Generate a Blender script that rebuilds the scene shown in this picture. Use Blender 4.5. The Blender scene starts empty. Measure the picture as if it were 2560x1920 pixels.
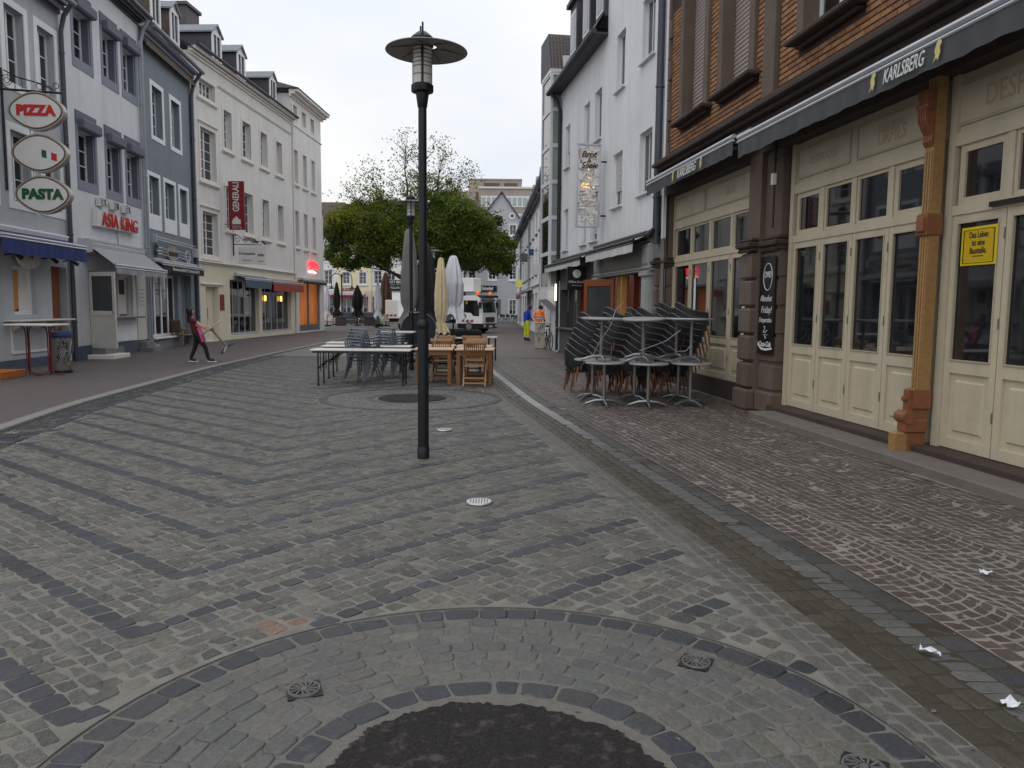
import bpy, bmesh, math, random
import numpy as np
from mathutils import Vector, Matrix, Euler
random.seed(11)
rng = np.random.default_rng(5)
S = bpy.context.scene
COL = S.collection
R = math.radians
PI = math.pi

# ------------------------------------------------------------------ camera
TH, ROLL, HC = math.atan(192 / 1922.0), R(0.5), 1.65
fw = Vector((0, math.cos(TH), -math.sin(TH)))
u0 = Vector((0, math.sin(TH), math.cos(TH)))
r0 = Vector((1, 0, 0))
rt = r0 * math.cos(ROLL) + u0 * math.sin(ROLL)
up = u0 * math.cos(ROLL) - r0 * math.sin(ROLL)
cd = bpy.data.cameras.new('camera')
cam = bpy.data.objects.new('camera', cd)
COL.objects.link(cam)
m = Matrix((rt, up, -fw)).transposed().to_4x4()
m.translation = Vector((0, 0, HC))
cam.matrix_world = m
cd.sensor_width = 36.0
cd.lens = 36.0 * 1922 / 2560
cd.clip_start = 0.05
cd.clip_end = 3000
S.camera = cam
S.render.resolution_x, S.render.resolution_y = 1024, 768

# ------------------------------------------------------------------ sky
SUN_EL, SUN_AZ = 58, 200
wd = bpy.data.worlds.new('World')
S.world = wd
wd.use_nodes = True
nt = wd.node_tree
for n in list(nt.nodes):
    nt.nodes.remove(n)
N = nt.nodes.new
out = N('ShaderNodeOutputWorld')
bg = N('ShaderNodeBackground')
sky = N('ShaderNodeTexSky')
sky.sky_type = 'NISHITA'
sky.sun_disc = False
sky.sun_elevation = R(SUN_EL)
sky.sun_rotation = R(SUN_AZ)
sky.air_density = 1.0
sky.dust_density = 3.0
tc = N('ShaderNodeTexCoord')
sep = N('ShaderNodeSeparateXYZ')
nt.links.new(tc.outputs['Generated'], sep.inputs[0])
# overcast layer: brighter towards the zenith, soft cloud structure
ns = N('ShaderNodeTexNoise')
ns.inputs['Scale'].default_value = 2.6
ns.inputs['Detail'].default_value = 4
ns.inputs['Roughness'].default_value = 0.45
mp = N('ShaderNodeMapping')
mp.inputs['Scale'].default_value = (1, 1, 2.2)
mp.inputs['Location'].default_value = (0.35, 0.2, 0.1)
nt.links.new(tc.outputs['Generated'], mp.inputs[0])
nt.links.new(mp.outputs[0], ns.inputs['Vector'])
cr = N('ShaderNodeValToRGB')
cr.color_ramp.elements[0].position = 0.33
cr.color_ramp.elements[0].color = (0.86, 0.905, 0.98, 1)
cr.color_ramp.elements[1].position = 0.60
cr.color_ramp.elements[1].color = (1.01, 1.015, 1.01, 1)
nt.links.new(ns.outputs['Fac'], cr.inputs[0])
cl = N('ShaderNodeMath'); cl.operation = 'MAXIMUM'; cl.inputs[1].default_value = 0
nt.links.new(sep.outputs['Z'], cl.inputs[0])
gr = N('ShaderNodeMath'); gr.operation = 'MULTIPLY_ADD'
gr.inputs[1].default_value = 0.30; gr.inputs[2].default_value = 1.0
nt.links.new(cl.outputs[0], gr.inputs[0])
vm = N('ShaderNodeVectorMath'); vm.operation = 'SCALE'
nt.links.new(cr.outputs[0], vm.inputs[0]); nt.links.new(gr.outputs[0], vm.inputs['Scale'])
sk = N('ShaderNodeVectorMath'); sk.operation = 'SCALE'; sk.inputs['Scale'].default_value = 0.08
nt.links.new(sky.outputs[0], sk.inputs[0])
mx = N('ShaderNodeMix'); mx.data_type = 'RGBA'; mx.inputs['Factor'].default_value = 0.96
nt.links.new(sk.outputs[0], mx.inputs['A']); nt.links.new(vm.outputs[0], mx.inputs['B'])
nt.links.new(mx.outputs['Result'], bg.inputs['Color'])
bg.inputs['Strength'].default_value = 1.0
nt.links.new(bg.outputs[0], out.inputs[0])

sd = bpy.data.lights.new('sun', 'SUN')
sd.energy = 0.5
sd.angle = R(40)
sd.color = (1.0, 0.97, 0.93)
sun = bpy.data.objects.new('sun', sd)
COL.objects.link(sun)
sun.rotation_euler = (R(90 - SUN_EL), 0, R(180 - SUN_AZ))
vs = S.view_settings
vs.view_transform = 'Standard'
vs.look = 'None'
vs.exposure = -0.06
vs.gamma = 1.0
vs.use_curve_mapping = False

# ------------------------------------------------------------------ materials
def srgb(r, g, b):
    f = lambda c: (c / 255 / 12.92) if c / 255 <= 0.04045 else ((c / 255 + 0.055) / 1.055) ** 2.4
    return (f(r), f(g), f(b))

MATS = {}
def mat(name, col, rough=0.6, metal=0.0, var=0.10, scale=2.5, bump=0.0, bscale=60.0, spec=0.5,
        emit=0.0, streak=0.0, tint=False, grain=None, stain=None):
    m = bpy.data.materials.new(name)
    m.use_nodes = True
    t = m.node_tree
    b = t.nodes['Principled BSDF']
    b.inputs['Roughness'].default_value = rough
    b.inputs['Metallic'].default_value = metal
    b.inputs['Specular IOR Level'].default_value = spec
    L = t.links.new
    co = t.nodes.new('ShaderNodeTexCoord')
    src = None
    if tint:
        at = t.nodes.new('ShaderNodeAttribute'); at.attribute_name = 'tint'
        src = at.outputs['Color']
    else:
        rgb = t.nodes.new('ShaderNodeRGB'); rgb.outputs[0].default_value = (*col, 1)
        src = rgb.outputs[0]
    if var:
        n = t.nodes.new('ShaderNodeTexNoise'); n.inputs['Scale'].default_value = scale
        n.inputs['Detail'].default_value = 6; n.inputs['Roughness'].default_value = 0.6
        vec = co.outputs['Object']
        if grain:
            mpn = t.nodes.new('ShaderNodeMapping'); mpn.inputs['Scale'].default_value = grain
            L(vec, mpn.inputs[0]); vec = mpn.outputs[0]
        L(vec, n.inputs['Vector'])
        mr = t.nodes.new('ShaderNodeMapRange')
        mr.inputs['From Min'].default_value = 0.28; mr.inputs['From Max'].default_value = 0.72
        mr.inputs['To Min'].default_value = 1 - var; mr.inputs['To Max'].default_value = 1 + var
        L(n.outputs['Fac'], mr.inputs['Value'])
        sc = t.nodes.new('ShaderNodeVectorMath'); sc.operation = 'SCALE'
        L(src, sc.inputs[0]); L(mr.outputs[0], sc.inputs['Scale'])
        src = sc.outputs[0]
    if streak:   # rain streaks: noise stretched along z
        n2 = t.nodes.new('ShaderNodeTexNoise'); n2.inputs['Scale'].default_value = 1.0
        n2.inputs['Detail'].default_value = 5
        m2 = t.nodes.new('ShaderNodeMapping'); m2.inputs['Scale'].default_value = (3.2, 3.2, 0.22)
        L(co.outputs['Object'], m2.inputs[0]); L(m2.outputs[0], n2.inputs['Vector'])
        r2 = t.nodes.new('ShaderNodeMapRange')
        r2.inputs['From Min'].default_value = 0.5; r2.inputs['From Max'].default_value = 0.78
        r2.inputs['To Min'].default_value = 1.0; r2.inputs['To Max'].default_value = 1 - streak
        L(n2.outputs['Fac'], r2.inputs['Value'])
        s2 = t.nodes.new('ShaderNodeVectorMath'); s2.operation = 'SCALE'
        L(src, s2.inputs[0]); L(r2.outputs[0], s2.inputs['Scale']); src = s2.outputs[0]
    if stain:    # (colour, scale, low, high): patches of another colour
        n3 = t.nodes.new('ShaderNodeTexNoise'); n3.inputs['Scale'].default_value = stain[1]
        n3.inputs['Detail'].default_value = 7; n3.inputs['Roughness'].default_value = 0.65
        geo = t.nodes.new('ShaderNodeNewGeometry')
        L(geo.outputs['Position'], n3.inputs['Vector'])
        r3 = t.nodes.new('ShaderNodeMapRange')
        r3.inputs['From Min'].default_value = stain[2]; r3.inputs['From Max'].default_value = stain[3]
        L(n3.outputs['Fac'], r3.inputs['Value'])
        mm = t.nodes.new('ShaderNodeMix'); mm.data_type = 'RGBA'
        L(r3.outputs[0], mm.inputs['Factor']); L(src, mm.inputs['A']); mm.inputs['B'].default_value = (*stain[0], 1)
        src = mm.outputs['Result']
    L(src, b.inputs['Base Color'])
    if name == 'leaf':
        tr = t.nodes.new('ShaderNodeBsdfTranslucent'); ms = t.nodes.new('ShaderNodeMixShader'); ms.inputs[0].default_value = 0.38
        L(src, tr.inputs['Color']); L(b.outputs[0], ms.inputs[1]); L(tr.outputs[0], ms.inputs[2])
        L(ms.outputs[0], t.nodes['Material Output'].inputs['Surface'])
    if emit:
        L(src, b.inputs['Emission Color']); b.inputs['Emission Strength'].default_value = emit
    if bump:
        nb = t.nodes.new('ShaderNodeTexNoise'); nb.inputs['Scale'].default_value = bscale
        nb.inputs['Detail'].default_value = 5
        L(co.outputs['Object'], nb.inputs['Vector'])
        bp = t.nodes.new('ShaderNodeBump'); bp.inputs['Strength'].default_value = bump
        bp.inputs['Distance'].default_value = 0.01
        L(nb.outputs['Fac'], bp.inputs['Height']); L(bp.outputs[0], b.inputs['Normal'])
    MATS[name] = m
    return m

# ------------------------------------------------------------------ mesh builder
class MB:
    def __init__(s):
        s.v = []; s.f = []
    def add(s, vs, fs, M=None):
        o = len(s.v)
        if M is not None:
            vs = [M @ Vector(p) for p in vs]
        s.v += [tuple(p) for p in vs]
        s.f += [tuple(i + o for i in f) for f in fs]
        return s
    def box(s, x0, x1, y0, y1, z0, z1, M=None):
        return s.add([(x0, y0, z0), (x1, y0, z0), (x1, y1, z0), (x0, y1, z0),
                      (x0, y0, z1), (x1, y0, z1), (x1, y1, z1), (x0, y1, z1)],
                     [(0, 3, 2, 1), (4, 5, 6, 7), (0, 1, 5, 4), (1, 2, 6, 5), (2, 3, 7, 6), (3, 0, 4, 7)], M)
    def bbox(s, x0, x1, y0, y1, z0, z1, b=0.01, M=None):   # box with chamfered top / front edges
        b = min(b, (x1 - x0) * .45, (y1 - y0) * .45, (z1 - z0) * .45)
        r = []
        for (z, i) in ((z0, b), (z0 + b, 0), (z1 - b, 0), (z1, b)):
            r += [(x0 + i, y0 + i, z), (x1 - i, y0 + i, z), (x1 - i, y1 - i, z), (x0 + i, y1 - i, z)]
        f = [(3, 2, 1, 0), (12, 13, 14, 15)]
        for k in range(3):
            for j in range(4):
                f.append((k * 4 + j, k * 4 + (j + 1) % 4, k * 4 + 4 + (j + 1) % 4, k * 4 + 4 + j))
        return s.add(r, f, M)
    def quad(s, a, b, c, d, M=None):
        return s.add([a, b, c, d], [(0, 1, 2, 3)], M)
    def bar(s, p, q, w, h=None, upv=(0, 0, 1)):
        h = h or w
        p, q = Vector(p), Vector(q)
        d = (q - p).normalized(); u = Vector(upv)
        if abs(d.dot(u)) > 0.95: u = Vector((0, 1, 0)) if abs(d.y) < .9 else Vector((1, 0, 0))
        x = d.cross(u).normalized(); y = x.cross(d)
        vs = []
        for c in (p, q):
            for (i, j) in ((-1, -1), (1, -1), (1, 1), (-1, 1)):
                vs.append(c + x * (i * w / 2) + y * (j * h / 2))
        return s.add(vs, [(3, 2, 1, 0), (4, 5, 6, 7), (0, 1, 5, 4), (1, 2, 6, 5), (2, 3, 7, 6), (3, 0, 4, 7)])
    def tube(s, path, r, n=8, caps=True):
        path = [Vector(p) for p in path]
        rs = r if isinstance(r, (list, tuple)) else [r] * len(path)
        o = len(s.v); prev = None
        for i, p in enumerate(path):
            a = path[max(i - 1, 0)]; b = path[min(i + 1, len(path) - 1)]
            d = (b - a).normalized()
            if prev is None:
                u = Vector((0, 0, 1)) if abs(d.z) < .9 else Vector((1, 0, 0))
                x = d.cross(u).normalized()
            else:
                x = (prev - d * prev.dot(d)).normalized()
            prev = x; y = d.cross(x)
            for k in range(n):
                t = 2 * PI * k / n
                s.v.append(tuple(p + (x * math.cos(t) + y * math.sin(t)) * rs[i]))
        for i in range(len(path) - 1):
            for k in range(n):
                k2 = (k + 1) % n
                s.f.append((o + i * n + k, o + i * n + k2, o + i * n + n + k2, o + i * n + n + k))
        if caps:
            s.f.append(tuple(o + k for k in range(n))[::-1])
            s.f.append(tuple(o + (len(path) - 1) * n + k for k in range(n)))
        return s
    def lathe(s, prof, n=24, c=(0, 0, 0), M=None, caps=True):
        o = []
        for (r, z) in prof:
            for k in range(n):
                t = 2 * PI * k / n
                o.append((c[0] + r * math.cos(t), c[1] + r * math.sin(t), c[2] + z))
        f = []
        for i in range(len(prof) - 1):
            for k in range(n):
                k2 = (k + 1) % n
                f.append((i * n + k, i * n + k2, i * n + n + k2, i * n + n + k))
        if caps and prof[0][0] > 1e-4: f.append(tuple(range(n))[::-1])
        if caps and prof[-1][0] > 1e-4: f.append(tuple((len(prof) - 1) * n + k for k in range(n)))
        return s.add(o, f, M)
    def prism(s, pts, a, b, axis='z', M=None):   # extrude a 2-D outline from a to b along axis
        n = len(pts)
        mk = {'z': lambda p, t: (p[0], p[1], t), 'y': lambda p, t: (p[0], t, p[1]), 'x': lambda p, t: (t, p[0], p[1])}[axis]
        vs = [mk(p, a) for p in pts] + [mk(p, b) for p in pts]
        fs = [tuple(range(n))[::-1], tuple(range(n, 2 * n))]
        for k in range(n):
            fs.append((k, (k + 1) % n, n + (k + 1) % n, n + k))
        return s.add(vs, fs, M)
    def mesh(s, name, material, smooth=False):
        me = bpy.data.meshes.new(name)
        me.from_pydata(s.v, [], s.f)
        me.update()
        b = bmesh.new(); b.from_mesh(me)
        bmesh.ops.recalc_face_normals(b, faces=b.faces)
        b.to_mesh(me); b.free()
        if smooth:
            me.polygons.foreach_set('use_smooth', [True] * len(me.polygons))
            try: me.set_sharp_from_angle(angle=R(40))
            except Exception: pass
        me.materials.append(MATS[material] if isinstance(material, str) else material)
        return me
    def build(s, name, material, parent=None, loc=None, rot=None, smooth=False):
        return link(name, s.mesh(name, material, smooth), parent, loc, rot)

def link(name, data, parent=None, loc=None, rot=None):
    o = bpy.data.objects.new(name, data)
    COL.objects.link(o)
    if parent is not None: o.parent = parent
    if loc is not None: o.location = loc
    if rot is not None: o.rotation_euler = rot
    return o
def tag(o, label=None, cat=None, group=None, kind=None):
    if label: o['label'] = label
    if cat: o['category'] = cat
    if group: o['group'] = group
    if kind: o['kind'] = kind
    return o
def thing(name, label, cat, loc=(0, 0, 0), rz=0.0, group=None):
    return tag(link(name, None, None, loc, (0, 0, rz)), label, cat, group)
def copy_tree(o, parent=None):
    c = o.copy(); COL.objects.link(c); c.parent = parent
    for ch in list(o.children):
        copy_tree(ch, c)
    return c
CACHE = {}
def shared(key, fn):
    if key not in CACHE: CACHE[key] = fn()
    return CACHE[key]

def text(name, body, size, material, parent, loc, rot=(0, 0, 0), depth=0.01, bold=0.0, shear=0.0, align='CENTER', xs=1.0, space=1.0):
    c = bpy.data.curves.new(name, 'FONT')
    c.body = body; c.size = size; c.extrude = depth / 2; c.offset = bold; c.shear = shear
    c.align_x = align; c.align_y = 'CENTER'; c.space_character = space; c.resolution_u = 3
    t = bpy.data.objects.new(name, c); COL.objects.link(t)
    dg = bpy.context.evaluated_depsgraph_get()
    me = bpy.data.meshes.new_from_object(t.evaluated_get(dg))
    bpy.data.objects.remove(t)
    me.name = name
    me.materials.clear(); me.materials.append(MATS[material])
    o = link(name, me, parent, loc, rot)
    o.scale = (xs, 1, 1)
    return o
UP = (PI / 2, 0, 0)      # turns a text from lying to standing, reading along +x, facing -y
# ------------------------------------------------------------------ material list
W = mat
W('stone', (0.2, 0.2, 0.2), rough=0.62, tint=True, var=0.42, scale=70, bump=0.9, bscale=120, spec=0.35,
  stain=(srgb(118, 116, 109), 3.2, 0.54, 0.70))
W('stone_clean', (0.2, 0.2, 0.2), rough=0.5, tint=True, var=0.28, scale=60, bump=0.5, bscale=120, spec=0.45,
  stain=(srgb(110, 108, 104), 5.0, 0.62, 0.80))
W('sand_joint', srgb(122, 120, 114), rough=0.95, var=0.25, scale=5, bump=0.6, bscale=140, spec=0.15)
W('dark_joint', srgb(66, 60, 51), rough=0.9, var=0.2, scale=6, bump=0.5, bscale=140, spec=0.2)
W('border_joint', srgb(112, 110, 105), rough=0.9, var=0.2, scale=6, bump=0.5, bscale=140, spec=0.2)
W('red_joint', srgb(132, 126, 121), rough=0.7, var=0.25, scale=4, bump=0.5, bscale=140, spec=0.35)
W('asphalt', srgb(42, 39, 39), rough=0.9, var=0.75, scale=110, bump=1.0, bscale=160, spec=0.3, stain=(srgb(88, 84, 80), 13, 0.54, 0.72))
W('mortar', srgb(112, 109, 104), rough=0.95, var=0.15, scale=30, bump=0.6, bscale=160, spec=0.15)
W('kerb', srgb(122, 121, 119), rough=0.8, var=0.15, scale=12, bump=0.4)
W('iron', (0.035, 0.033, 0.032), rough=0.55, metal=0.6, var=0.3, scale=30, bump=0.3)
W('iron_ring', srgb(105, 104, 104), rough=0.6, metal=0.3, var=0.2, scale=30)
W('lamp_black', (0.008, 0.009, 0.012), rough=0.42, var=0.15, scale=6, spec=0.4)
W('lamp_disc', srgb(120, 116, 114), rough=0.4, var=0.08, scale=6, spec=0.5)
W('lamp_glass', srgb(210, 208, 204), rough=0.25, var=0.05, spec=0.5)
W('steel', srgb(146, 147, 150), rough=0.32, metal=0.85, var=0.1, scale=20)
W('brushed', srgb(128, 127, 125), rough=0.42, metal=0.6, var=0.12, scale=16)
W('chair_grey', srgb(104, 110, 120), rough=0.4, metal=0.35, var=0.08)
W('black_metal', (0.012, 0.012, 0.013), rough=0.4, var=0.1)
W('white_top', srgb(205, 202, 198), rough=0.45, var=0.06, scale=8)
W('teak', srgb(124, 84, 50), rough=0.6, var=0.25, scale=6, grain=(3, 3, 22))
W('teak_top', srgb(200, 172, 146), rough=0.55, var=0.15, scale=6, grain=(18, 3, 3))
W('teak_light', srgb(156, 122, 88), rough=0.6, var=0.2, scale=6, grain=(3, 3, 22))
W('wicker', (0.012, 0.012, 0.014), rough=0.5, var=0.4, scale=60, bump=0.8, bscale=200)
W('wicker_rim', srgb(78, 78, 82), rough=0.45, var=0.2, scale=40)
W('brown_leg', srgb(104, 60, 34), rough=0.5, var=0.25, scale=10)
W('table_top_grey', srgb(158, 160, 160), rough=0.35, var=0.12, scale=7)
W('table_under', srgb(130, 96, 66), rough=0.7, var=0.2, scale=9)
W('glass', (0.014, 0.015, 0.017), rough=0.03, var=0.85, scale=0.9, grain=(2.6, 2.6, 0.7), spec=0.95)
W('glass_dim', (0.05, 0.055, 0.06), rough=0.08, var=0.25, scale=1.5, spec=0.5)
W('curtain', srgb(150, 150, 150), rough=0.8, var=0.2, scale=3, grain=(14, 1, 0.6))
W('glass_green', srgb(150, 164, 158), rough=0.05, var=0.12, scale=1.2, spec=0.7)
W('white_frame', srgb(212, 214, 218), rough=0.45, var=0.05)
W('wall_bluegrey', srgb(172, 176, 181), rough=0.85, var=0.08, scale=0.7, streak=0.15, bump=0.12, bscale=90)
W('wall_lavender', srgb(204, 206, 210), rough=0.85, var=0.08, scale=0.7, streak=0.15, bump=0.12, bscale=90)
W('wall_teal', srgb(121, 130, 137), rough=0.85, var=0.08, scale=0.7, streak=0.15, bump=0.15, bscale=70)
W('wall_beige', srgb(214, 211, 208), rough=0.85, var=0.08, scale=0.7, streak=0.15, bump=0.12, bscale=90)
W('wall_beige2', srgb(217, 214, 212), rough=0.85, var=0.08, scale=0.7, streak=0.15, bump=0.12, bscale=90)
W('wall_cream', srgb(214, 206, 184), rough=0.8, var=0.05, scale=1.0, streak=0.06)
W('wall_white', srgb(224, 225, 229), rough=0.85, var=0.08, scale=0.7, streak=0.15, bump=0.12, bscale=90)
W('wall_farwhite', srgb(228, 228, 228), rough=0.85, var=0.05)
W('wall_yellow', srgb(232, 218, 186), rough=0.85, var=0.05)
W('wall_pink', srgb(212, 190, 182), rough=0.85, var=0.05)
W('wall_grey', srgb(176, 176, 182), rough=0.85, var=0.05)
W('concrete_tan', srgb(160, 150, 141), rough=0.9, var=0.1, scale=0.6, streak=0.12)
W('trim_grey', srgb(128, 132, 146), rough=0.8, var=0.06)
W('trim_white', srgb(222, 224, 228), rough=0.7, var=0.05)
W('trim_cream', srgb(216, 210, 204), rough=0.75, var=0.05)
W('shutter_grey', srgb(92, 96, 110), rough=0.7, var=0.06)
W('plinth_blue', srgb(74, 84, 100), rough=0.8, var=0.12, scale=4)
W('plinth_grey', srgb(120, 120, 124), rough=0.85, var=0.12, scale=4)
W('pipe', srgb(74, 78, 86), rough=0.5, metal=0.3, var=0.12)
W('pipe_light', srgb(150, 156, 166), rough=0.5, metal=0.2, var=0.1)
W('pipe_black', (0.016, 0.016, 0.018), rough=0.5, var=0.1)
W('slate', srgb(58, 56, 66), rough=0.6, var=0.3, scale=9, bump=0.4, bscale=30)
W('slate_brown', srgb(92, 82, 74), rough=0.75, var=0.35, scale=8, bump=0.5, bscale=25)
W('rooftile', srgb(82, 74, 74), rough=0.65, var=0.2, scale=12)
W('rooftile_far', srgb(86, 70, 72), rough=0.8, var=0.2, scale=4, bump=0.5, bscale=16)
W('zinc', srgb(120, 124, 132), rough=0.5, metal=0.4, var=0.15)
W('brick', srgb(152, 98, 68), rough=0.8, tint=True, var=0.14, scale=14, bump=0.3)
W('brick_joint', srgb(62, 46, 40), rough=0.95, var=0.2)
W('sandstone', srgb(101, 87, 78), rough=0.88, var=0.16, scale=3.5, bump=0.35, bscale=50, streak=0.2)
W('sandstone_dark', srgb(66, 54, 49), rough=0.88, var=0.2, scale=3, bump=0.35, bscale=50, streak=0.25)  # aged stone, darkened further to stand for shade under cornice and awnings
W('cream_paint', srgb(193, 183, 159), rough=0.5, var=0.07, scale=3, streak=0.14, stain=(srgb(150, 136, 110), 2.4, 0.63, 0.9), bump=0.1, bscale=40)
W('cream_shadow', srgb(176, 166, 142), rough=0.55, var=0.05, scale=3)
W('ghost_letter', srgb(172, 156, 124), rough=0.6, var=0.05)
W('gold_column', srgb(156, 120, 76), rough=0.5, var=0.22, scale=9, grain=(2, 2, 5))
W('gold_dark', srgb(132, 82, 54), rough=0.5, var=0.2, scale=9)
W('step_stone', srgb(108, 102, 96), rough=0.85, var=0.14, scale=4, bump=0.35, stain=(srgb(84, 88, 62), 1.1, 0.58, 0.75))
W('roller_shutter', srgb(168, 158, 154), rough=0.6, var=0.08)
W('awning_dark', srgb(70, 72, 75), rough=0.8, var=0.12, scale=3)
W('awning_black', (0.016, 0.017, 0.02), rough=0.8, var=0.1)
W('awning_blue', srgb(34, 48, 106), rough=0.8, var=0.12, scale=3)
W('awning_grey', srgb(150, 150, 156), rough=0.85, var=0.08, scale=3)
W('awning_slate', srgb(76, 92, 108), rough=0.85, var=0.1)
W('awning_red', srgb(150, 68, 56), rough=0.85, var=0.1)
W('awning_light', srgb(200, 200, 200), rough=0.85, var=0.06)
W('alu', srgb(196, 198, 204), rough=0.35, metal=0.55, var=0.08)
W('sign_white', srgb(212, 210, 208), rough=0.4, var=0.05)
W('sign_rim', srgb(168, 158, 150), rough=0.35, metal=0.3, var=0.1)
W('sign_red', srgb(190, 36, 34), rough=0.4, var=0.05)
W('sign_green', srgb(18, 84, 46), rough=0.4, var=0.05)
W('sign_maroon', srgb(120, 18, 30), rough=0.4, var=0.05)
W('sign_black', (0.008, 0.008, 0.009), rough=0.35, var=0.1)
W('chalk', srgb(214, 214, 212), rough=0.8, var=0.12, scale=60)
W('gold_print', srgb(204, 190, 128), rough=0.6, var=0.1)
W('sign_yellow', srgb(226, 196, 28), rough=0.4, var=0.03)
W('sign_yellow_deep', srgb(204, 168, 20), rough=0.4, var=0.04)
W('ink', (0.01, 0.01, 0.012), rough=0.6, var=0.0)
W('ink_brown', srgb(84, 64, 26), rough=0.6, var=0.0)
W('navy', srgb(22, 26, 48), rough=0.5, var=0.1)
W('neon_red', srgb(255, 40, 50), emit=2.5, var=0)
W('neon_white', srgb(255, 220, 210), emit=1.6, var=0)
W('lit_orange', srgb(206, 118, 48), rough=0.35, emit=0.22, var=0.3, scale=0.8, grain=(1, 1, 0.5))
W('lit_warm', srgb(255, 190, 90), emit=3.0, var=0)
W('lit_tube', srgb(255, 246, 220), emit=3.0, var=0)
W('lit_yellowgreen', srgb(206, 206, 110), emit=0.35, var=0)
W('orange_wood', srgb(134, 76, 40), rough=0.35, var=0.2, scale=5, grain=(3, 3, 20))
W('orange_wood_dark', srgb(98, 40, 22), rough=0.35, var=0.2, scale=5, grain=(3, 3, 20))
W('blond_wood', srgb(206, 150, 84), rough=0.45, var=0.12, scale=5, grain=(3, 3, 20))
W('ply', srgb(196, 130, 58), rough=0.5, var=0.12, scale=3)
W('shop_grey', srgb(126, 126, 120), rough=0.55, var=0.06)
W('shop_grey_light', srgb(160, 164, 162), rough=0.55, var=0.06)
W('shop_dark', srgb(84, 84, 86), rough=0.7, var=0.1)
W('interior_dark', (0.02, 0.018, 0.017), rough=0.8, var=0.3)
W('door_white', srgb(200, 198, 192), rough=0.5, var=0.06)
W('canvas_grey', srgb(118, 116, 114), rough=0.9, var=0.12, scale=4)
W('canvas_dark', srgb(44, 44, 48), rough=0.9, var=0.12, scale=4)
W('canvas_black', (0.012, 0.012, 0.014), rough=0.9, var=0.15)
W('canvas_cream', srgb(214, 198, 164), rough=0.9, var=0.1, scale=4)
W('canvas_white', srgb(214, 216, 224), rough=0.9, var=0.06, scale=4)
W('canvas_brown', srgb(116, 88, 70), rough=0.9, var=0.1, scale=4)
W('truck_white', srgb(246, 246, 246), rough=0.3, var=0.05, scale=2)
W('truck_glass', srgb(40, 52, 50), rough=0.05, var=0.1, spec=0.6)
W('rubber', (0.014, 0.014, 0.014), rough=0.8, var=0.2)
W('beacon', srgb(255, 110, 20), rough=0.3, emit=0.5, var=0)
W('hazard_red', srgb(170, 30, 36), rough=0.4, var=0.05)
W('plate', srgb(206, 206, 204), rough=0.4, var=0.05)
W('bark', srgb(62, 54, 46), rough=0.9, var=0.3, scale=9, bump=0.6, bscale=30)
W('leaf', (0.06, 0.1, 0.02), rough=0.6, tint=True, var=0.12, scale=3, spec=0.25)
W('planter', srgb(86, 76, 70), rough=0.85, var=0.15, scale=6)
W('red_tube', srgb(96, 22, 22), rough=0.35, var=0.1)
W('bag_blue', srgb(46, 72, 112), rough=0.4, var=0.15, scale=10)
W('bin_grey', srgb(120, 116, 112), rough=0.5, metal=0.2, var=0.2, scale=5)
W('graffiti', (0.02, 0.02, 0.02), rough=0.7, var=0)
W('graffiti_pale', srgb(170, 166, 176), rough=0.7, var=0.2)
W('cabinet', srgb(176, 170, 158), rough=0.7, var=0.12, scale=5)
W('orange_step', srgb(168, 96, 40), rough=0.8, var=0.15)
W('bench_brown', srgb(112, 92, 72), rough=0.6, var=0.2, scale=6)
W('paper', srgb(216, 218, 224), rough=0.9, var=0.05)
W('skin', srgb(196, 150, 128), rough=0.55, var=0.05)
W('hair_black', (0.008, 0.007, 0.007), rough=0.5, var=0.2, scale=40, grain=(8, 8, 1))
W('hair_brown', srgb(58, 40, 32), rough=0.55, var=0.2, scale=40)
W('shirt_maroon', srgb(86, 24, 40), rough=0.85, var=0.12)
W('apron_pink', srgb(206, 96, 150), rough=0.85, var=0.12)
W('apron_strap', srgb(226, 160, 184), rough=0.85, var=0.05)
W('trousers_black', (0.012, 0.011, 0.013), rough=0.85, var=0.2)
W('shoe_black', (0.02, 0.018, 0.022), rough=0.6, var=0.1)
W('shoe_sole', srgb(206, 202, 200), rough=0.6, var=0.05)
W('work_blue', srgb(30, 66, 176), rough=0.85, var=0.1)
W('work_yellow', srgb(206, 226, 30), rough=0.85, var=0.06)
W('work_navy', srgb(26, 34, 96), rough=0.85, var=0.1)
W('work_orange', srgb(250, 120, 30), rough=0.85, var=0.05)
W('work_grey', srgb(86, 86, 100), rough=0.85, var=0.15)
W('reflective', srgb(206, 206, 210), rough=0.4, var=0.05)
W('cargo_blue', srgb(20, 26, 48), rough=0.55, var=0.15)
W('plant_leaf', srgb(96, 112, 58), rough=0.7, var=0.2)
W('rust_stain', srgb(196, 112, 72), rough=0.9, var=0.3, scale=30)

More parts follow.
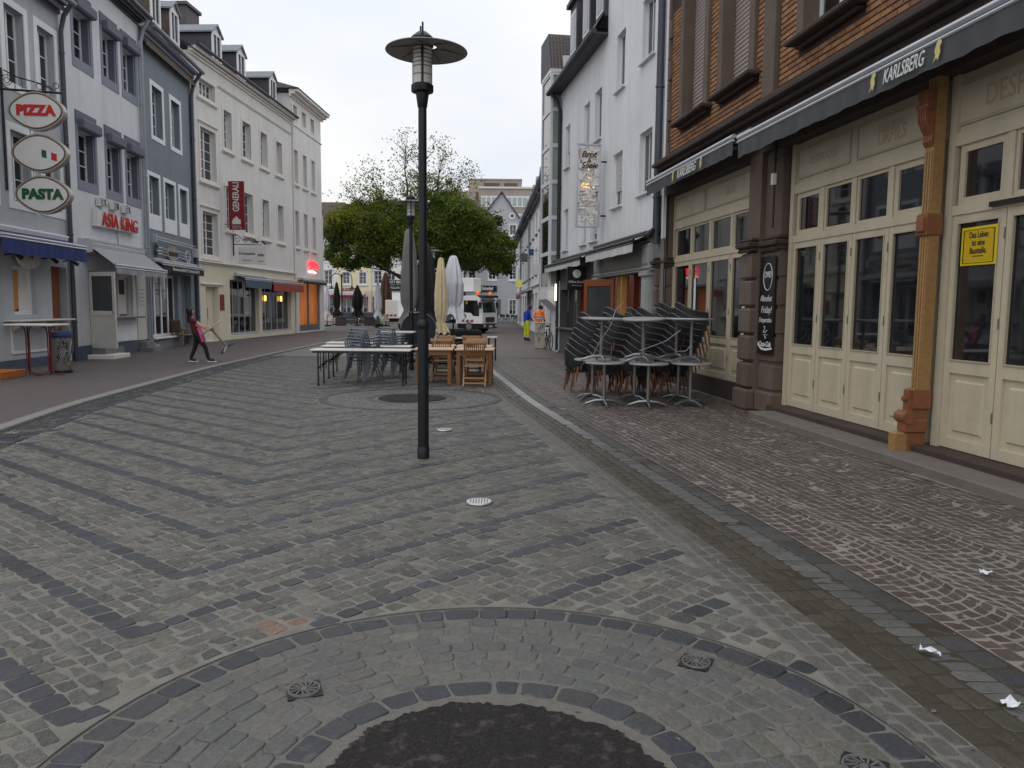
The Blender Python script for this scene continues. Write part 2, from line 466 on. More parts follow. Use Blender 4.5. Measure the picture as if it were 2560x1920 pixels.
# far paving: cobbles too small to pick apart, as colour and fine relief
def paving_mat(name, c1, c2, scale, rough=0.6, joint=(0.3, 0.29, 0.28), mixj=0.6):
    m = bpy.data.materials.new(name); m.use_nodes = True; t = m.node_tree; L = t.links.new
    b = t.nodes['Principled BSDF']; b.inputs['Roughness'].default_value = rough
    b.inputs['Specular IOR Level'].default_value = 0.4
    geo = t.nodes.new('ShaderNodeNewGeometry')
    vo = t.nodes.new('ShaderNodeTexVoronoi'); vo.feature = 'F1'; vo.inputs['Scale'].default_value = scale
    vo.inputs['Randomness'].default_value = 0.55
    ve = t.nodes.new('ShaderNodeTexVoronoi'); ve.feature = 'DISTANCE_TO_EDGE'; ve.inputs['Scale'].default_value = scale
    ve.inputs['Randomness'].default_value = 0.55
    no = t.nodes.new('ShaderNodeTexNoise'); no.inputs['Scale'].default_value = 0.35; no.inputs['Detail'].default_value = 6
    for n in (vo, ve, no): L(geo.outputs['Position'], n.inputs['Vector'])
    se = t.nodes.new('ShaderNodeSeparateColor'); L(vo.outputs['Color'], se.inputs[0])
    ad = t.nodes.new('ShaderNodeMath'); ad.operation = 'MULTIPLY_ADD'; ad.inputs[1].default_value = 0.5
    L(se.outputs[0], ad.inputs[0]); L(no.outputs['Fac'], ad.inputs[2])
    sb = t.nodes.new('ShaderNodeMath'); sb.operation = 'SUBTRACT'; sb.inputs[1].default_value = 0.25
    L(ad.outputs[0], sb.inputs[0])
    mx = t.nodes.new('ShaderNodeMix'); mx.data_type = 'RGBA'
    mx.inputs['A'].default_value = (*c1, 1); mx.inputs['B'].default_value = (*c2, 1)
    L(sb.outputs[0], mx.inputs['Factor'])
    mr = t.nodes.new('ShaderNodeMapRange'); mr.inputs['From Min'].default_value = 0.0; mr.inputs['From Max'].default_value = 0.09
    mr.inputs['To Min'].default_value = mixj; mr.inputs['To Max'].default_value = 0
    L(ve.outputs['Distance'], mr.inputs['Value'])
    m2 = t.nodes.new('ShaderNodeMix'); m2.data_type = 'RGBA'
    L(mr.outputs[0], m2.inputs['Factor']); L(mx.outputs['Result'], m2.inputs['A']); m2.inputs['B'].default_value = (*joint, 1)
    L(m2.outputs['Result'], b.inputs['Base Color'])
    bp = t.nodes.new('ShaderNodeBump'); bp.inputs['Strength'].default_value = 0.6; bp.inputs['Distance'].default_value = 0.01
    L(ve.outputs['Distance'], bp.inputs['Height']); L(bp.outputs[0], b.inputs['Normal'])
    MATS[name] = m
paving_mat('paving_far', srgb(88, 88, 90), srgb(112, 109, 107), 6.5, joint=srgb(108, 106, 103), mixj=0.5)
paving_mat('paving_red', srgb(84, 76, 73), srgb(104, 94, 90), 9.0, joint=srgb(104, 98, 94), mixj=0.4)
paving_mat('paving_left', srgb(78, 71, 71), srgb(96, 87, 86), 9.0, joint=srgb(88, 83, 82), mixj=0.35)
# ------------------------------------------------------------------ ground and paving
CY = [-4, 2, 3.5, 4.61, 5.35, 6.69, 8.74, 11.2, 13.43, 20.18, 30, 60]
CX = [3.2, 2.3, 2.08, 1.93, 1.80, 1.55, 1.18, .75, .35, -.55, -1.6, -4.2]
KY = [-4, 2, 5, 8, 9.57, 12.03, 15.09, 20.05, 27.24, 40, 60]
KX = [-3.0, -4.6, -5.4, -6.15, -6.44, -6.94, -7.25, -7.73, -7.95, -8.2, -8.5]
def smooth_interp(xs, ys):
    g = np.linspace(xs[0], xs[-1], 700); v = np.interp(g, xs, ys)
    k = np.ones(25) / 25; p = np.pad(v, 12, mode='reflect', reflect_type='odd'); v = np.convolve(p, k, 'valid')
    return lambda y: np.interp(y, g, v)
curb_x = smooth_interp(CY, CX)
kerb_x = smooth_interp(KY, KX)
step_x = lambda y: 5.09 - 0.125 * y
def right_wall_x(y):
    return np.where(y < 17.3, 5.60 - 0.125 * y, 3.44 - 0.155 * (y - 17.3))

def strip(name, material, xa, xb, ys, z, kind='structure'):
    b = MB(); n = len(ys)
    v = [(float(xa(y)), y, z) for y in ys] + [(float(xb(y)), y, z) for y in ys]
    f = [(i, n + i, n + i + 1, i + 1) for i in range(n - 1)]
    b.add(v, f)
    o = b.build(name, material)
    for p in o.data.polygons:
        pass
    return tag(o, kind=kind)

g = MB(); g.quad((-900, -300, -0.03), (900, -300, -0.03), (900, 1500, -0.03), (-900, 1500, -0.03))
tag(g.build('ground', 'paving_far'), kind='structure')
YS = list(np.arange(-3, 25.01, 0.5))
street = strip('cobbled_street', 'sand_joint', kerb_x, lambda y: curb_x(y) - 0.69, YS, 0.0)
border = strip('border_course', 'border_joint', lambda y: curb_x(y) - 0.69, lambda y: curb_x(y) - 0.41, YS, 0.0)
gutter = strip('gutter', 'dark_joint', lambda y: curb_x(y) - 0.41, lambda y: curb_x(y) + 0.27, YS, 0.0)
pavement = strip('right_pavement', 'red_joint', lambda y: curb_x(y) + 0.27, lambda y: float(right_wall_x(y)) + 0.6, YS, 0.0)
YF = list(np.arange(25, 62, 1.0))
strip('square_paving', 'paving_far', kerb_x, lambda y: curb_x(y) + 0.27, YF, 0.008)
strip('far_right_pavement', 'paving_red', lambda y: curb_x(y) + 0.27, lambda y: 9.0, YF, 0.008)
g = MB(); g.quad((-60, 61, 0.004), (60, 61, 0.004), (60, 160, 0.004), (-60, 160, 0.004))
tag(g.build('market_square', 'paving_far'), kind='structure')
strip('left_pavement', 'paving_left', lambda y: -16.0, lambda y: kerb_x(y) - 0.2, list(np.arange(-3, 61, 1.0)), 0.05)

# --- stones: each is a quad outline on the ground with a bevelled, slightly domed top
def cam_size(c):
    v = Vector((c[0], c[1], 0)) - cam.location
    d = v.dot(fw)
    if d < 0.5: return 0
    x = v.dot(rt) / d * 1922; y = v.dot(up) / d * 1922
    if abs(x) > 1300 or abs(y) > 980: return 0
    return 1.0 / (d * d)

def quad_inset(q, gap):
    c = q.mean(1, keepdims=True)
    ex = np.linalg.norm((q[:, 1] + q[:, 2] - q[:, 0] - q[:, 3]) / 2, axis=1)
    ey = np.linalg.norm((q[:, 3] + q[:, 2] - q[:, 0] - q[:, 1]) / 2, axis=1)
    du = ((q[:, 1] + q[:, 2] - q[:, 0] - q[:, 3]) / 4)[:, None, :]
    dv = ((q[:, 3] + q[:, 2] - q[:, 0] - q[:, 1]) / 4)[:, None, :]
    fx = np.minimum(gap / ex * 1.0, .4)[:, None, None]; fy = np.minimum(gap / ey, .4)[:, None, None]
    sx = np.array([-1, 1, 1, -1])[None, :, None]; sy = np.array([-1, -1, 1, 1])[None, :, None]
    return q - du * sx * fx * 1.0 - dv * sy * fy * 1.0

def stones(parent, name, quads, cols, gap, h=0.012, jit=0.008, bev=0.012, single=300, material='stone', z0=0.0, hvar=0.004):
    q = np.array(quads, float); col = np.array(cols, float)
    q = quad_inset(q, gap)
    q += rng.normal(0, jit, q.shape)
    n = len(q)
    H = z0 + h + rng.normal(0, hvar, n)
    sc = np.array([cam_size(c) for c in q.mean(1)])
    order = np.argsort(-sc)
    pick = [i for i in order[:single] if sc[i] > 0]
    rest = np.setdiff1d(np.arange(n), pick)
    for i in pick:      # near stones: rounded eight-sided outline, domed top
        c = q[i].mean(0); o = []
        for k in range(4):
            a, b_, d = q[i][k], q[i][(k + 1) % 4], q[i][(k - 1) % 4]
            r = random.uniform(0.05, 0.17)
            o += [a + (d - a) * r, a + (b_ - a) * r]
        o = np.array(o)
        dome = random.uniform(0.0, 0.0022)
        v = [(p[0] - c[0], p[1] - c[1], -0.012) for p in o]
        v += [(p[0] - c[0], p[1] - c[1], H[i] - 0.007) for p in o]
        o2 = c + (o - c) * (1 - 2 * bev / max(np.linalg.norm(q[i][0] - q[i][2]), .05))
        v += [(p[0] - c[0], p[1] - c[1], H[i] - 0.001 + random.gauss(0, .0015)) for p in o2]
        v.append((0, 0, H[i] + dome))
        f = [(k, (k + 1) % 8, 8 + (k + 1) % 8, 8 + k) for k in range(8)]
        f += [(8 + k, 8 + (k + 1) % 8, 16 + (k + 1) % 8, 16 + k) for k in range(8)]
        f += [(16 + k, 16 + (k + 1) % 8, 24) for k in range(8)]
        me = bpy.data.meshes.new(name); me.from_pydata(v, [], f)
        me.polygons.foreach_set('use_smooth', [k < 16 for k in range(len(f))])
        at = me.attributes.new('tint', 'FLOAT_COLOR', 'POINT')
        at.data.foreach_set('color', np.tile(np.append(col[i], 1.0), len(v)))
        me.materials.append(MATS[material])
        link(name, me, parent, (c[0], c[1], 0))
    if len(rest):
        Q = q[rest]; Hh = H[rest]; m_ = len(rest)
        c = Q.mean(1, keepdims=True)
        dg = np.linalg.norm(Q[:, 0] - Q[:, 2], axis=1)[:, None, None]
        Qi = c + (Q - c) * (1 - 2 * bev / np.maximum(dg, .05))
        V = np.zeros((m_, 12, 3))
        V[:, 0:4, :2] = Q; V[:, 0:4, 2] = -0.012
        V[:, 4:8, :2] = Q; V[:, 4:8, 2] = (Hh - 0.007)[:, None]
        V[:, 8:12, :2] = Qi; V[:, 8:12, 2] = Hh[:, None] + rng.normal(0, .0015, (m_, 4))
        base = np.array([[k, (k + 1) % 4, 4 + (k + 1) % 4, 4 + k] for k in range(4)] +
                        [[4 + k, 4 + (k + 1) % 4, 8 + (k + 1) % 4, 8 + k] for k in range(4)] + [[8, 9, 10, 11]])
        Fc = (base[None] + 12 * np.arange(m_)[:, None, None]).reshape(-1, 4)
        me = bpy.data.meshes.new(name + '_field')
        me.from_pydata(V.reshape(-1, 3).tolist(), [], Fc.tolist())
        me.polygons.foreach_set('use_smooth', ([True] * 8 + [False]) * m_)
        at = me.attributes.new('tint', 'FLOAT_COLOR', 'POINT')
        cc = np.concatenate([np.repeat(col[rest], 12, axis=0), np.ones((m_ * 12, 1))], 1)
        at.data.foreach_set('color', cc.ravel())
        me.materials.append(MATS[material])
        tag(link(name + '_field', me, parent), kind='stuff')

def vcol(base, dv=0.12, dh=0.014):
    k = 1 + rng.normal(0, dv)
    return np.clip(np.array(base) * k * (1 + rng.normal(0, dh, 3)), 0.004, 0.8)

GREY = [srgb(95, 93, 90), srgb(91, 90, 88), srgb(99, 96, 91), srgb(86, 85, 82), srgb(94, 91, 87)]
DARK = [srgb(53, 55, 61), srgb(58, 58, 64), srgb(49, 51, 56), srgb(60, 60, 63)]
RINGS = [(-0.05, 2.45), (-1.80, 13.72)]
def in_ring(x, y, r=1.64):
    return any((x - c[0]) ** 2 + (y - c[1]) ** 2 < r * r for c in RINGS)
Xs = lambda q: -1.26 - 0.165 * q
# chevron field, right arm (curved rows) and left arm (straight rows)
Q, Cc, QD, CD = [], [], [], []
YMAX = 25.0
def lens(lo=.12, hi=.185): return random.uniform(lo, hi)
per = 0.82
for side in (1, -1):
    fr = [0, .18, .344, .508, .672, .836, 1.0] if side > 0 else [0, .235, .388, .541, .694, .847, 1.0]
    if side > 0: PT = lambda q, d: (Xs(q) + d, q + 1.35 * d - .09 * d * d)
    else: PT = lambda q, d: (Xs(q) - d, q + 0.80 * d)
    for k in range(-7, 30):
        for j in range(6):
            qa = 3.72 + per * (k + fr[j] - fr[1] / 2); qb = 3.72 + per * (k + fr[j + 1] - fr[1] / 2)
            d = random.uniform(.015, .045)
            while True:
                sl = (1.35 - .18 * d) if side > 0 else .80
                dd = (lens(.12, .17) if j == 0 else lens(.095, .15)) / math.hypot(1, sl)
                sh = ((sl - .165) if side > 0 else (sl + .165)) * (qb - qa) / (1 + sl * sl)
                a = PT(qa, d); e = PT(qa, d + dd); f = PT(qb, d + dd - sh); h = PT(qb, d - sh)
                mx_, my_ = (a[0] + f[0]) / 2, (a[1] + f[1]) / 2
                d += dd
                if my_ > YMAX or d > 9: break
                if side > 0 and mx_ > curb_x(my_) - .70: break
                if side < 0 and mx_ < kerb_x(my_) + .50: break
                if my_ < 1.6 or in_ring(mx_, my_, 1.69): continue
                dk = j == 0 or random.random() < .012
                (QD if dk else Q).append((a, e, f, h) if side > 0 else (e, a, h, f))
                col = vcol(random.choice(DARK), .09) if dk else vcol(random.choice(GREY), .13)
                rs = math.hypot((mx_ + 1.15) / .13, (my_ - 3.84) / .075)
                if rs < 1: col = col * .78 + np.array(srgb(180, 105, 70)) * .22
                (CD if dk else Cc).append(col)
stones(street, 'band_cobble', QD, CD, 0.006, jit=.005, h=.005, hvar=.0014, bev=.009, single=150, material='stone_clean')
stones(street, 'cobble', Q, Cc, 0.0125, jit=.008, h=.0045, hvar=.0014, bev=.009)
# dark band along the left kerb
Q, Cc = [], []
for r_ in range(3):
    y = 3.0 + random.random() * .1
    while y < YMAX:
        l = lens(.14, .2); a, b_ = .03 + r_ * .15, .03 + (r_ + 1) * .15
        Q.append(((kerb_x(y) + a, y), (kerb_x(y) + b_, y), (kerb_x(y + l) + b_, y + l), (kerb_x(y + l) + a, y + l)))
        Cc.append(vcol(random.choice(DARK), .1)); y += l
stones(street, 'dark_cobble', Q, Cc, 0.008, single=120)
# gutter strip: rows parallel to the light kerb course
GUT = [(-.68, -.59, [srgb(90, 88, 84)], .12, .17), (-.59, -.50, [srgb(86, 84, 80)], .12, .17), (-.50, -.41, [srgb(84, 82, 78)], .12, .17),
       (-.41, -.30, [srgb(69, 63, 53), srgb(64, 59, 51)], .13, .18), (-.30, -.20, [srgb(65, 60, 51)], .13, .18), (-.20, -.09, [srgb(68, 63, 55)], .13, .18),
       (-.09, .09, [srgb(88, 88, 87)], .09, .12), (.09, .255, [srgb(66, 66, 68), srgb(74, 71, 71)], .13, .19)]
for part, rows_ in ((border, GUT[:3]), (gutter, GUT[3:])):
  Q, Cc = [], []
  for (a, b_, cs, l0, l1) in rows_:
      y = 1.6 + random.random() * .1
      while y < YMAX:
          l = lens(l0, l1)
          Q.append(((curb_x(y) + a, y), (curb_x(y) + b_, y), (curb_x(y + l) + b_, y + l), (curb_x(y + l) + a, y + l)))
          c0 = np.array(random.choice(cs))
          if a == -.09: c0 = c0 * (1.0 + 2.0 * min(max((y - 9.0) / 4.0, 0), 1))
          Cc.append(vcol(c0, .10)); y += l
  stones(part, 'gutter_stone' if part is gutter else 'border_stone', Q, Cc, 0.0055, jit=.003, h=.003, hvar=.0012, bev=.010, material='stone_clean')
# reddish fan cobbles on the right pavement
RED = [srgb(79, 70, 66), srgb(76, 68, 64), srgb(83, 73, 68), srgb(74, 67, 64), srgb(80, 69, 64), srgb(79, 73, 69)]
Q, Cc = [], []
for r_ in range(1):
    a, b_ = .27, .385
    y = 1.6
    while y < YMAX:
        l = lens(.10, .14)
        Q.append(((curb_x(y) + a, y), (curb_x(y) + b_, y), (curb_x(y + l) + b_, y + l), (curb_x(y + l) + a, y + l)))
        Cc.append(vcol(random.choice(RED), .12)); y += l
RAD, CW = .52, .80
ph = math.asin(CW / 2 / RAD)
ns_ = 9
for col_ in range(7):
    T = 0.6
    while T < YMAX:
        T2 = T + random.uniform(.094, .106)
        for k in range(ns_):
            p0 = -ph + 2 * ph * (k + random.uniform(-.06, .06)) / ns_; p1 = -ph + 2 * ph * (k + 1) / ns_
            pts = []
            for (p, t) in ((p0, T), (p1, T), (p1, T2), (p0, T2)):
                yy = t + RAD * (1 - math.cos(p))
                xx = curb_x(yy) + .33 + CW * col_ + RAD * math.sin(p)
                pts.append((xx, yy))
            mx_ = sum(p[0] for p in pts) / 4; my_ = sum(p[1] for p in pts) / 4
            if my_ < 1.8 or my_ > YMAX: continue
            lim = step_x(my_) - .03 if my_ < 11.7 else float(right_wall_x(my_)) - .02
            if mx_ > lim or mx_ < curb_x(my_) + .41: continue
            Q.append(pts); Cc.append(vcol(random.choice(RED), .09))
        T = T2
stones(pavement, 'fan_cobble', Q, Cc, 0.0072, jit=.0035, h=.0028, hvar=.0012, bev=.010, material='stone_clean')

# the two round beds: dark inner course, grey courses, dark outer course, asphalt centre
def round_bed(c, ymin):
    b = MB(); b.add([(c[0] + 1.627 * math.cos(2 * PI * k / 64), c[1] + 1.627 * math.sin(2 * PI * k / 64), .003) for k in range(64)], [tuple(range(64))])
    disc = tag(b.build('tree_ring_paving', 'mortar'), kind='structure')
    Q, Cc = [], []
    rows = [(.685, .815, DARK, .155)] + [(.82 + .0946 * i, .82 + .0946 * (i + 1), [srgb(90, 90, 87), srgb(86, 86, 84), srgb(94, 92, 87), srgb(84, 85, 84)], .135) for i in range(7)] + [(1.485, 1.62, DARK, .165)]
    for (ra, rb, cs, l) in rows:
        n = int(2 * PI * (ra + rb) / 2 / l); o = random.random(); ed = [o + (k + random.uniform(-.16, .16)) for k in range(n)]; ed.append(ed[0] + n)
        for k in range(n):
            t0, t1 = 2 * PI * ed[k] / n, 2 * PI * ed[k + 1] / n
            P = lambda r, t: (c[0] + r * math.cos(t), c[1] + r * math.sin(t))
            if P(ra, (t0 + t1) / 2)[1] < ymin: continue
            Q.append((P(ra, t0), P(rb, t0), P(rb, t1), P(ra, t1))); Cc.append(vcol(random.choice(cs), .07))
    stones(disc, 'ring_cobble', Q, Cc, 0.0055, jit=.004, h=.006, bev=.012, material='stone_clean', z0=0.003, hvar=.002)
    b = MB(); n = 260; v = [(c[0], c[1], .016)]
    for k in range(n):
        t = 2 * PI * k / n
        r = .61 + .02 * math.sin(3 * t + 1) + .008 * math.sin(11 * t) + .006 * math.sin(23 * t + 2) + .004 * math.sin(41 * t) + random.gauss(0, .006)
        v.append((c[0] + r * math.cos(t), c[1] + r * math.sin(t), .012))
    b.add(v, [(0, 1 + k, 1 + (k + 1) % n) for k in range(n)])
    b.build('asphalt_patch', 'asphalt', disc)
    b = MB(); b.lathe([(1.632, .004), (1.632, .010), (1.638, .010), (1.638, .004)], 96, (c[0], c[1], 0), caps=False)
    b.build('edge_strip', 'iron_ring', disc)
round_bed(RINGS[0], 1.7)
round_bed(RINGS[1], 0)

# left kerb: light stones, slightly raised
y = 1.0
while y < 60:
    l = random.uniform(.85, 1.1) if y < 26 else 3.0
    a, b_ = kerb_x(y), kerb_x(y + l)
    if y < 4: y += l; continue
    M_ = MB()
    M_.add([(a - .2, y + .006, -.02), (a, y + .006, -.02), (b_, y + l - .006, -.02), (b_ - .2, y + l - .006, -.02),
            (a - .2, y + .006, .058), (a - .012, y + .006, .062), (b_ - .012, y + l - .006, .062), (b_ - .2, y + l - .006, .058),
            (a, y + .006, .05), (b_, y + l - .006, .05)],
           [(0, 1, 8, 5, 4), (4, 5, 6, 7), (5, 8, 9, 6), (8, 1, 2, 9), (2, 3, 7, 6, 9), (3, 0, 4, 7)])
    if y < 5: kerbroot = tag(M_.build('kerb', 'kerb'), kind='structure')
    else: M_.build('kerb_stone', 'kerb', kerbroot)
    y += l

# drain covers: square iron frame with a round grate
def drain(x, y, rz, s, label):
    t = thing('drain_cover', label, 'drain cover', (x, y, .007), rz, 'iron drain covers in the paving')
    b = MB(); b.box(-s, s, -s, s, -.02, .004)
    b.build('frame', 'iron', t)
    b = MB(); b.lathe([(s * .8, .003), (s * .86, .012), (s * .93, .012), (s * .97, .003)], 28, caps=False)
    b.lathe([(0, .012), (s * .2, .012), (s * .24, .005)], 16)
    for k in range(12):
        a = 2 * PI * k / 12
        b.bar((math.cos(a) * s * .26, math.sin(a) * s * .26, .008), (math.cos(a + .35) * s * .8, math.sin(a + .35) * s * .8, .008), s * .09, .008)
    b.build('grate', 'iron_ring', t)
drain(-.88, 3.15, .35, .072, 'square iron drain with round grate in the left of the near cobble ring')
drain(.87, 3.44, -.45, .070, 'square iron drain with round grate in the right of the near cobble ring')
drain(1.28, 2.62, -.5, .08, 'iron drain at the bottom edge near the lower right of the ring')
def uplight(x, y, r, label):
    t = thing('ground_light', label, 'ground light', (x, y, .012), 0, 'round metal lights set in the cobbles')
    b = MB(); b.lathe([(r * .82, .002), (r * .82, .012), (r, .012), (r * 1.03, .0)], 32, caps=False); b.build('rim', 'alu', t)
    b = MB(); b.lathe([(0, .010), (r * .81, .010), (r * .81, 0)], 32); b.build('lens', 'white_top', t)
    b = MB()
    for k in range(-3, 4):
        xx = k * r * .22; yy = math.sqrt(max(r * r * .6 - xx * xx, 0))
        b.box(xx - .004, xx + .004, -yy, yy, .010, .014)
    b.build('grille', 'iron_ring', t)
uplight(-.27, 6.35, .105, 'round pale metal floor light in the cobbles, nearer of two')
uplight(-.90, 10.15, .10, 'round pale metal floor light just beyond the tall lamp post')
b = MB(); rs_ = random.Random(21)      # butts, crumbs and bits of leaf too small to pick apart
for k in range(260):
    y_ = 2.2 + rs_.random() ** 1.8 * 14; x_ = rs_.uniform(float(kerb_x(y_)) + .1, float(step_x(y_)) - .1); s_ = rs_.uniform(.003, .009); a_ = rs_.uniform(0, 6.28); l_ = s_ * rs_.uniform(1, 3)
    c_, n_ = math.cos(a_), math.sin(a_)
    b.add([(x_ - c_ * l_, y_ - n_ * l_, .008), (x_ + n_ * s_, y_ - c_ * s_, .008), (x_ + c_ * l_, y_ + n_ * l_, .009), (x_ - n_ * s_, y_ + c_ * s_, .012)], [(0, 1, 2, 3)])
tag(b.build('ground_crumbs', 'mortar'), 'tiny pale crumbs and butts scattered over the paving', 'litter', kind='stuff')
def litter(x, y, z, w, l, rz, label):
    b = MB(); n = 5; v = []; f = []
    for i in range(n):
        for j in range(n):
            v.append(((i / (n - 1) - .5) * w + random.gauss(0, .004), (j / (n - 1) - .5) * l + random.gauss(0, .004), .006 + abs(random.gauss(0, .012))))
    for i in range(n - 1):
        for j in range(n - 1): f.append((i * n + j, (i + 1) * n + j, (i + 1) * n + j + 1, i * n + j + 1))
    b.add(v, f)
    tag(b.build('paper_scrap', 'paper', None, (x, y, z), (0, 0, rz)), label, 'litter', 'scraps of litter on the ground')
litter(2.98, 4.68, .012, .05, .06, .3, 'small crumpled white paper on the reddish fan cobbles')
litter(2.02, 3.55, .012, .025, .09, .9, 'thin white strip of litter lying across the brown gutter')
litter(2.09, 3.06, .012, .055, .05, .2, 'crumpled pale paper scrap in the gutter at the lower right')
# ------------------------------------------------------------------ facade helpers
# a building's root stands at one end of its facade; local x runs along the facade, y into the house, z up
def building(name, label, p0, p1, cat='building', group=None):
    a = math.atan2(p1[1] - p0[1], p1[0] - p0[0])
    t = thing(name, label, cat, (p0[0], p0[1], 0), a, group)
    t['len'] = math.hypot(p1[0] - p0[0], p1[1] - p0[1])
    return t

def wall(root, u0, u1, z0, z1, holes, material, depth=0.22, name='wall', y=0.0, ends=0.0):
    b = MB()
    us = sorted({u0, u1, *[h[0] for h in holes], *[h[1] for h in holes]})
    zs = sorted({z0, z1, *[h[2] for h in holes], *[h[3] for h in holes]})
    us = [u for u in us if u0 <= u <= u1]; zs = [z for z in zs if z0 <= z <= z1]
    for i in range(len(us) - 1):
        for j in range(len(zs) - 1):
            cu, cz = (us[i] + us[i + 1]) / 2, (zs[j] + zs[j + 1]) / 2
            if any(h[0] < cu < h[1] and h[2] < cz < h[3] for h in holes): continue
            b.quad((us[i], y, zs[j]), (us[i + 1], y, zs[j]), (us[i + 1], y, zs[j + 1]), (us[i], y, zs[j + 1]))
    for (a, c, d, e) in holes:
        Y = y + depth
        b.quad((a, y, d), (a, Y, d), (a, Y, e), (a, y, e))
        b.quad((c, y, d), (c, Y, d), (c, Y, e), (c, y, e))
        b.quad((a, y, e), (c, y, e), (c, Y, e), (a, Y, e))
        if d > z0 + .01: b.quad((a, y, d), (c, y, d), (c, Y, d), (a, Y, d))
    if ends:
        b.quad((u0, y, z0), (u0, y + ends, z0), (u0, y + ends, z1), (u0, y, z1))
        b.quad((u1, y, z0), (u1, y + ends, z0), (u1, y + ends, z1), (u1, y, z1))
        b.quad((u0, y, z1), (u1, y, z1), (u1, y + ends, z1), (u0, y + ends, z1))
    return b.build(name, material, root)

def win_frame(w, h, cols, rows, fw_=.07, bw=.028, top=None):
    b = MB(); d = .06
    b.box(0, fw_, 0, d, 0, h); b.box(w - fw_, w, 0, d, 0, h)
    b.box(fw_, w - fw_, 0, d, 0, fw_); b.box(fw_, w - fw_, 0, d, h - fw_, h)
    iw, ih = w - 2 * fw_, h - 2 * fw_
    for c in range(1, cols):
        x = fw_ + iw * c / cols; b.box(x - .035, x + .035, -.012, d - .004, fw_, h - fw_)
    for r_ in range(1, rows):
        z = fw_ + ih * r_ / rows; b.box(fw_, w - fw_, .012, d - .012, z - bw / 2, z + bw / 2)
    return b

def window(root, u0, u1, z0, z1, cols=2, rows=3, y=.14, frame='white_frame', glass='glass', sur=None, sill=None,
           top=None, shutter=None, curtain=0.0, panes=True, name='window', key=''):
    """one window: frame part with panes, surround, sill and shutter as its sub-parts"""
    w, h = round(u1 - u0, 3), round(z1 - z0, 3)
    me = shared(('wf', w, h, cols, rows, frame), lambda: win_frame(w, h, cols, rows).mesh('window_frame', frame))
    o = link(name, me, root, (u0, y, z0))
    fw_ = .07; iw, ih = (w - 2 * fw_) / cols, (h - 2 * fw_) / rows
    pm = lambda g_: shared(('pane', round(iw, 3), round(ih, 3), g_), lambda: MB().box(.004, iw - .004, 0, .008, .004, ih - .004).mesh('pane', g_))
    if panes:
        for c in range(cols):
            for r_ in range(rows):
                g_ = 'curtain' if random.random() < curtain else glass
                link('pane', pm(g_), o, (fw_ + iw * c, .026, fw_ + ih * r_), (random.gauss(0, .002), 0, random.gauss(0, .003)))
    if sur:    # (width, proud, material)
        sw, pr, sm = sur[:3]; bt = sur[3] if len(sur) > 3 else sw
        b = MB(); Y0, Y1 = -y - pr, -y + .03
        b.box(-sw, 0, Y0, Y1, -bt, h + sw); b.box(w, w + sw, Y0, Y1, -bt, h + sw)
        b.box(0, w, Y0 + .003, Y1, h, h + sw); b.box(0, w, Y0 + .003, Y1, -bt, 0)
        b.build('surround', sm, o)
    if sill:   # (extend, proud, height, material)
        ex, pr, sh, sm = sill; b = MB(); zt = -(sur[3] if sur and len(sur) > 3 else (sur[0] if sur else 0)) if sur else 0
        b.bbox(-ex, w + ex, -y - pr, -y + .02, zt - sh, zt + .0, .012)
        b.bbox(-ex + .04, w + ex - .04, -y - pr * .55, -y + .02, zt - sh - .05, zt - sh, .012)
        b.build('sill', sm, o)
    if top:    # (extend, proud, height, material) cap moulding
        ex, pr, sh, sm = top; b = MB(); zt = h + (sur[0] if sur else 0)
        b.bbox(-ex, w + ex, -y - pr, -y + .02, zt, zt + sh, .015)
        b.bbox(-ex - .03, w + ex + .03, -y - pr - .04, -y + .02, zt + sh, zt + sh + .04, .01)
        b.build('lintel', sm, o)
    if shutter:  # (fraction closed from the top, material, side)
        fr, sm, ys = shutter; b = MB(); n = max(3, int(h * fr / .055)); zz = h - h * fr
        for k in range(n):
            a = zz + (h * fr) * k / n; c = zz + (h * fr) * (k + 1) / n
            b.add([(.02, ys, a + .004), (w - .02, ys, a + .004), (w - .02, ys - .014, (a + c) / 2), (.02, ys - .014, (a + c) / 2), (w - .02, ys, c), (.02, ys, c)],
                  [(0, 1, 2, 3), (3, 2, 4, 5)])
        b.build('roller_shutter', sm, o)
    return o

def pipe(root, u, z0, z1, r_=.055, material='pipe', y=-.09, foot=None, bend=None):
    p = [(u, y, z0), (u, y, z1)]
    if bend: p += [(u + bend[0] * .3, y + bend[1] * .3, z1 + bend[2] * .55), (u + bend[0], y + bend[1], z1 + bend[2])]
    if foot: p = [(u + foot, y - .12, z0 + .02), (u + foot * .25, y - .05, z0 + .06)] + [(u, y, z0 + .22)] + p[1:]
    b = MB(); b.tube(p, r_, 10)
    z = z0 + 1.0
    while z < z1:
        b.lathe([(r_, 0), (r_ + .014, .01), (r_ + .014, .05), (r_, .06)], 10, (u, y, z)); z += 2.4
    return b.build('downpipe', material, root, smooth=True)

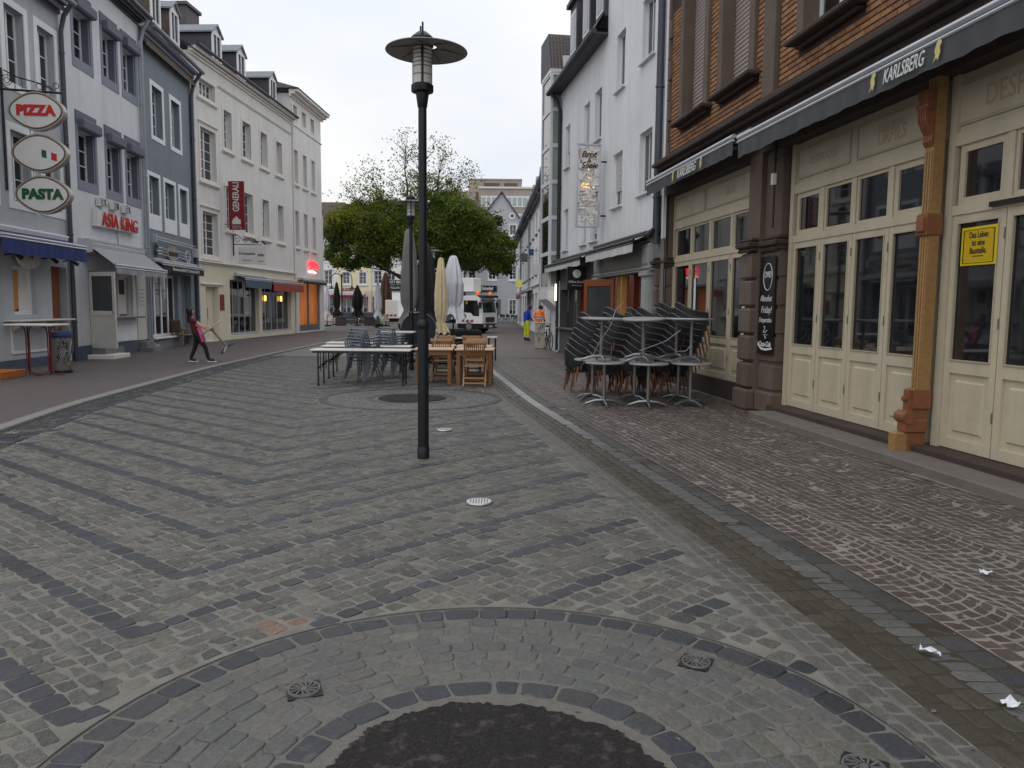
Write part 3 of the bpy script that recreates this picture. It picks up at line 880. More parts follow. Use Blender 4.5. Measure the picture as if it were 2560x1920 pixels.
def sash_door(root, u0, u1, z0, z1, zg, zt=None, material='cream_paint', y=.2, glass='glass', name='door', st=.085, top=.09):
    """leaf with a glazed upper part and a raised lower panel"""
    w = u1 - u0
    b = MB(); d = .055
    b.box(0, st, 0, d, 0, z1 - z0); b.box(w - st, w, 0, d, 0, z1 - z0)
    b.box(st, w - st, .002, d, 0, .11); b.box(st, w - st, .002, d, z1 - z0 - top, z1 - z0)
    b.box(st, w - st, .002, d, zg - z0 - .14, zg - z0)
    o = b.build(name, material, root, (u0, y, z0))
    MB().box(st, w - st, .026, .034, zg - z0, z1 - z0 - top).build('pane', glass, o)
    b = MB(); a, c, e, f = st, w - st, .11, zg - z0 - .14
    b.box(a, c, .03, .04, e, f)
    i = .075
    if c - a > .25:
        for (yy, k0, k1) in ((.012, i, i + .018),):
            b.add([(a + k0, .03, e + k0), (c - k0, .03, e + k0), (c - k0, .03, f - k0), (a + k0, .03, f - k0),
                   (a + k1, yy, e + k1), (c - k1, yy, e + k1), (c - k1, yy, f - k1), (a + k1, yy, f - k1)],
                  [(0, 1, 5, 4), (1, 2, 6, 5), (2, 3, 7, 6), (3, 0, 4, 7), (4, 5, 6, 7)])
    b.build('panel', material, o)
    b = MB()    # beading round the glass and hinges
    zg0 = zg - z0; t1 = z1 - z0 - top
    for (p, q) in (((st, .0, zg0), (w - st, .0, zg0)), ((st, .0, t1), (w - st, .0, t1)), ((st, .0, zg0), (st, .0, t1)), ((w - st, .0, zg0), (w - st, .0, t1))):
        b.bar((p[0], -.002, p[2]), (q[0], -.002, q[2]), .018, .014)
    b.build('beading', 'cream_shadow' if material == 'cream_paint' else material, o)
    for zz in (.35, (z1 - z0) * .52, z1 - z0 - .3):
        MB().tube([(w - .004, -.006, zz), (w - .004, -.006, zz + .11)], .008, 6).build('hinge', 'brushed', o)
    return o

def awning(root, u0, u1, z_top, z_low, proj, valance, fabric, name='awning', cassette=True, rail='alu', y0=-.06, wavy=0.0, val_mat=None):
    """folding-arm awning: cassette on the wall, sloping cloth, front rail and hanging valance"""
    o = MB()
    o.bbox(u0 - .03, u1 + .03, y0 - .16, y0 + .05, z_top - .02, z_top + .14, .03)
    r = o.build(name, rail if cassette else 'alu', root)
    b = MB(); n = max(4, int((u1 - u0) / .35))
    for k in range(n):
        a, c = u0 + (u1 - u0) * k / n, u0 + (u1 - u0) * (k + 1) / n
        y1 = y0 - .12; y2 = y0 - proj
        b.quad((a, y1, z_top + .03), (c, y1, z_top + .03), (c, y2, z_low + .03), (a, y2, z_low + .03))
    b.build('cloth', fabric, r)
    b = MB(); y2 = y0 - proj
    b.tube([(u0 - .02, y2, z_low + .045), (u1 + .02, y2, z_low + .045)], .035, 10)
    b.tube([(u0 - .02, y2 - .006, z_low - .02), (u1 + .02, y2 - .006, z_low - .02)], .022, 8)
    b.build('front_rail', rail, r, smooth=True)
    b = MB(); m_ = max(24, int((u1 - u0) / .05)); v = []
    for k in range(m_ + 1):
        u = u0 + (u1 - u0) * k / m_
        dy = .012 * math.sin(k * .9) + .008 * math.sin(k * .37 + 2)
        hem = valance - (wavy * abs(math.sin(k * PI / 4)) if wavy else .006 * math.sin(k * .31))
        v += [(u, y2 - .01, z_low - .03), (u, y2 - .01 + dy, z_low - .03 - hem)]
    b.add(v, [(2 * k, 2 * k + 2, 2 * k + 3, 2 * k + 1) for k in range(m_)])
    b.build('valance', val_mat or fabric, r, smooth=True)
    b = MB()
    for u in (u0 + .35, u1 - .35):
        md = (u, y0 - proj * .55 - .02, (z_top + z_low) / 2 - .05)
        b.bar((u, y0, z_top - .02), md, .04, .05); b.bar(md, (u, y2, z_low), .04, .05)
    b.build('arm', 'black_metal', r)
    return r

def roof_slab(root, u0, u1, z0, run, rise, material, over=.25, name='roof', th=.12):
    b = MB()
    b.add([(u0, -over, z0 - over * rise / run), (u1, -over, z0 - over * rise / run), (u1, run, z0 + rise), (u0, run, z0 + rise),
           (u0, -over, z0 - over * rise / run - th), (u1, -over, z0 - over * rise / run - th), (u1, run, z0 + rise - th), (u0, run, z0 + rise - th)],
          [(0, 1, 2, 3), (4, 7, 6, 5), (0, 4, 5, 1), (1, 5, 6, 2), (3, 2, 6, 7), (0, 3, 7, 4)])
    b.quad((u0, run, z0 + rise), (u1, run, z0 + rise), (u1, run + 4, z0 + rise * .6), (u0, run + 4, z0 + rise * .6))
    return b.build(name, material, root)

def dormer(roof, u, w, yf, z0, h, depth, cheek, face='white_frame', peak=.35):
    b = MB()   # cheeks and little gable roof
    b.quad((u, yf, z0), (u, yf + depth, z0), (u, yf + depth, z0 + h), (u, yf, z0 + h))
    b.quad((u + w, yf, z0), (u + w, yf + depth, z0), (u + w, yf + depth, z0 + h), (u + w, yf, z0 + h))
    o = b.build('dormer', cheek, roof)
    b = MB(); e = .12
    for s in (0, 1):
        a = (u - e, z0 + h - .06) if s == 0 else (u + w + e, z0 + h - .06)
        c = (u + w / 2, z0 + h + peak)
        b.add([(a[0], yf - .12, a[1]), (c[0], yf - .12, c[1]), (c[0], yf + depth, c[1]), (a[0], yf + depth, a[1]),
               (a[0], yf - .12, a[1] - .07), (c[0], yf - .12, c[1] - .07), (c[0], yf + depth, c[1] - .07), (a[0], yf + depth, a[1] - .07)],
              [(0, 1, 2, 3), (4, 7, 6, 5), (0, 4, 5, 1), (3, 2, 6, 7), (0, 3, 7, 4)])
    b.build('dormer_roof', 'zinc', o)
    b = MB(); b.add([(u, yf - .01, z0 + h - .03), (u + w, yf - .01, z0 + h - .03), (u + w / 2, yf - .01, z0 + h + peak - .05)], [(0, 1, 2)])
    b.box(u - .02, u + .12, yf - .05, yf, z0, z0 + h); b.box(u + w - .12, u + w + .02, yf - .05, yf, z0, z0 + h)
    b.box(u + .12, u + w - .12, yf - .04, yf, z0 + h - .14, z0 + h); b.box(u + .12, u + w - .12, yf - .06, yf, z0, z0 + .08)
    b.box(u + w / 2 - .03, u + w / 2 + .03, yf - .035, yf, z0 + .08, z0 + h - .14)
    b.build('dormer_front', face, o)
    MB().box(u + .12, u + w - .12, yf + .01, yf + .02, z0 + .08, z0 + h - .14).build('pane', 'glass', o)
    return o

def house_mass(root, u0, u1, z0, z1, material, depth=9.0, name='side_wall'):
    """side and back walls behind the facade"""
    b = MB()
    b.quad((u0, .0, z0), (u0, depth, z0), (u0, depth, z1), (u0, .0, z1))
    b.quad((u1, .0, z0), (u1, depth, z0), (u1, depth, z1), (u1, .0, z1))
    b.quad((u0, depth, z0), (u1, depth, z0), (u1, depth, z1), (u0, depth, z1))
    b.quad((u0, .3, z0), (u1, .3, z0), (u1, .3, z1), (u0, .3, z1))
    return b.build(name, material, root)

def cornice(root, u0, u1, z, prof, material, name='cornice', y=0.0):
    """prof: list of (proud, height) steps from the bottom"""
    b = MB(); zz = z
    for (p, h) in prof:
        b.bbox(u0, u1, y - p, y + .02, zz, zz + h, .012); zz += h
    return b.build(name, material, root)

def lettering(name, body, size, material, parent, u, y, z, **k):
    return text(name, body, size, material, parent, (u, y, z), UP, **k)
# ------------------------------------------------------------------ left side of the street
def fpt(root, u, y, z=0.0):
    a = root.rotation_euler.z
    return (root.location.x + u * math.cos(a) - y * math.sin(a), root.location.y + u * math.sin(a) + y * math.cos(a), z)
def on(root, name, label, cat, u, y, z=0.0, group=None, rz=0.0):
    return thing(name, label, cat, fpt(root, u, y, z), root.rotation_euler.z + rz, group)
SIDE_L = Matrix(((0, 0, -1), (-1, 0, 0), (0, 1, 0))).to_euler()
SIDE_R = Matrix(((0, 0, 1), (1, 0, 0), (0, 1, 0))).to_euler()
P0, P1, P2, P3, P4, P5 = (-11.64, 14.0), (-12.24, 21.45), (-12.69, 26.95), (-13.14, 32.1), (-12.47, 44.15), (-12.21, 49.8)
WS = ('trim_white',)

# ---- pizzeria, blue-grey
B1 = building('pizzeria_house', 'blue-grey plastered house with white window surrounds at the left edge', P0, P1)
cols = [(1.7, 2.55), (3.25, 4.1), (4.82, 5.68), (6.3, 7.15)]
holes = [(a, b, 4.08, 5.78) for a, b in cols] + [(a, b, 6.9, 8.68) for a, b in cols]
shop = [(4.62, 5.66, 1.36, 2.54), (6.42, 7.25, .30, 2.62)]
wall(B1, 0, 7.47, .28, 9.6, holes + shop, 'wall_bluegrey', .25)
house_mass(B1, 0, 7.47, 0, 9.6, 'wall_bluegrey')
wall(B1, 0, 7.47, 0, .28, [(6.42, 7.25, .0, .28)], 'plinth_blue', .25, 'plinth', y=-.03)
for a, b in cols:
    for (c, d) in ((4.08, 5.78), (6.9, 8.68)):
        window(B1, a, b, c, d, 2, 3, y=.18, sur=(.17, .025, 'trim_white'), curtain=.12)
cornice(B1, 0, 7.5, 9.35, [(.06, .12), (.14, .1), (.26, .1)], 'trim_grey')
roof_slab(B1, 0, 7.5, 9.72, 3.4, 3.6, 'slate')
b = MB(); b.tube([(0, -.42, 9.66), (7.5, -.42, 9.62)], .075, 10); b.build('gutter', 'zinc', B1, smooth=True)
pipe(B1, 7.40, .1, 8.9, .06, 'pipe', bend=(0, -.3, .7))
o = MB(); o.box(4.66, 5.62, .2, .24, 1.38, 2.5); o.build('window_board', 'interior_dark', B1)
b = MB(); b.box(4.62, 4.70, .12, .2, 1.36, 2.54); b.box(5.58, 5.66, .12, .2, 1.36, 2.54); b.box(4.70, 5.58, .12, .2, 1.36, 1.44); b.box(4.70, 5.58, .12, .2, 2.46, 2.54)
o = b.build('shop_window', 'trim_white', B1)
b = MB(); pts = [(4.84 + .16 * math.sin(t) * .9, 1.95 + .5 * -math.cos(t)) for t in np.linspace(-2.2, 2.2, 14)]
b.prism([(4.80, 1.60), (4.84, 1.50), (4.93, 1.46), (5.02, 1.52), (5.06, 1.62), (5.12, 2.46), (4.86, 2.46)], .13, .17, 'y')
b.build('menu_paddle', 'ply', o)
b = MB(); b.box(5.14, 5.58, .17, .18, 1.44, 2.46); b.build('panel', 'trim_cream', o)
b = MB(); b.box(6.44, 7.23, .2, .24, .3, 2.6); o = b.build('door', 'orange_wood', B1)
awning(B1, 3.0, 6.95, 3.30, 3.12, .62, .34, 'awning_blue')
cornice(B1, 3.0, 7.3, 3.42, [(.10, .05)], 'trim_white', 'awning_flashing')
b = MB(); b.bbox(4.15, 6.85, -.38, .0, 1.20, 1.245, .012)
for u in (4.5, 5.5, 6.5): b.add([(u, -.32, 1.2), (u, 0, 1.2), (u, 0, .95), (u + .03, -.32, 1.2), (u + .03, 0, 1.2), (u + .03, 0, .95)], [(0, 1, 2), (3, 5, 4), (0, 2, 5, 3)])
b.build('counter_shelf', 'white_top', B1)
b = MB(); b.box(4.4, 6.1, -.03, .01, .42, .48); b.box(4.4, 4.46, -.025, .01, .48, 1.1); b.box(6.04, 6.1, -.025, .01, .48, 1.1); b.box(4.46, 6.04, -.025, .01, 1.04, 1.1)
b.build('wall_panel_moulding', 'trim_cream', B1)
for u in (4.35, 6.0, 7.1):
    b = MB(); b.tube([(u, 0, 2.78), (u, -.22, 2.82)], .018, 6); b.tube([(u - .06, -.2, 2.86), (u + .1, -.34, 2.70)], [.04, .06], 8)
    b.build('spotlight', 'black_metal', B1, smooth=True)
# oval plaque over the window
t = on(B1, 'oval_plaque', 'cream half-oval plaque hanging under the blue awning', 'sign', 5.15, -.12, 2.62)
b = MB(); n = 24
b.prism([(.56 * math.cos(2 * PI * k / n), .2 + .34 * math.sin(2 * PI * k / n)) for k in range(n)], -.02, .02, 'y'); b.build('plate', 'trim_cream', t)
lettering('lettering', '24', .2, 'ink', t, .05, -.03, .16, depth=.006, shear=.3)
# pizza pasta hanging sign
X0, Y0 = fpt(B1, 4.55, -.03)[:2]
t = thing('oval_sign_stack', 'three oval hanging signs on a wrought iron bracket, reading pizza above pasta', 'sign', (X0, Y0, 0), B1.rotation_euler.z)
b = MB(); b.tube([(0, 0, 4.3), (0, 0, 7.1)], .028, 8); b.tube([(0, .05, 6.62), (0, -1.36, 6.56)], .026, 8)
b.tube([(0, .2, 4.55), (0, -.0, 4.55)], .03, 8); b.tube([(0, .2, 6.6), (0, 0, 6.6)], .03, 8)
b.build('bracket', 'lamp_black', t, smooth=True)
b = MB(); b.tube([(0, -.06, 7.05), (0, -.35, 6.9), (0, -.8, 6.78), (0, -1.2, 6.62)], .016, 6)
for (cy, cz, r_) in ((-.12, 6.82, .13), (-.12, 6.82, .07), (-1.22, 6.72, .07), (-.85, 6.7, .08)):
    b.tube([(0, cy + r_ * (1 - k * .012) * math.cos(k * .42), cz + r_ * (1 - k * .012) * math.sin(k * .42)) for k in range(16)], .009, 5)
for cy in (-.3, -.95):
    b.tube([(0, cy, 6.62), (0, cy, 6.98 + cy * .25), (0, cy - .16, 6.93 + cy * .25), (0, cy - .16, 6.6)], .01, 5)
b.build('scrollwork', 'lamp_black', t, smooth=True)
for (zc, word, m_) in ((6.12, 'PIZZA', 'sign_red'), (5.16, None, None), (4.20, 'PASTA', 'sign_green')):
    cy = -.78 - .03 * (6.12 - zc)
    def ov(a, b_, k=36):
        r = []
        for i in range(k):
            q = 2 * PI * i / k; e = 1 + .035 * math.cos(4 * q)
            r.append((a * math.cos(q) * e, b_ * math.sin(q) * e))
        return r
    b = MB(); b.prism([(cy + p, zc + q) for p, q in ov(.61, .43)], -.09, .09, 'x'); o = b.build('oval', 'sign_rim', t)
    b = MB(); b.prism([(cy + p, zc + q) for p, q in ov(.545, .365)], -.10, -.09, 'x'); b.build('face', 'sign_white', o)
    b = MB(); pr = ov(.565, .385); b.tube([(-.096, cy + p, zc + q) for p, q in pr + pr[:1]], .011, 5, caps=False); b.build('edge_line', 'ink_brown', o)
    if word:
        text('lettering', word, .31, m_, o, (-.105, cy, zc), SIDE_L, depth=.02, bold=.020, space=1.02)
    else:
        for (y0_, y1_, m2) in ((-.06, -.17, 'sign_green'), (-.17, -.27, 'paper'), (-.27, -.40, 'sign_red')):
            v = [(-.104, cy + y0_, zc + .07 - (y0_ + .1) * -.3), (-.104, cy + y1_, zc + .07 - (y1_ + .1) * -.3), (-.104, cy + y1_, zc - .10 - (y1_ + .1) * -.3), (-.104, cy + y0_, zc - .10 - (y0_ + .1) * -.3)]
            MB().add(v, [(0, 1, 2, 3)]).build('flag_stripe', m2, o)
    b = MB()
    for s in (-.22, .22): b.tube([(0, cy + s, zc + .41), (0, cy + s, zc + .56)], .01, 5)
    b.build('chain', 'sign_rim', o)

# ---- snack bar, lavender white
B2 = building('snack_bar_house', 'pale lavender house with grey window surrounds and a red lettered shop sign', P1, P2)
LB = B2['len']
cols = [(.80, 1.83), (2.63, 3.58), (4.10, 5.06)]
rows = [(5.14, 6.56), (8.52, 9.86)]
holes = [(a, b, c, d) for a, b in cols for c, d in rows]
wall(B2, 0, LB, .44, 11.2, holes + [(1.05, 1.72, .44, 2.6), (1.80, 4.18, 1.26, 2.58)], 'wall_lavender', .30)
house_mass(B2, 0, LB, 0, 11.2, 'wall_lavender')
wall(B2, 0, LB, 0, .44, [(1.05, 1.72, 0, .44)], 'plinth_blue', .25, 'plinth', y=-.04)
for a, b in cols:
    for c, d in rows:
        o = window(B2, a, b, c, d, 2, 3, y=.24, sur=(.13, .02, 'trim_grey', .27))
        bb = MB(); w = b - a
        bb.box(-.13, w + .13, -.27, -.20, d - c + .13, d - c + .50); bb.bbox(-.02, w + .1, -.44, -.2, d - c - .02, d - c + .30, .05)
        bb.build('blind_box', 'shutter_grey', o)
        MB().box(w - .012, w - .002, -.2, -.01, 0, d - c).build('reveal_lining', 'shutter_grey', o)
cornice(B2, 0, LB, 10.95, [(.05, .1), (.14, .09), (.3, .1)], 'pipe')
b = MB(); b.tube([(0, -.42, 11.26), (LB, -.42, 11.22)], .08, 10); b.build('gutter', 'pipe', B2, smooth=True)
roof_slab(B2, 0, LB, 11.3, 4.5, 2.4, 'slate')
pipe(B2, LB - .1, .15, 10.4, .06, 'pipe_light', bend=(0, -.32, .75), foot=.3)
pipe(B2, LB - .26, .15, 10.4, .03, 'pipe_light')
awning(B2, .75, 4.75, 3.28, 2.72, .85, .20, 'awning_grey', wavy=.05)
b = MB(); b.add([(.45, -.05, 3.5), (.75, -.3, 3.42), (.75, -.3, 3.12), (.45, -.05, 3.05)], [(0, 1, 2, 3)]); b.box(.75, 4.9, -.2, .0, 3.43, 3.5); b.build('awning_hood', 'alu', B2)
b = MB(); b.box(1.05, 1.72, .28, .3, .3, 2.6); b.build('doorway', 'interior_dark', B2)
b = MB(); b.box(1.05, 1.13, .14, .24, .44, 2.6); b.box(1.62, 1.72, .14, .24, .44, 2.6); b.box(1.3, 1.36, .15, .2, .44, 2.6); b.build('door_frame', 'trim_cream', B2)
MB().box(1.80, 4.18, .9, .92, 1.2, 2.6).build('shop_interior', 'interior_dark', B2)
b = MB(); b.box(1.80, 1.88, .1, .2, 1.26, 2.58); b.box(4.10, 4.18, .1, .2, 1.26, 2.58); b.box(3.25, 3.33, .1, .2, 1.26, 2.58); b.box(1.88, 4.10, .1, .2, 2.50, 2.58)
o = b.build('serving_window', 'trim_cream', B2)
b = MB(); b.box(3.4, 4.05, .16, .17, 1.32, 2.5); b.build('menu_print', 'trim_cream', o)
b = MB(); b.box(3.5, 3.9, .15, .158, 1.95, 2.42); b.build('menu_picture', 'interior_dark', o)
MB().bbox(1.70, 4.30, -.34, .05, 1.19, 1.25, .012).build('serving_shelf', 'plinth_grey', B2)
b = MB(); b.box(1.9, 4.25, -.055, .0, .46, 1.17); b.build('counter_front', 'trim_white', B2)
b = MB(); b.box(4.45, 5.2, -.03, 0, .44, 2.6); b.box(4.5, 5.12, -.045, -.03, 1.5, 2.28); b.build('notice_panel', 'door_white', B2)
b = MB()
for k in range(5): b.box(4.6, 5.0, -.05, -.045, 1.6 + k * .13, 1.62 + k * .13)
b.build('notice_lines', 'plinth_grey', B2)
# open door leaf standing out into the pavement
o = MB(); w, h = .92, 2.2
o.box(0, .09, 0, .05, 0, h); o.box(w - .09, w, 0, .05, 0, h); o.box(.09, w - .09, 0, .05, 0, .14); o.box(.09, w - .09, 0, .05, h - .12, h); o.box(.09, w - .09, 0, .05, .95, 1.08)
leaf = o.build('open_door', 'door_white', B2, (1.02, -.02, .36), (0, 0, R(-112)))
MB().box(.09, w - .09, .02, .03, 1.08, h - .12).build('pane', 'glass_dim', leaf)
MB().box(.09, w - .09, .02, .03, .14, .95).build('panel', 'door_white', leaf)
b = MB(); b.tube([(w - .05, -.05, 1.0), (w - .05, -.05, 1.16)], .012, 6); b.tube([(w - .05, .0, 1.02), (w - .05, -.05, 1.02)], .01, 6); b.build('handle', 'brushed', leaf)
for (u0_, u1_, d_, h_, nm, m_) in ((.7, 1.9, .75, .17, 'low_step', 'trim_cream'), (1.0, 2.3, .42, .34, 'upper_step', 'plinth_grey'), (4.45, 5.3, .5, .2, 'low_step', 'plinth_grey'), (4.55, 5.2, .25, .4, 'upper_step', 'plinth_grey')):
    MB().bbox(u0_, u1_, -d_, -.045, .03, h_, .015).build(nm, m_, B2)
# red letters on a pale panel, three character plates above
t = on(B2, 'shop_sign', 'pale wedge sign with red capital letters over the grey awning', 'sign', 0, -.06)
b = MB(); b.prism([(1.42, 3.92), (4.32, 3.96), (4.42, 4.16), (1.62, 4.4), (1.5, 4.46)], -.10, .05, 'y'); b.build('panel', 'sign_white', t)
lettering('lettering', 'ASIA KING', .60, 'sign_red', t, 3.02, -.13, 4.14, depth=.03, bold=.0, xs=.92)
b = MB(); b.tube([(3.0, .02, 3.92), (3.05, .0, 3.7), (3.1, .02, 3.45)], .01, 5); b.build('cable', 'black_metal', t)
for k, uu in enumerate((1.95, 2.85, 3.72)):
    o = MB(); o.box(uu - .24, uu + .2, -.08, .03, 4.54, 4.78); p = o.build('character_plate', 'sign_white', t)
    b = MB(); y_ = -.09
    for j in range(4): b.bar((uu - .2, y_, 4.57 + j * .06), (uu - .02, y_, 4.575 + j * .06), .018, .012)
    if k == 1:
        for j in range(3): b.bar((uu + .02 + j * .06, y_, 4.56), (uu + .02 + j * .06, y_, 4.76), .014, .012)
        b.bar((uu + .02, y_, 4.66), (uu + .18, y_, 4.67), .014, .012)
    else:
        b.bar((uu + .12, y_, 4.78), (uu + .06, y_, 4.56), .016, .012); b.bar((uu + .05, y_, 4.70), (uu + .19, y_, 4.56), .016, .012); b.bar((uu + .02, y_, 4.73), (uu + .19, y_, 4.73), .016, .012)
    b.build('strokes', 'shop_dark', p)

# ---- teal house
B3 = building('teal_house', 'narrow teal-grey house with white framed windows and slate dormers', P2, P3)
LB = B3['len']
top_ = [(.95, 1.95), (2.87, 3.82)]; low_ = [(.40, 1.34), (1.94, 2.95), (3.52, 4.43)]
holes = [(a, b, 7.60, 9.33) for a, b in top_] + [(a, b, 4.42, 6.14) for a, b in low_]
wall(B3, 0, LB, .42, 10.75, holes + [(.30, 2.98, .46, 2.72), (3.35, 4.55, .0 + .42, 2.78)], 'wall_teal', .28)
wall(B3, 0, LB, 0, .42, [(3.35, 4.55, 0, .42)], 'plinth_grey', .25, 'plinth', y=-.03)
house_mass(B3, 0, LB, 0, 10.75, 'wall_teal')
for a, b in top_: window(B3, a, b, 7.60, 9.33, 2, 4, y=.22, sur=(.16, .025, 'trim_white'))
for a, b in low_:
    o = window(B3, a, b, 4.82, 6.14, 2, 3, y=.22, sur=(.14, .025, 'trim_white', .54), panes=True)
    MB().box(0, b - a, -.06, -.04, -.40, 0).build('apron_panel', 'wall_bluegrey', o)
cornice(B3, 0, LB, 10.62, [(.08, .10), (.2, .12), (.36, .14)], 'trim_grey')
b = MB(); b.tube([(-.05, -.50, 11.02), (LB + .15, -.50, 11.0)], .085, 10); b.build('gutter', 'zinc', B3, smooth=True)
rf = roof_slab(B3, 0, LB, 11.0, 1.6, 3.2, 'slate_brown')
dormer(rf, 3.75, .92, .22, 11.75, 1.25, 1.6, 'slate_brown'); dormer(rf, 1.75, .92, .22, 11.75, 1.25, 1.6, 'slate_brown')
pipe(B3, LB - .12, .1, 10.0, .07, 'pipe', bend=(0, -.4, .9)); pipe(B3, LB + .06, .1, 10.9, .045, 'pipe_light')
# folding glass front
for k in range(4):
    a = .30 + 2.68 * k / 4; w = 2.68 / 4
    b = MB(); b.box(0, .06, 0, .06, 0, 2.26); b.box(w - .06, w, 0, .06, 0, 2.26); b.box(.06, w - .06, 0, .06, 0, .1); b.box(.06, w - .06, 0, .06, 2.18, 2.26)
    o = b.build('folding_door', 'trim_white', B3, (a + .004, .16, .46)); MB().box(.06, w - .06, .025, .033, .1, 2.18).build('pane', 'glass', o)
b = MB(); b.box(3.4, 4.5, .5, .52, .05, 2.78); b.box(3.35, 3.37, .28, .5, .05, 2.78); b.box(4.53, 4.55, .28, .5, .05, 2.78); b.build('recessed_entry', 'wall_bluegrey', B3)
MB().bbox(.2, 3.1, -.12, .0, .40, .47, .012).build('front_sill', 'trim_white', B3)
awning(B3, .15, 4.75, 3.12, 3.06, .40, .24, 'awning_black')
t = on(B3, 'awning_lettering', 'white print on the dark awning edge of the teal house', 'lettering', 0, -.52)
lettering('lettering', 'Überbackene BAGUETTES & frische SALATE', .155, 'chalk', t, 2.5, 0, 2.91, depth=.006, xs=1.05)
t = on(B3, 'relief_shop_sign', 'curled silver relief sign with a blue oval badge above the dark awning', 'sign', 0, -.05)
b = MB()
for j in range(3): b.tube([(.7 + k * .1, -.02 + .012 * math.sin(k), 3.43 + j * .11 + .02 * math.sin(k * .35)) for k in range(38)], .022, 6)
b.build('wavy_bars', 'alu', t, smooth=True)
b = MB(); n = 28; b.prism([(2.3 + .62 * math.cos(2 * PI * k / n), 3.55 + .27 * math.sin(2 * PI * k / n)) for k in range(n)], -.06, .0, 'y'); o = b.build('oval_badge', 'sign_rim', t)
MB().box(1.82, 2.8, -.075, -.055, 3.44, 3.6).build('badge_band', 'navy', o)
b = MB(); b.lathe([(.2, -.03), (.27, -.03), (.27, .03), (.2, .03), (.2, -.03)], 24, caps=False, M=Matrix.Translation((4.0, -.03, 3.52)) @ Matrix.Rotation(PI / 2, 4, 'X')); b.build('ring', 'alu', t, smooth=True)
b = MB(); b.tube([(.62, -.03, 3.3), (.72, -.03, 3.4), (.6, -.03, 3.55), (.74, -.03, 3.66), (.62, -.03, 3.8)], [.03, .07, .05, .07, .02], 8); b.build('hot_pepper', 'shop_dark', t, smooth=True)
b = MB(); b.tube([(.3, -.12, 4.02), (4.7, -.12, 3.98)], .022, 8); b.tube([(.3, -.12, 3.93), (4.7, -.12, 3.89)], .018, 8); b.box(.22, .34, -.2, -.02, 3.8, 4.1); b.box(4.62, 4.74, -.2, -.02, 3.55, 3.9); b.build('lamp_rail', 'alu', t)

# ---- long beige house
B4 = building('beige_house', 'long beige house with white trimmed windows, three slate dormers and dark glass shopfronts', P3, P4)
LB = B4['len']
reg = [(2.96 + .18, 4.15 - .18), (5.0 + .2, 6.4 - .2), (7.25 + .2, 8.5 - .16), (9.42 + .2, 10.6 - .14)]
big = [(.72, 2.28)]
holes = [(.78, 2.30, 10.35, 11.03)] + [(.78, 2.24, 6.95, 9.05), (.78, 2.24, 3.75, 5.58)]
holes += [(a, b, 8.66, 10.30) for a, b in reg] + [(a + .05, b + .05, 5.1, 6.98) for a, b in reg]
shops = [(3.30, 6.75, .22, 2.80), (7.15, 11.45, .22, 2.80)]
wall(B4, 0, LB, 3.42, 11.85, holes, 'wall_beige', .26)
wall(B4, 0, LB, 0, 3.42, [(.84, 2.12, .08, 2.42)] + shops, 'wall_cream', .30, 'shop_wall', y=-.02)
house_mass(B4, 0, LB, 0, 11.85, 'wall_beige')
window(B4, .78, 2.30, 10.35, 11.03, 4, 2, y=.2, sur=(.12, .03, 'trim_cream'), sill=(.2, .1, .08, 'trim_cream'))
for (c, d) in ((6.95, 9.05), (3.75, 5.58)):
    window(B4, .78, 2.24, c, d, 2, 5, y=.2, sur=(.14, .03, 'trim_cream'), sill=(.22, .12, .09, 'trim_cream'), top=(.16, .06, .05, 'trim_cream'))
for a, b in reg:
    window(B4, a, b, 8.66, 10.30, 2, 4, y=.22, sur=(.14, .03, 'trim_cream'), sill=(.22, .12, .08, 'trim_cream'))
    window(B4, a + .05, b + .05, 5.1, 6.98, 2, 4, y=.22, sur=(.14, .03, 'trim_cream'), sill=(.22, .12, .08, 'trim_cream'))
cornice(B4, 2.6, LB, 11.10, [(.05, .05), (.08, .03)], 'trim_cream', 'string_course')
cornice(B4, 0, LB, 11.72, [(.08, .10), (.18, .10), (.30, .12)], 'trim_cream')
cornice(B4, 0, LB, 3.36, [(.08, .07), (.16, .06)], 'trim_cream', 'shop_cornice')
b = MB(); b.tube([(0, -.4, 12.1), (LB, -.4, 12.06)], .075, 10); b.build('gutter', 'slate', B4, smooth=True)
rf = roof_slab(B4, 0, LB, 12.1, 4.5, 2.2, 'slate', over=.2)
for u in (3.3, 6.0, 10.2): dormer(rf, u, .92, .5, 12.5, 1.28, 2.4, 'slate', peak=.38)
b = MB(); b.box(6.6, 8.0, 3.2, 4.0, 13.0, 16.1); b.box(6.5, 8.1, 3.1, 4.1, 16.1, 16.25); b.build('chimney', 'rooftile', rf)
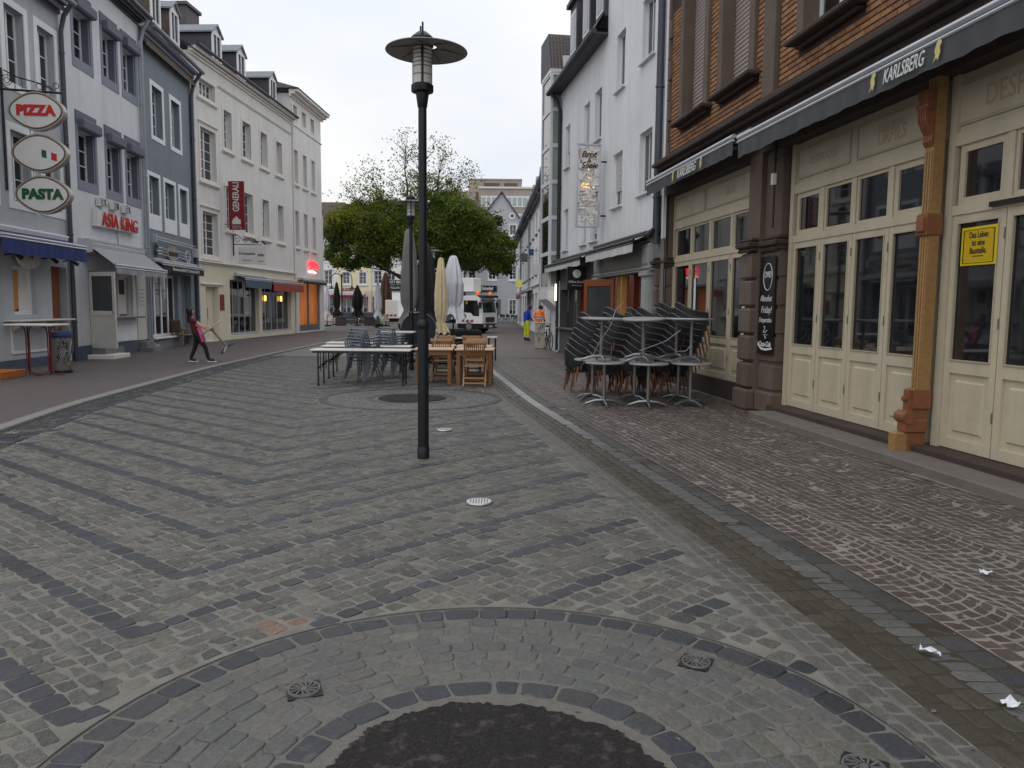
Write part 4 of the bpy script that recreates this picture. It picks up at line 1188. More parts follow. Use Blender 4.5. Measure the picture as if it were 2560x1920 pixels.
# doorway with surround
b = MB(); b.box(.86, 2.10, .25, .29, .08, 2.42); o = b.build('entrance_door', 'trim_cream', B4)
b = MB(); b.box(.95, 1.42, .235, .25, .2, 2.3); b.box(1.5, 2.0, .235, .25, .2, 2.3); b.build('door_panel', 'wall_cream', o)
b = MB(); b.tube([(1.46, .2, 1.0), (1.46, .2, 1.5)], .014, 6); b.build('handle', 'brushed', o)
cornice(B4, .35, 2.6, 2.44, [(.05, .06), (.10, .06)], 'trim_cream', 'door_hood')
MB().box(2.2, 2.62, -.05, -.02, 1.4, 2.1).build('menu_board', 'sign_maroon', B4)
for (a, c, n) in ((3.30, 6.75, 5), (7.15, 11.45, 5)):
    w = (c - a) / n
    MB().box(a, c, .12, .28, .22, .30).build('shop_sill', 'alu', B4)
    for k in range(n):
        b = MB(); b.box(0, .025, 0, .05, 0, 2.5); b.box(w - .025, w, 0, .05, 0, 2.5); b.box(.025, w - .025, 0, .05, 2.44, 2.5); b.box(.025, w - .025, 0, .05, 0, .05)
        o = b.build('glass_panel', 'alu', B4, (a + w * k, .16, .30)); MB().box(.025, w - .025, .02, .028, .05, 2.44).build('pane', 'glass', o)
for u in (7.9, 10.2):
    b = MB(); b.lathe([(.05, -.14), (.06, 0), (.05, .14)], 12, (u, .10, 2.0)); b.build('pendant_lamp', 'lit_warm', B4)
awning(B4, 3.75, 7.05, 2.98, 2.84, .52, .36, 'awning_slate')
awning(B4, 7.35, 12.0, 2.92, 2.80, .50, .40, 'awning_red')
# red vertical blade sign
t = on(B4, 'blade_sign', 'dark red vertical blade sign with pale lettering on the beige house', 'sign', 3.0, 0)
MB().bbox(-.05, .05, -.92, -.22, 5.0, 7.14, .01).build('panel', 'sign_maroon', t)
text('lettering', 'GENERALI', .40, 'sign_white', t, (-.056, -.57, 6.45), (Matrix(((0, 0, -1), (-1, 0, 0), (0, 1, 0))) @ Matrix.Rotation(PI / 2, 3, 'Z')).to_euler(), depth=.008, bold=.006, xs=.72)
b = MB()   # winged lion emblem, simplified outline
b.prism([(-.76, 5.25), (-.36, 5.25), (-.36, 5.40), (-.42, 5.42), (-.4, 5.52), (-.5, 5.5), (-.52, 5.6), (-.62, 5.56), (-.66, 5.48), (-.76, 5.44)], -.058, -.05, 'x'); b.build('emblem', 'sign_white', t)
for zz, wd_ in ((5.16, 'Subdirektion'), (5.08, 'Versicherung')):
    text('small_print', wd_, .085, 'sign_white', t, (-.056, -.57, zz), SIDE_L, depth=.004)
b = MB(); b.tube([(0, .0, 6.9), (0, -.25, 6.9)], .02, 6); b.tube([(0, 0, 5.25), (0, -.25, 5.25)], .02, 6); b.build('bracket', 'iron_ring', t)
# hanging restaurant sign on a wrought bracket
t = on(B4, 'hanging_restaurant_sign', 'white board sign hanging from a black wrought iron bracket beside the red blade sign', 'sign', 3.75, 0)
b = MB(); b.tube([(0, -.06, 3.9), (0, -.06, 5.0)], .03, 6); b.tube([(0, -.06, 4.42), (0, -1.35, 4.40)], .02, 6)
b.tube([(0, -.08, 4.9), (0, -.3, 4.82), (0, -.5, 4.6), (0, -.75, 4.7), (0, -.95, 4.5), (0, -1.2, 4.52)], .018, 6)
for (cy, cz, r_) in ((-.25, 4.6, .12), (-.62, 4.58, .1), (-.9, 4.62, .12)):
    b.tube([(0, cy + r_ * (1 - k * .04) * math.cos(k * .5), cz + r_ * (1 - k * .04) * math.sin(k * .5)) for k in range(14)], .012, 5)
b.build('bracket', 'lamp_black', t, smooth=True)
MB().bbox(-.03, .03, -1.12, -.28, 3.52, 4.28, .008).build('board', 'sign_white', t)
MB().bbox(-.03, .03, -1.55, -1.13, 3.50, 4.36, .008).build('side_board', 'sign_white', t)
text('lettering', 'Puntopasta', .17, 'navy', t, (-.034, -.70, 4.0), SIDE_L, depth=.004, bold=.003)
text('small_print', 'Ristorante', .10, 'navy', t, (-.034, -.70, 3.70), SIDE_L, depth=.004)
text('side_lettering', 'asta', .22, 'navy', t, (-.034, -1.34, 3.95), SIDE_L, depth=.004, bold=.004, xs=.8)
text('side_small_print', 'italiana', .09, 'navy', t, (-.034, -1.34, 3.66), SIDE_L, depth=.004)
b = MB()
for (u, z) in ((5.2, 4.72), (6.2, 4.74)):
    b.tube([(u, 0, z), (u, -.3, z + .02), (u + .3, -.4, z)], .016, 6); b.tube([(u + .28, -.32, z + .05), (u + .36, -.52, z - .08)], [.04, .06], 8)
b.build('floodlight', 'black_metal', B4, smooth=True)

# ---- corner house
B5 = building('corner_house', 'taller pale beige corner house with slim windows and an orange lit shop window', P4, P5)
LB = B5['len']
cols = [(.36, 1.02), (1.96, 2.60), (3.58, 4.22)]
holes = [(a, b, c, d) for a, b in cols for c, d in ((12.08, 12.88), (8.62, 10.42), (5.05, 7.02))]
wall(B5, 0, LB, 3.2, 13.4, holes, 'wall_beige2', .24)
wall(B5, 0, LB, 0, 3.2, [(.85, 5.0, .12, 3.08)], 'wall_beige2', .3, 'shop_wall', y=-.01)
house_mass(B5, 0, LB, 0, 13.4, 'wall_beige2')
for a, b in cols:
    window(B5, a, b, 12.08, 12.88, 1, 1, y=.18, sur=(.1, .02, 'trim_cream'))
    window(B5, a, b, 8.62, 10.42, 2, 1, y=.2, sur=(.12, .03, 'trim_cream'), sill=(.18, .12, .08, 'trim_cream'))
    window(B5, a, b, 5.05, 7.02, 2, 1, y=.2, sur=(.12, .03, 'trim_cream'), sill=(.18, .12, .08, 'trim_cream'))
cornice(B5, 0, LB + .1, 11.75, [(.06, .06)], 'trim_cream', 'string_course')
cornice(B5, -.2, LB + .3, 13.2, [(.1, .12), (.3, .12), (.5, .14)], 'trim_cream')
b = MB(); b.quad((-.3, -.55, 13.62), (LB + .4, -.55, 13.62), (LB - 1, 4, 15.0), (.5, 4, 15.0)); b.quad((-.3, -.55, 13.62), (.5, 4, 15), (.5, 8, 15), (-.3, 9, 13.6)); b.quad((LB + .4, -.55, 13.62), (LB - 1, 4, 15), (LB - 1, 8, 15), (LB + .4, 9, 13.6)); b.build('roof', 'slate', B5)
cornice(B5, LB - .12, LB + .02, 0, [(.05, 7.3)], 'trim_cream', 'corner_pilaster')
pipe(B5, .1, .1, 12.9, .05, 'trim_cream', y=-.07)
MB().box(.85, 5.0, .25, .27, .12, 3.08).build('shop_light_panel', 'lit_orange', B5)
b = MB(); b.box(.85, .95, .05, .15, .12, 3.08); b.box(2.75, 2.88, .05, .15, .12, 3.08); b.box(4.9, 5.0, .05, .15, .12, 3.08); b.box(.95, 4.9, .06, .14, .12, .5); o = b.build('shop_window', 'brushed', B5)
awning(B5, .6, 5.3, 3.12, 3.08, .3, .14, 'awning_black')
t = on(B5, 'neon_sign', 'glowing red neon figure sign on the corner house', 'sign', 0, -.12)
b = MB(); b.tube([(2.5, 0, 4.02), (2.8, 0, 4.3), (3.1, 0, 4.05), (3.4, 0, 4.32), (3.7, 0, 4.08), (4.0, 0, 4.24), (4.3, 0, 3.9)], .06, 8); b.tube([(2.7, 0, 3.86), (3.2, 0, 4.0), (3.9, 0, 3.95)], .06, 8); b.build('red_tube', 'neon_red', t, smooth=True)
b = MB(); b.tube([(2.5, 0, 3.66), (3.2, 0, 3.70), (3.7, 0, 3.64)], .07, 8); b.build('white_tube', 'neon_white', t, smooth=True)
# ------------------------------------------------------------------ right side: brick tavern
RB0, RB1 = (3.38, 17.3), (5.40, 1.1)
BR = building('brick_tavern', 'brick and sandstone tavern with cream folding doors and dark awnings', RB0, RB1)
LB = BR['len']
D = .20      # doors stand this far behind the stone face
# upper wall: dark joint sheet with brick courses laid on it
WIN = [(.98, 2.16), (3.05, 4.20), (6.02, 7.20), (8.7, 9.9), (10.9, 12.1)]
HZ0, HZ1 = 5.50, 8.6
wall(BR, 0, LB, 4.8, 10.5, [(a - .15, b + .15, HZ0, HZ1) for a, b in WIN], 'brick_joint', .02, 'brick_backing', y=.012)
house_mass(BR, 0, LB, 0, 10.5, 'sandstone_dark')
blocked = [(a - .20, b + .20, 5.44, 8.9) for a, b in WIN] + [(4.74, 5.22, 5.0, 11), (-.1, .12, 5.0, 11)]
blocked += [(a - .16, b + .30, 5.32, 5.48) for a, b in WIN]
bw, bh, ch = .205, .068, .083
q_ = []
z = 4.86; row = 0
while z < 7.9:
    u = .02 - (row % 2) * .11
    while u < LB:
        a, c = u, u + bw; z2 = z + bh
        if not any(a < k[1] and c > k[0] and z < k[3] and z2 > k[2] for k in blocked): q_.append((a, z))
        else:
            for k in blocked:
                if z < k[3] and z2 > k[2]:
                    if a < k[0] - .05 < c: q_.append((a, z, k[0] - .01 - a))
                    if a < k[1] + .05 < c: q_.append((k[1] + .01, z, c - k[1] - .01))
        u += bw + .015
    z += ch; row += 1
q_ = [q for q in q_ if len(q) == 2 or q[2] > .04]
BC = [srgb(148, 106, 72), srgb(140, 98, 66), srgb(156, 114, 78), srgb(132, 94, 66), srgb(150, 112, 82)]
def brick_verts(w):
    e = .006
    return ([(0, .014, 0), (w, .014, 0), (w, .014, bh), (0, .014, bh), (0, -.002 + e, 0), (w, -.002 + e, 0), (w, -.002 + e, bh), (0, -.002 + e, bh),
             (e, -.004, e), (w - e, -.004, e), (w - e, -.004, bh - e), (e, -.004, bh - e)],
            [(0, 1, 5, 4), (1, 2, 6, 5), (2, 3, 7, 6), (3, 0, 4, 7), (4, 5, 9, 8), (5, 6, 10, 9), (6, 7, 11, 10), (7, 4, 8, 11), (8, 9, 10, 11)])
def brick_size(q):
    p = Vector(fpt(BR, q[0], 0, q[1])) - cam.location; d = p.dot(fw)
    if d < 1: return 0
    if abs(p.dot(rt) / d * 1922) > 1290 or abs(p.dot(up) / d * 1922) > 970: return 0
    return 1 / d
q_.sort(key=lambda q: -brick_size(q))
full = [q for q in q_ if brick_size(q) > 0][:300]
variants = []
for c in BC:
    v, f = brick_verts(bw); me = bpy.data.meshes.new('brick'); me.from_pydata(v, [], f)
    at = me.attributes.new('tint', 'FLOAT_COLOR', 'POINT'); at.data.foreach_set('color', np.tile(np.append(vcol(c, .05), 1.0), len(v)))
    me.materials.append(MATS['brick']); variants.append(me)
sel = set()
for q in full:
    sel.add(id(q))
    if len(q) == 2:
        link('brick', random.choice(variants), BR, (q[0], random.uniform(-.002, .002), q[1]))
    else:
        o = link('brick', random.choice(variants), BR, (q[0], 0, q[1])); o.scale.x = q[2] / bw
V, F_, C_ = [], [], []
for q in q_:
    if id(q) in sel: continue
    w = bw if len(q) == 2 else q[2]
    v, f = brick_verts(w); o = len(V)
    V += [(p[0] + q[0], p[1], p[2] + q[1]) for p in v]; F_ += [tuple(i + o for i in k) for k in f]
    C_ += [np.append(vcol(random.choice(BC), .06), 1.0)] * len(v)
me = bpy.data.meshes.new('brick_field'); me.from_pydata(V, [], F_)
at = me.attributes.new('tint', 'FLOAT_COLOR', 'POINT'); at.data.foreach_set('color', np.array(C_).ravel()); me.materials.append(MATS['brick'])
tag(link('brick_field', me, BR), kind='stuff')
# stone dressings
for i, (a, b) in enumerate(WIN):
    o = MB()
    for (s0, s1) in ((a - .20, a), (b, b + .20)):
        o.bbox(s0, s1, -.06, .24, HZ0 - .02, HZ1, .02)
    o.bbox(a - .20, b + .20, -.07, .24, HZ1, HZ1 + .35, .02)
    f = o.build('window_jamb', 'sandstone', BR)
    s = MB(); s.bbox(a - .20, b + .38, -.24, .0, HZ0 - .10, HZ0 - .02, .02); s.bbox(a - .12, b + .28, -.10, .0, HZ0 - .16, HZ0 - .10, .02)
    s.build('window_sill', 'sandstone_dark', BR)
    if i < 2:
        r = MB(); n = 40
        for k in range(n):
            z0 = HZ0 + (HZ1 - HZ0) * k / n; z1 = HZ0 + (HZ1 - HZ0) * (k + 1) / n
            r.add([(a, .20, z0), (b, .20, z0), (b, .172, (z0 + z1) / 2), (a, .172, (z0 + z1) / 2), (b, .185, z1 - .008), (a, .185, z1 - .008), (b, .20, z1), (a, .20, z1)],
                  [(0, 1, 2, 3), (3, 2, 4, 5), (5, 4, 6, 7)])
        r.build('roller_shutter', 'roller_shutter', BR)
    else:
        window(BR, a, b, HZ0, HZ1, 2, 3, y=.18, frame='white_frame')
# weeds on the sill of the third window
b = MB()
for k in range(40):
    u = random.uniform(6.0, 6.8); hh = random.uniform(.05, .17); y_ = random.uniform(-.2, -.1); dx = random.gauss(0, .04)
    b.add([(u, y_, HZ0 - .04), (u + .008, y_, HZ0 - .04), (u + dx, y_ - .02, HZ0 - .03 + hh)], [(0, 1, 2)])
b.build('sill_weeds', 'plant_leaf', BR)
o = MB()   # corner strip and the pilaster between the bays, toothed quoins at the far corner
o.bbox(4.78, 5.18, -.07, .1, 4.8, 10.5, .02)
o.build('pilaster_strip', 'sandstone', BR)
o = MB(); z = 4.84
for k in range(12):
    w = .10 if k % 2 else .17
    o.bbox(-.02, w, -.05, .2, z, z + .42, .015); z += .43
o.build('quoin', 'sandstone', BR)
# main stone cornice between shop and brick storey
cornice(BR, -.1, LB, 4.44, [(.05, .08), (.12, .06), (.10, .07), (.22, .07), (.33, .08), (.28, .05)], 'sandstone_dark', 'stone_cornice')
wall(BR, 0, LB, 4.15, 4.64, [], 'sandstone_dark', .1, 'lintel_beam', y=-.02)
MB().box(0, LB, -.02, .4, 4.12, 4.15).build('lintel_underside', 'sandstone_dark', BR)
# ground-floor piers
def pier(u0, u1, blocks=True):
    um = u0 + (u1 - u0) * .45
    o = MB(); o.bbox(u0, um, -.02, .35, 0, 4.2, .02); o.bbox(um, u1, .07, .35, 0, 4.2, .02); p = o.build('stone_pier', 'sandstone', BR)
    for (s0, s1, pr) in ((u0 - .02, u0 + (u1 - u0) * .42, .10), (u0 + (u1 - u0) * .46, u1 + .02, -.06)):
        z = .36
        while z < 2.5:
            h = .42
            MB().bbox(s0, s1, -.02 - pr, .3, z, min(z + h, 2.56), .035).build('pier_block', 'sandstone', p); z += h + .025
        MB().bbox(s0 - .05, s1 + .03, -.06 - pr, .3, 0, .34, .03).build('plinth_block', 'sandstone', p)
        m_ = MB(); m_.bbox(s0 - .03, s1 + .02, -.05 - pr, .3, 2.58, 2.64, .01); m_.bbox(s0 - .06, s1 + .04, -.10 - pr, .3, 2.64, 2.73, .02); m_.bbox(s0 - .03, s1 + .02, -.04 - pr, .3, 2.73, 2.80, .03)
        n = max(2, int((s1 - s0) / .09))
        for k in range(n): m_.box(s0 + (s1 - s0) * (k + .25) / n, s0 + (s1 - s0) * (k + .75) / n, -.085 - pr, -.02 - pr, 2.565, 2.615)
        m_.build('pier_capital', 'sandstone_dark', p)
    return p
pier(4.36, 5.36); pier(-.40, .02)
# cream joinery: fascia panels, transom lights, folding doors
def fascia(u0, u1, z0, z1, panels, words):
    o = MB(); o.box(u0, u1, D + .02, D + .08, z0, z1); f = o.build('fascia', 'cream_paint', BR)
    for (a, b), wd_ in zip(panels, words):
        m_ = MB()
        for (p, q) in (((a, z0 + .10), (b, z0 + .10)), ((a, z1 - .14), (b, z1 - .14)), ((a, z0 + .10), (a, z1 - .14)), ((b, z0 + .10), (b, z1 - .14))):
            m_.bar((p[0], D + .012, p[1]), (q[0], D + .012, q[1]), .028, .022)
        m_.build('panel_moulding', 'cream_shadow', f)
        m_ = MB(); m_.box(a + .02, b - .02, D + .014, D + .02, z0 + .12, z1 - .16); m_.build('panel', 'cream_paint', f)
        if wd_:
            for k, (s, sz) in enumerate(wd_):
                lettering('faded_lettering', s, sz, 'ghost_letter', f, (a + b) / 2, D + .012, (z0 + z1) / 2 + (.05 if len(wd_) > 1 and k == 0 else (-.07 if len(wd_) > 1 else -.02)), depth=.002, bold=.003, xs=.8)
    return f
Z1, ZT0, ZT1 = 2.66, 2.76, 3.38
def bay(u0, u1, n, zb, glassz=1.13, small=()):
    w = (u1 - u0) / n
    o = MB(); o.box(u0 - .10, u0, D - .03, D + .14, zb - .05, 4.15); o.box(u1, u1 + .10, D - .03, D + .14, zb - .05, 4.15)
    o.box(u0, u1, D - .015, D + .12, Z1, ZT0); o.box(u0, u1, D - .02, D + .12, ZT1, ZT1 + .14)
    for k in range(1, n): o.box(u0 + w * k - .045, u0 + w * k + .045, D - .005, D + .1, ZT0, ZT1)
    fr = o.build('door_frame', 'cream_paint', BR)
    for k in range(n):
        a = u0 + w * k; i0 = a + .05; i1 = a + w - .05
        x = MB(); e = .075 if k in small else .045
        x.box(i0, i0 + e, D + .01, D + .06, ZT0, ZT1); x.box(i1 - e, i1, D + .01, D + .06, ZT0, ZT1)
        x.box(i0 + e, i1 - e, D + .012, D + .06, ZT0, ZT0 + e); x.box(i0 + e, i1 - e, D + .012, D + .06, ZT1 - e, ZT1)
        t_ = x.build('transom_window', 'cream_paint', BR)
        MB().box(i0 + e, i1 - e, D + .035, D + .042, ZT0 + e, ZT1 - e).build('pane', 'glass', t_)
        sash_door(BR, a + .006, a + w - .006, zb, Z1, glassz, y=D)
    return fr
fascia(-.05, 4.30, 3.50, 4.16, [(.02, 1.75), (1.85, 4.20)], [None, [('BRAU', .2)]])
bay(.05, 4.22, 4, .34)
MB().box(-.05, 4.40, D - .06, D + .2, 0, .34).build('bay_plinth', 'sandstone_dark', BR)
fascia(5.42, 8.85, 3.50, 4.16, [(5.55, 6.95), (7.12, 8.56)], [[('DESPERADOS', .16)], [('KARLSBERG', .13), ('URPILS', .24)]])
bay(5.52, 8.72, 4, .18, small=(0, 3))
fascia(8.90, LB, 3.50, 4.16, [(9.02, 11.2)], [[('DESPERADOS', .30)]])
bay(9.04, 12.1, 4, .18, small=(0,))
# painted notices stuck inside the far bay
for (u, z) in ((1.28, 1.95), (3.70, 1.45)):
    x = MB(); x.box(u - .1, u + .12, D + .016, D + .020, z - .38, z + .34); o = x.build('window_poster', 'ink', BR)
    x = MB(); x.box(u + .0, u + .115, D + .012, D + .015, z - .34, z + .33); x.build('poster_print', 'paper', o)
x = MB(); x.box(9.62, 10.05, D - .055, D - .015, 2.68, 2.73); x.build('door_closer', 'black_metal', BR)
# cast iron column, gold paint
t = MB(); uc = 8.90
t.box(uc - .075, uc + .075, -.02, .10, .75, 4.12)
for k in (-1, 0, 1): t.tube([(uc + k * .042, -.025, .80), (uc + k * .042, -.025, 3.35)], .015, 6)
col = t.build('cast_iron_column', 'gold_column', BR)
x = MB(); x.bbox(uc - .09, uc + .09, -.06, .12, 2.45, 2.70, .02); x.bbox(uc - .06, uc + .06, -.085, -.05, 2.49, 2.66, .02); x.build('square_boss', 'gold_dark', col)
x = MB()   # scrolled bracket capital
pr = [(-.03, 3.40), (-.06, 3.45), (-.05, 3.52), (-.09, 3.58), (-.13, 3.66), (-.14, 3.76), (-.12, 3.86), (-.14, 3.90), (-.14, 3.98), (0.0, 3.98), (.0, 3.40)]
for k in range(4):
    x.prism([(p[0], p[1]) for p in pr], uc - .072 + k * .038, uc - .044 + k * .038, 'x')
x.prism([(p[0] * .8, p[1]) for p in pr], uc - .066, uc + .066, 'x')
x.lathe([(.0, -.10), (.04, -.10), (.04, .10), (0, .10)], 14, M=Matrix.Translation((uc, -.10, 3.82)) @ Matrix.Rotation(PI / 2, 4, 'Y'))
x.build('scroll_capital', 'gold_dark', col)
x = MB(); x.bbox(uc - .08, uc + .08, -.08, .12, .56, .80, .02); x.lathe([(0, -.09), (.07, -.09), (.07, .09), (0, .09)], 16, M=Matrix.Translation((uc, -.13, .48)) @ Matrix.Rotation(PI / 2, 4, 'Y')); x.bbox(uc - .07, uc + .07, -.16, .1, .30, .46, .02)
x.lathe([(0, 0), (.03, 0), (.03, .04), (0, .045)], 10, M=Matrix.Translation((uc, -.12, .68)) @ Matrix.Rotation(PI / 2, 4, 'X')); x.build('scroll_foot', 'gold_dark', col)
x = MB(); x.box(uc - .05, uc + .05, -.12, .10, .10, .78); x.build('foot_core', 'gold_dark', col)
x = MB(); x.bbox(uc - .08, uc + .05, -.25, -.09, .08, .31, .015); x.build('foot_block', 'gold_column', col)
# threshold and stone steps
u = 5.36
while u < LB:
    l = random.uniform(1.6, 1.9)
    MB().bbox(u + .004, u + l - .004, -.06, D + .1, .02, .17, .012).build('threshold', 'sandstone_dark', BR); u += l
u = 5.62
while u < LB:
    l = random.uniform(1.7, 1.9)
    MB().bbox(u + .003, u + l - .003, -.46, -.05, -.02, .105, .014).build('step', 'step_stone', BR); u += l
# awnings, rolled in: the cloth ends in a dark valance below a bright rail
awning(BR, .10, 4.72, 4.40, 4.34, .42, .22, 'awning_dark')
awning(BR, 4.98, 11.6, 4.32, 4.26, .44, .24, 'awning_dark')
for (u, z, s, nm) in ((2.72, 4.19, .22, 'white slanting print with gold emblems on the far dark awning edge'), (9.14, 4.115, .205, 'white slanting print with gold emblems on the near dark awning edge')):
    t = on(BR, 'awning_print', nm, 'lettering', u, -.545, z)
    lettering('lettering', 'KARLSBERG', s, 'chalk', t, 0, 0, 0, depth=.004, shear=.3, bold=.002, xs=.62 if u > 5 else .85)
    for sgn in (-1, 1):
        k = .53 if u > 5 else .74
        x = MB(); x.prism([(sgn * k - .05, -.09), (sgn * k + .0, -.05), (sgn * k + .02, -.08), (sgn * k + .05, -.02), (sgn * k + .04, .04), (sgn * k + .065, .07), (sgn * k + .04, .11), (sgn * k + .0, .09), (sgn * k - .03, .02), (sgn * k - .015, -.03)], -.004, .002, 'y'); x.build('gold_emblem', 'gold_print', t)
pipe(BR, 5.30, 2.9, 4.2, .018, 'pipe_black', y=-.04)
MB().box(5.28, 5.34, -.09, -.03, 3.55, 3.72).build('junction_box', 'trim_white', BR)
x = MB(); x.tube([(-.25, -.05, 3.35), (-.25, -.25, 3.38)], .02, 6); x.tube([(-.25, -.2, 3.42), (-.25, -.36, 3.26)], [.05, .08], 8); x.build('spotlight', 'black_metal', BR, smooth=True)
# chalk board on the pier
t = on(BR, 'chalk_board', 'tall black chalkboard with white handwriting hung on the stone pier', 'sign', 5.09, .015)
MB().box(-.23, .29, -.022, 0, .94, 2.48).build('board', 'sign_black', t)
x = MB(); n = 40; x.tube([(.06 + .15 * math.cos(2 * PI * k / n), -.026, 2.16 + .21 * math.sin(2 * PI * k / n)) for k in range(n + 1)], .006, 5, caps=False); x.build('oval_ring', 'chalk', t)
for (s, sz, z, uu, kw) in (('OVID', .135, 2.19, .06, dict(bold=.002, xs=.72)), ('Absolut', .14, 1.82, .02, dict(shear=.2, xs=.9)), ('Friday!', .15, 1.64, .05, dict(shear=.2, xs=.9)), ('Desperados', .11, 1.48, .02, dict(shear=.2, xs=.82)), ('2,-', .15, 1.33, .03, dict(shear=.2)), ('Coca-Cola', .115, 1.10, .03, dict(shear=.3, bold=.003, xs=.85))):
    lettering('chalk_writing', s, sz, 'chalk', t, uu, -.026, z, depth=.003, **kw)
x = MB(); x.bar((-.05, -.026, 1.25), (.13, -.026, 1.25), .008, .004); x.tube([(.02, -.026, 1.24), (.06, -.026, 1.20), (.03, -.026, 1.19)], .006, 5); x.build('chalk_line', 'chalk', t)
x = MB(); x.add([(-.22, -.026, 1.08), (-.1, -.026, 1.01), (.08, -.026, 1.0), (.29, -.026, 1.03), (.29, -.026, 1.06), (.08, -.026, 1.035), (-.08, -.026, 1.045), (-.22, -.026, 1.14)], [(0, 1, 6, 7), (1, 2, 5, 6), (2, 3, 4, 5)]); x.build('wave_band', 'chalk', t)
# yellow notice in the near door
t = on(BR, 'yellow_notice', 'yellow placard with black border and lettering behind the near door glass', 'sign', 9.47, D - .012)
MB().box(-.25, .25, -.006, .0, 2.12, 2.51).build('placard', 'sign_yellow', t)
x = MB()
for (p, q) in (((-.215, 2.145), (.215, 2.145)), ((-.215, 2.48), (.215, 2.48)), ((-.215, 2.145), (-.215, 2.48)), ((.215, 2.145), (.215, 2.48))): x.bar((p[0], -.008, p[1]), (q[0], -.008, q[1]), .011, .004)
x.build('border', 'ink', t)
MB().box(-.2, .2, -.0085, -.006, 2.16, 2.465).build('field', 'sign_yellow_deep', t)
for k, s in enumerate(('Das Leben', 'ist eine', 'Baustelle.')):
    lettering('lettering', s, .088, 'ink', t, .0, -.0095, 2.425 - k * .08, depth=.003, bold=.0015, xs=.72)
lettering('small_print', 'BAUHERRENHILFE', .02, 'ink_brown', t, 0, -.0095, 2.21, depth=.002)

# ------------------------------------------------------------------ white house beyond the tavern
WH = building('white_house', 'white plastered house with plain windows, slate mansard and grey shopfronts', (1.69, 28.2), (3.38, 17.3))
LB = WH['len']
# (u0, u1, z0, z1, shutter fraction)
far_w = [(.67, 1.38, 6.47, 7.88, .62), (3.30, 4.03, 6.53, 7.95, .9), (4.66, 5.40, 6.57, 8.0, 0), (.55, 1.27, 3.66, 5.06, 1.0), (3.12, 3.85, 3.66, 5.1, 1.0), (4.36, 5.16, 3.66, 5.1, .85)]
near_w = [(6.88, 7.66, 7.42, 8.88, 0), (9.05, 9.97, 7.52, 8.95, 0), (6.72, 7.60, 4.37, 5.80, .7), (9.02, 9.95, 4.40, 5.87, 0)]
wall(WH, 0, 5.95, 3.22, 9.25, [w[:4] for w in far_w], 'wall_white', .22)
wall(WH, 5.95, LB, 3.22, 12.4, [w[:4] for w in near_w], 'wall_white', .24, 'gable_wall', y=-.004)
house_mass(WH, 0, 5.95, 0, 9.25, 'wall_white'); house_mass(WH, 5.96, LB - .02, 0, 12.4, 'wall_white', name='gable_side')
for (a, b, c, d, s) in far_w + near_w:
    w = b - a; y_ = .12
    fr = MB(); e = .06
    fr.box(0, e, 0, .06, 0, d - c); fr.box(w - e, w, 0, .06, 0, d - c); fr.box(e, w - e, 0, .06, 0, e); fr.box(e, w - e, 0, .06, d - c - e, d - c)
    fr.box(w * .36, w * .36 + .05, .01, .055, e, d - c - e)
    o = fr.build('window', 'white_frame', WH, (a, y_, c))
    MB().box(e, w * .36, .02, .028, e, d - c - e).build('pane', 'glass', o); MB().box(w * .36 + .05, w - e, .02, .028, e, d - c - e).build('pane', 'glass' if s else random.choice(['glass', 'curtain']), o)
    x = MB(); x.bbox(-.07, w + .07, -y_ - .09, .0, -.055, 0, .01); x.build('sill', 'white_frame', o)
    if s:
        x = MB(); h = d - c; n = int(h * s / .06); zb = h * (1 - s)
        for k in range(n):
            z0 = zb + h * s * k / n; z1 = zb + h * s * (k + 1) / n
            x.add([(.01, -.012, z0), (w - .01, -.012, z0), (w - .01, -.03, (z0 + z1) / 2), (.01, -.03, (z0 + z1) / 2), (w - .01, -.012, z1 - .006), (.01, -.012, z1 - .006)], [(0, 1, 2, 3), (3, 2, 4, 5)])
        x.build('roller_shutter', 'white_frame', o)
x = MB(); x.bbox(-.45, 5.98, -.40, .02, 9.22, 9.30, .02); x.tube([(-.5, -.42, 9.30), (6.0, -.42, 9.32)], .075, 10); x.build('eaves_gutter', 'slate', WH)
b = MB(); b.add([(-.4, -.45, 9.32), (5.95, -.45, 9.32), (5.95, 1.2, 12.0), (-.4, 1.2, 12.0), (5.95, 5, 13), (-.4, 5, 13)], [(0, 1, 2, 3), (3, 2, 4, 5)]); rf = b.build('mansard_roof', 'slate', WH)
for u in (1.7, 3.4, 5.0):
    b = MB(); b.box(u, u + .95, -.12, 1.4, 9.75, 11.45); b.box(u - .08, u + 1.03, -.25, 1.6, 11.45, 11.58); o = b.build('dormer', 'slate', rf)
    MB().box(u + .12, u + .82, -.14, -.12, 9.9, 11.2).build('dormer_window', 'white_frame', o)
    MB().box(u + .20, u + .74, -.15, -.14, 10.0, 11.1).build('pane', 'glass_dim', o)
pipe(WH, .10, .1, 8.6, .065, 'pipe_black', y=-.08, bend=(-.1, -.32, .6))
pipe(WH, LB - .30, 3.1, 12, .085, 'pipe', y=-.12)
MB().box(LB - .14, LB - .02, -.06, .0, 3.2, 12).build('party_strip', 'trim_white', WH)
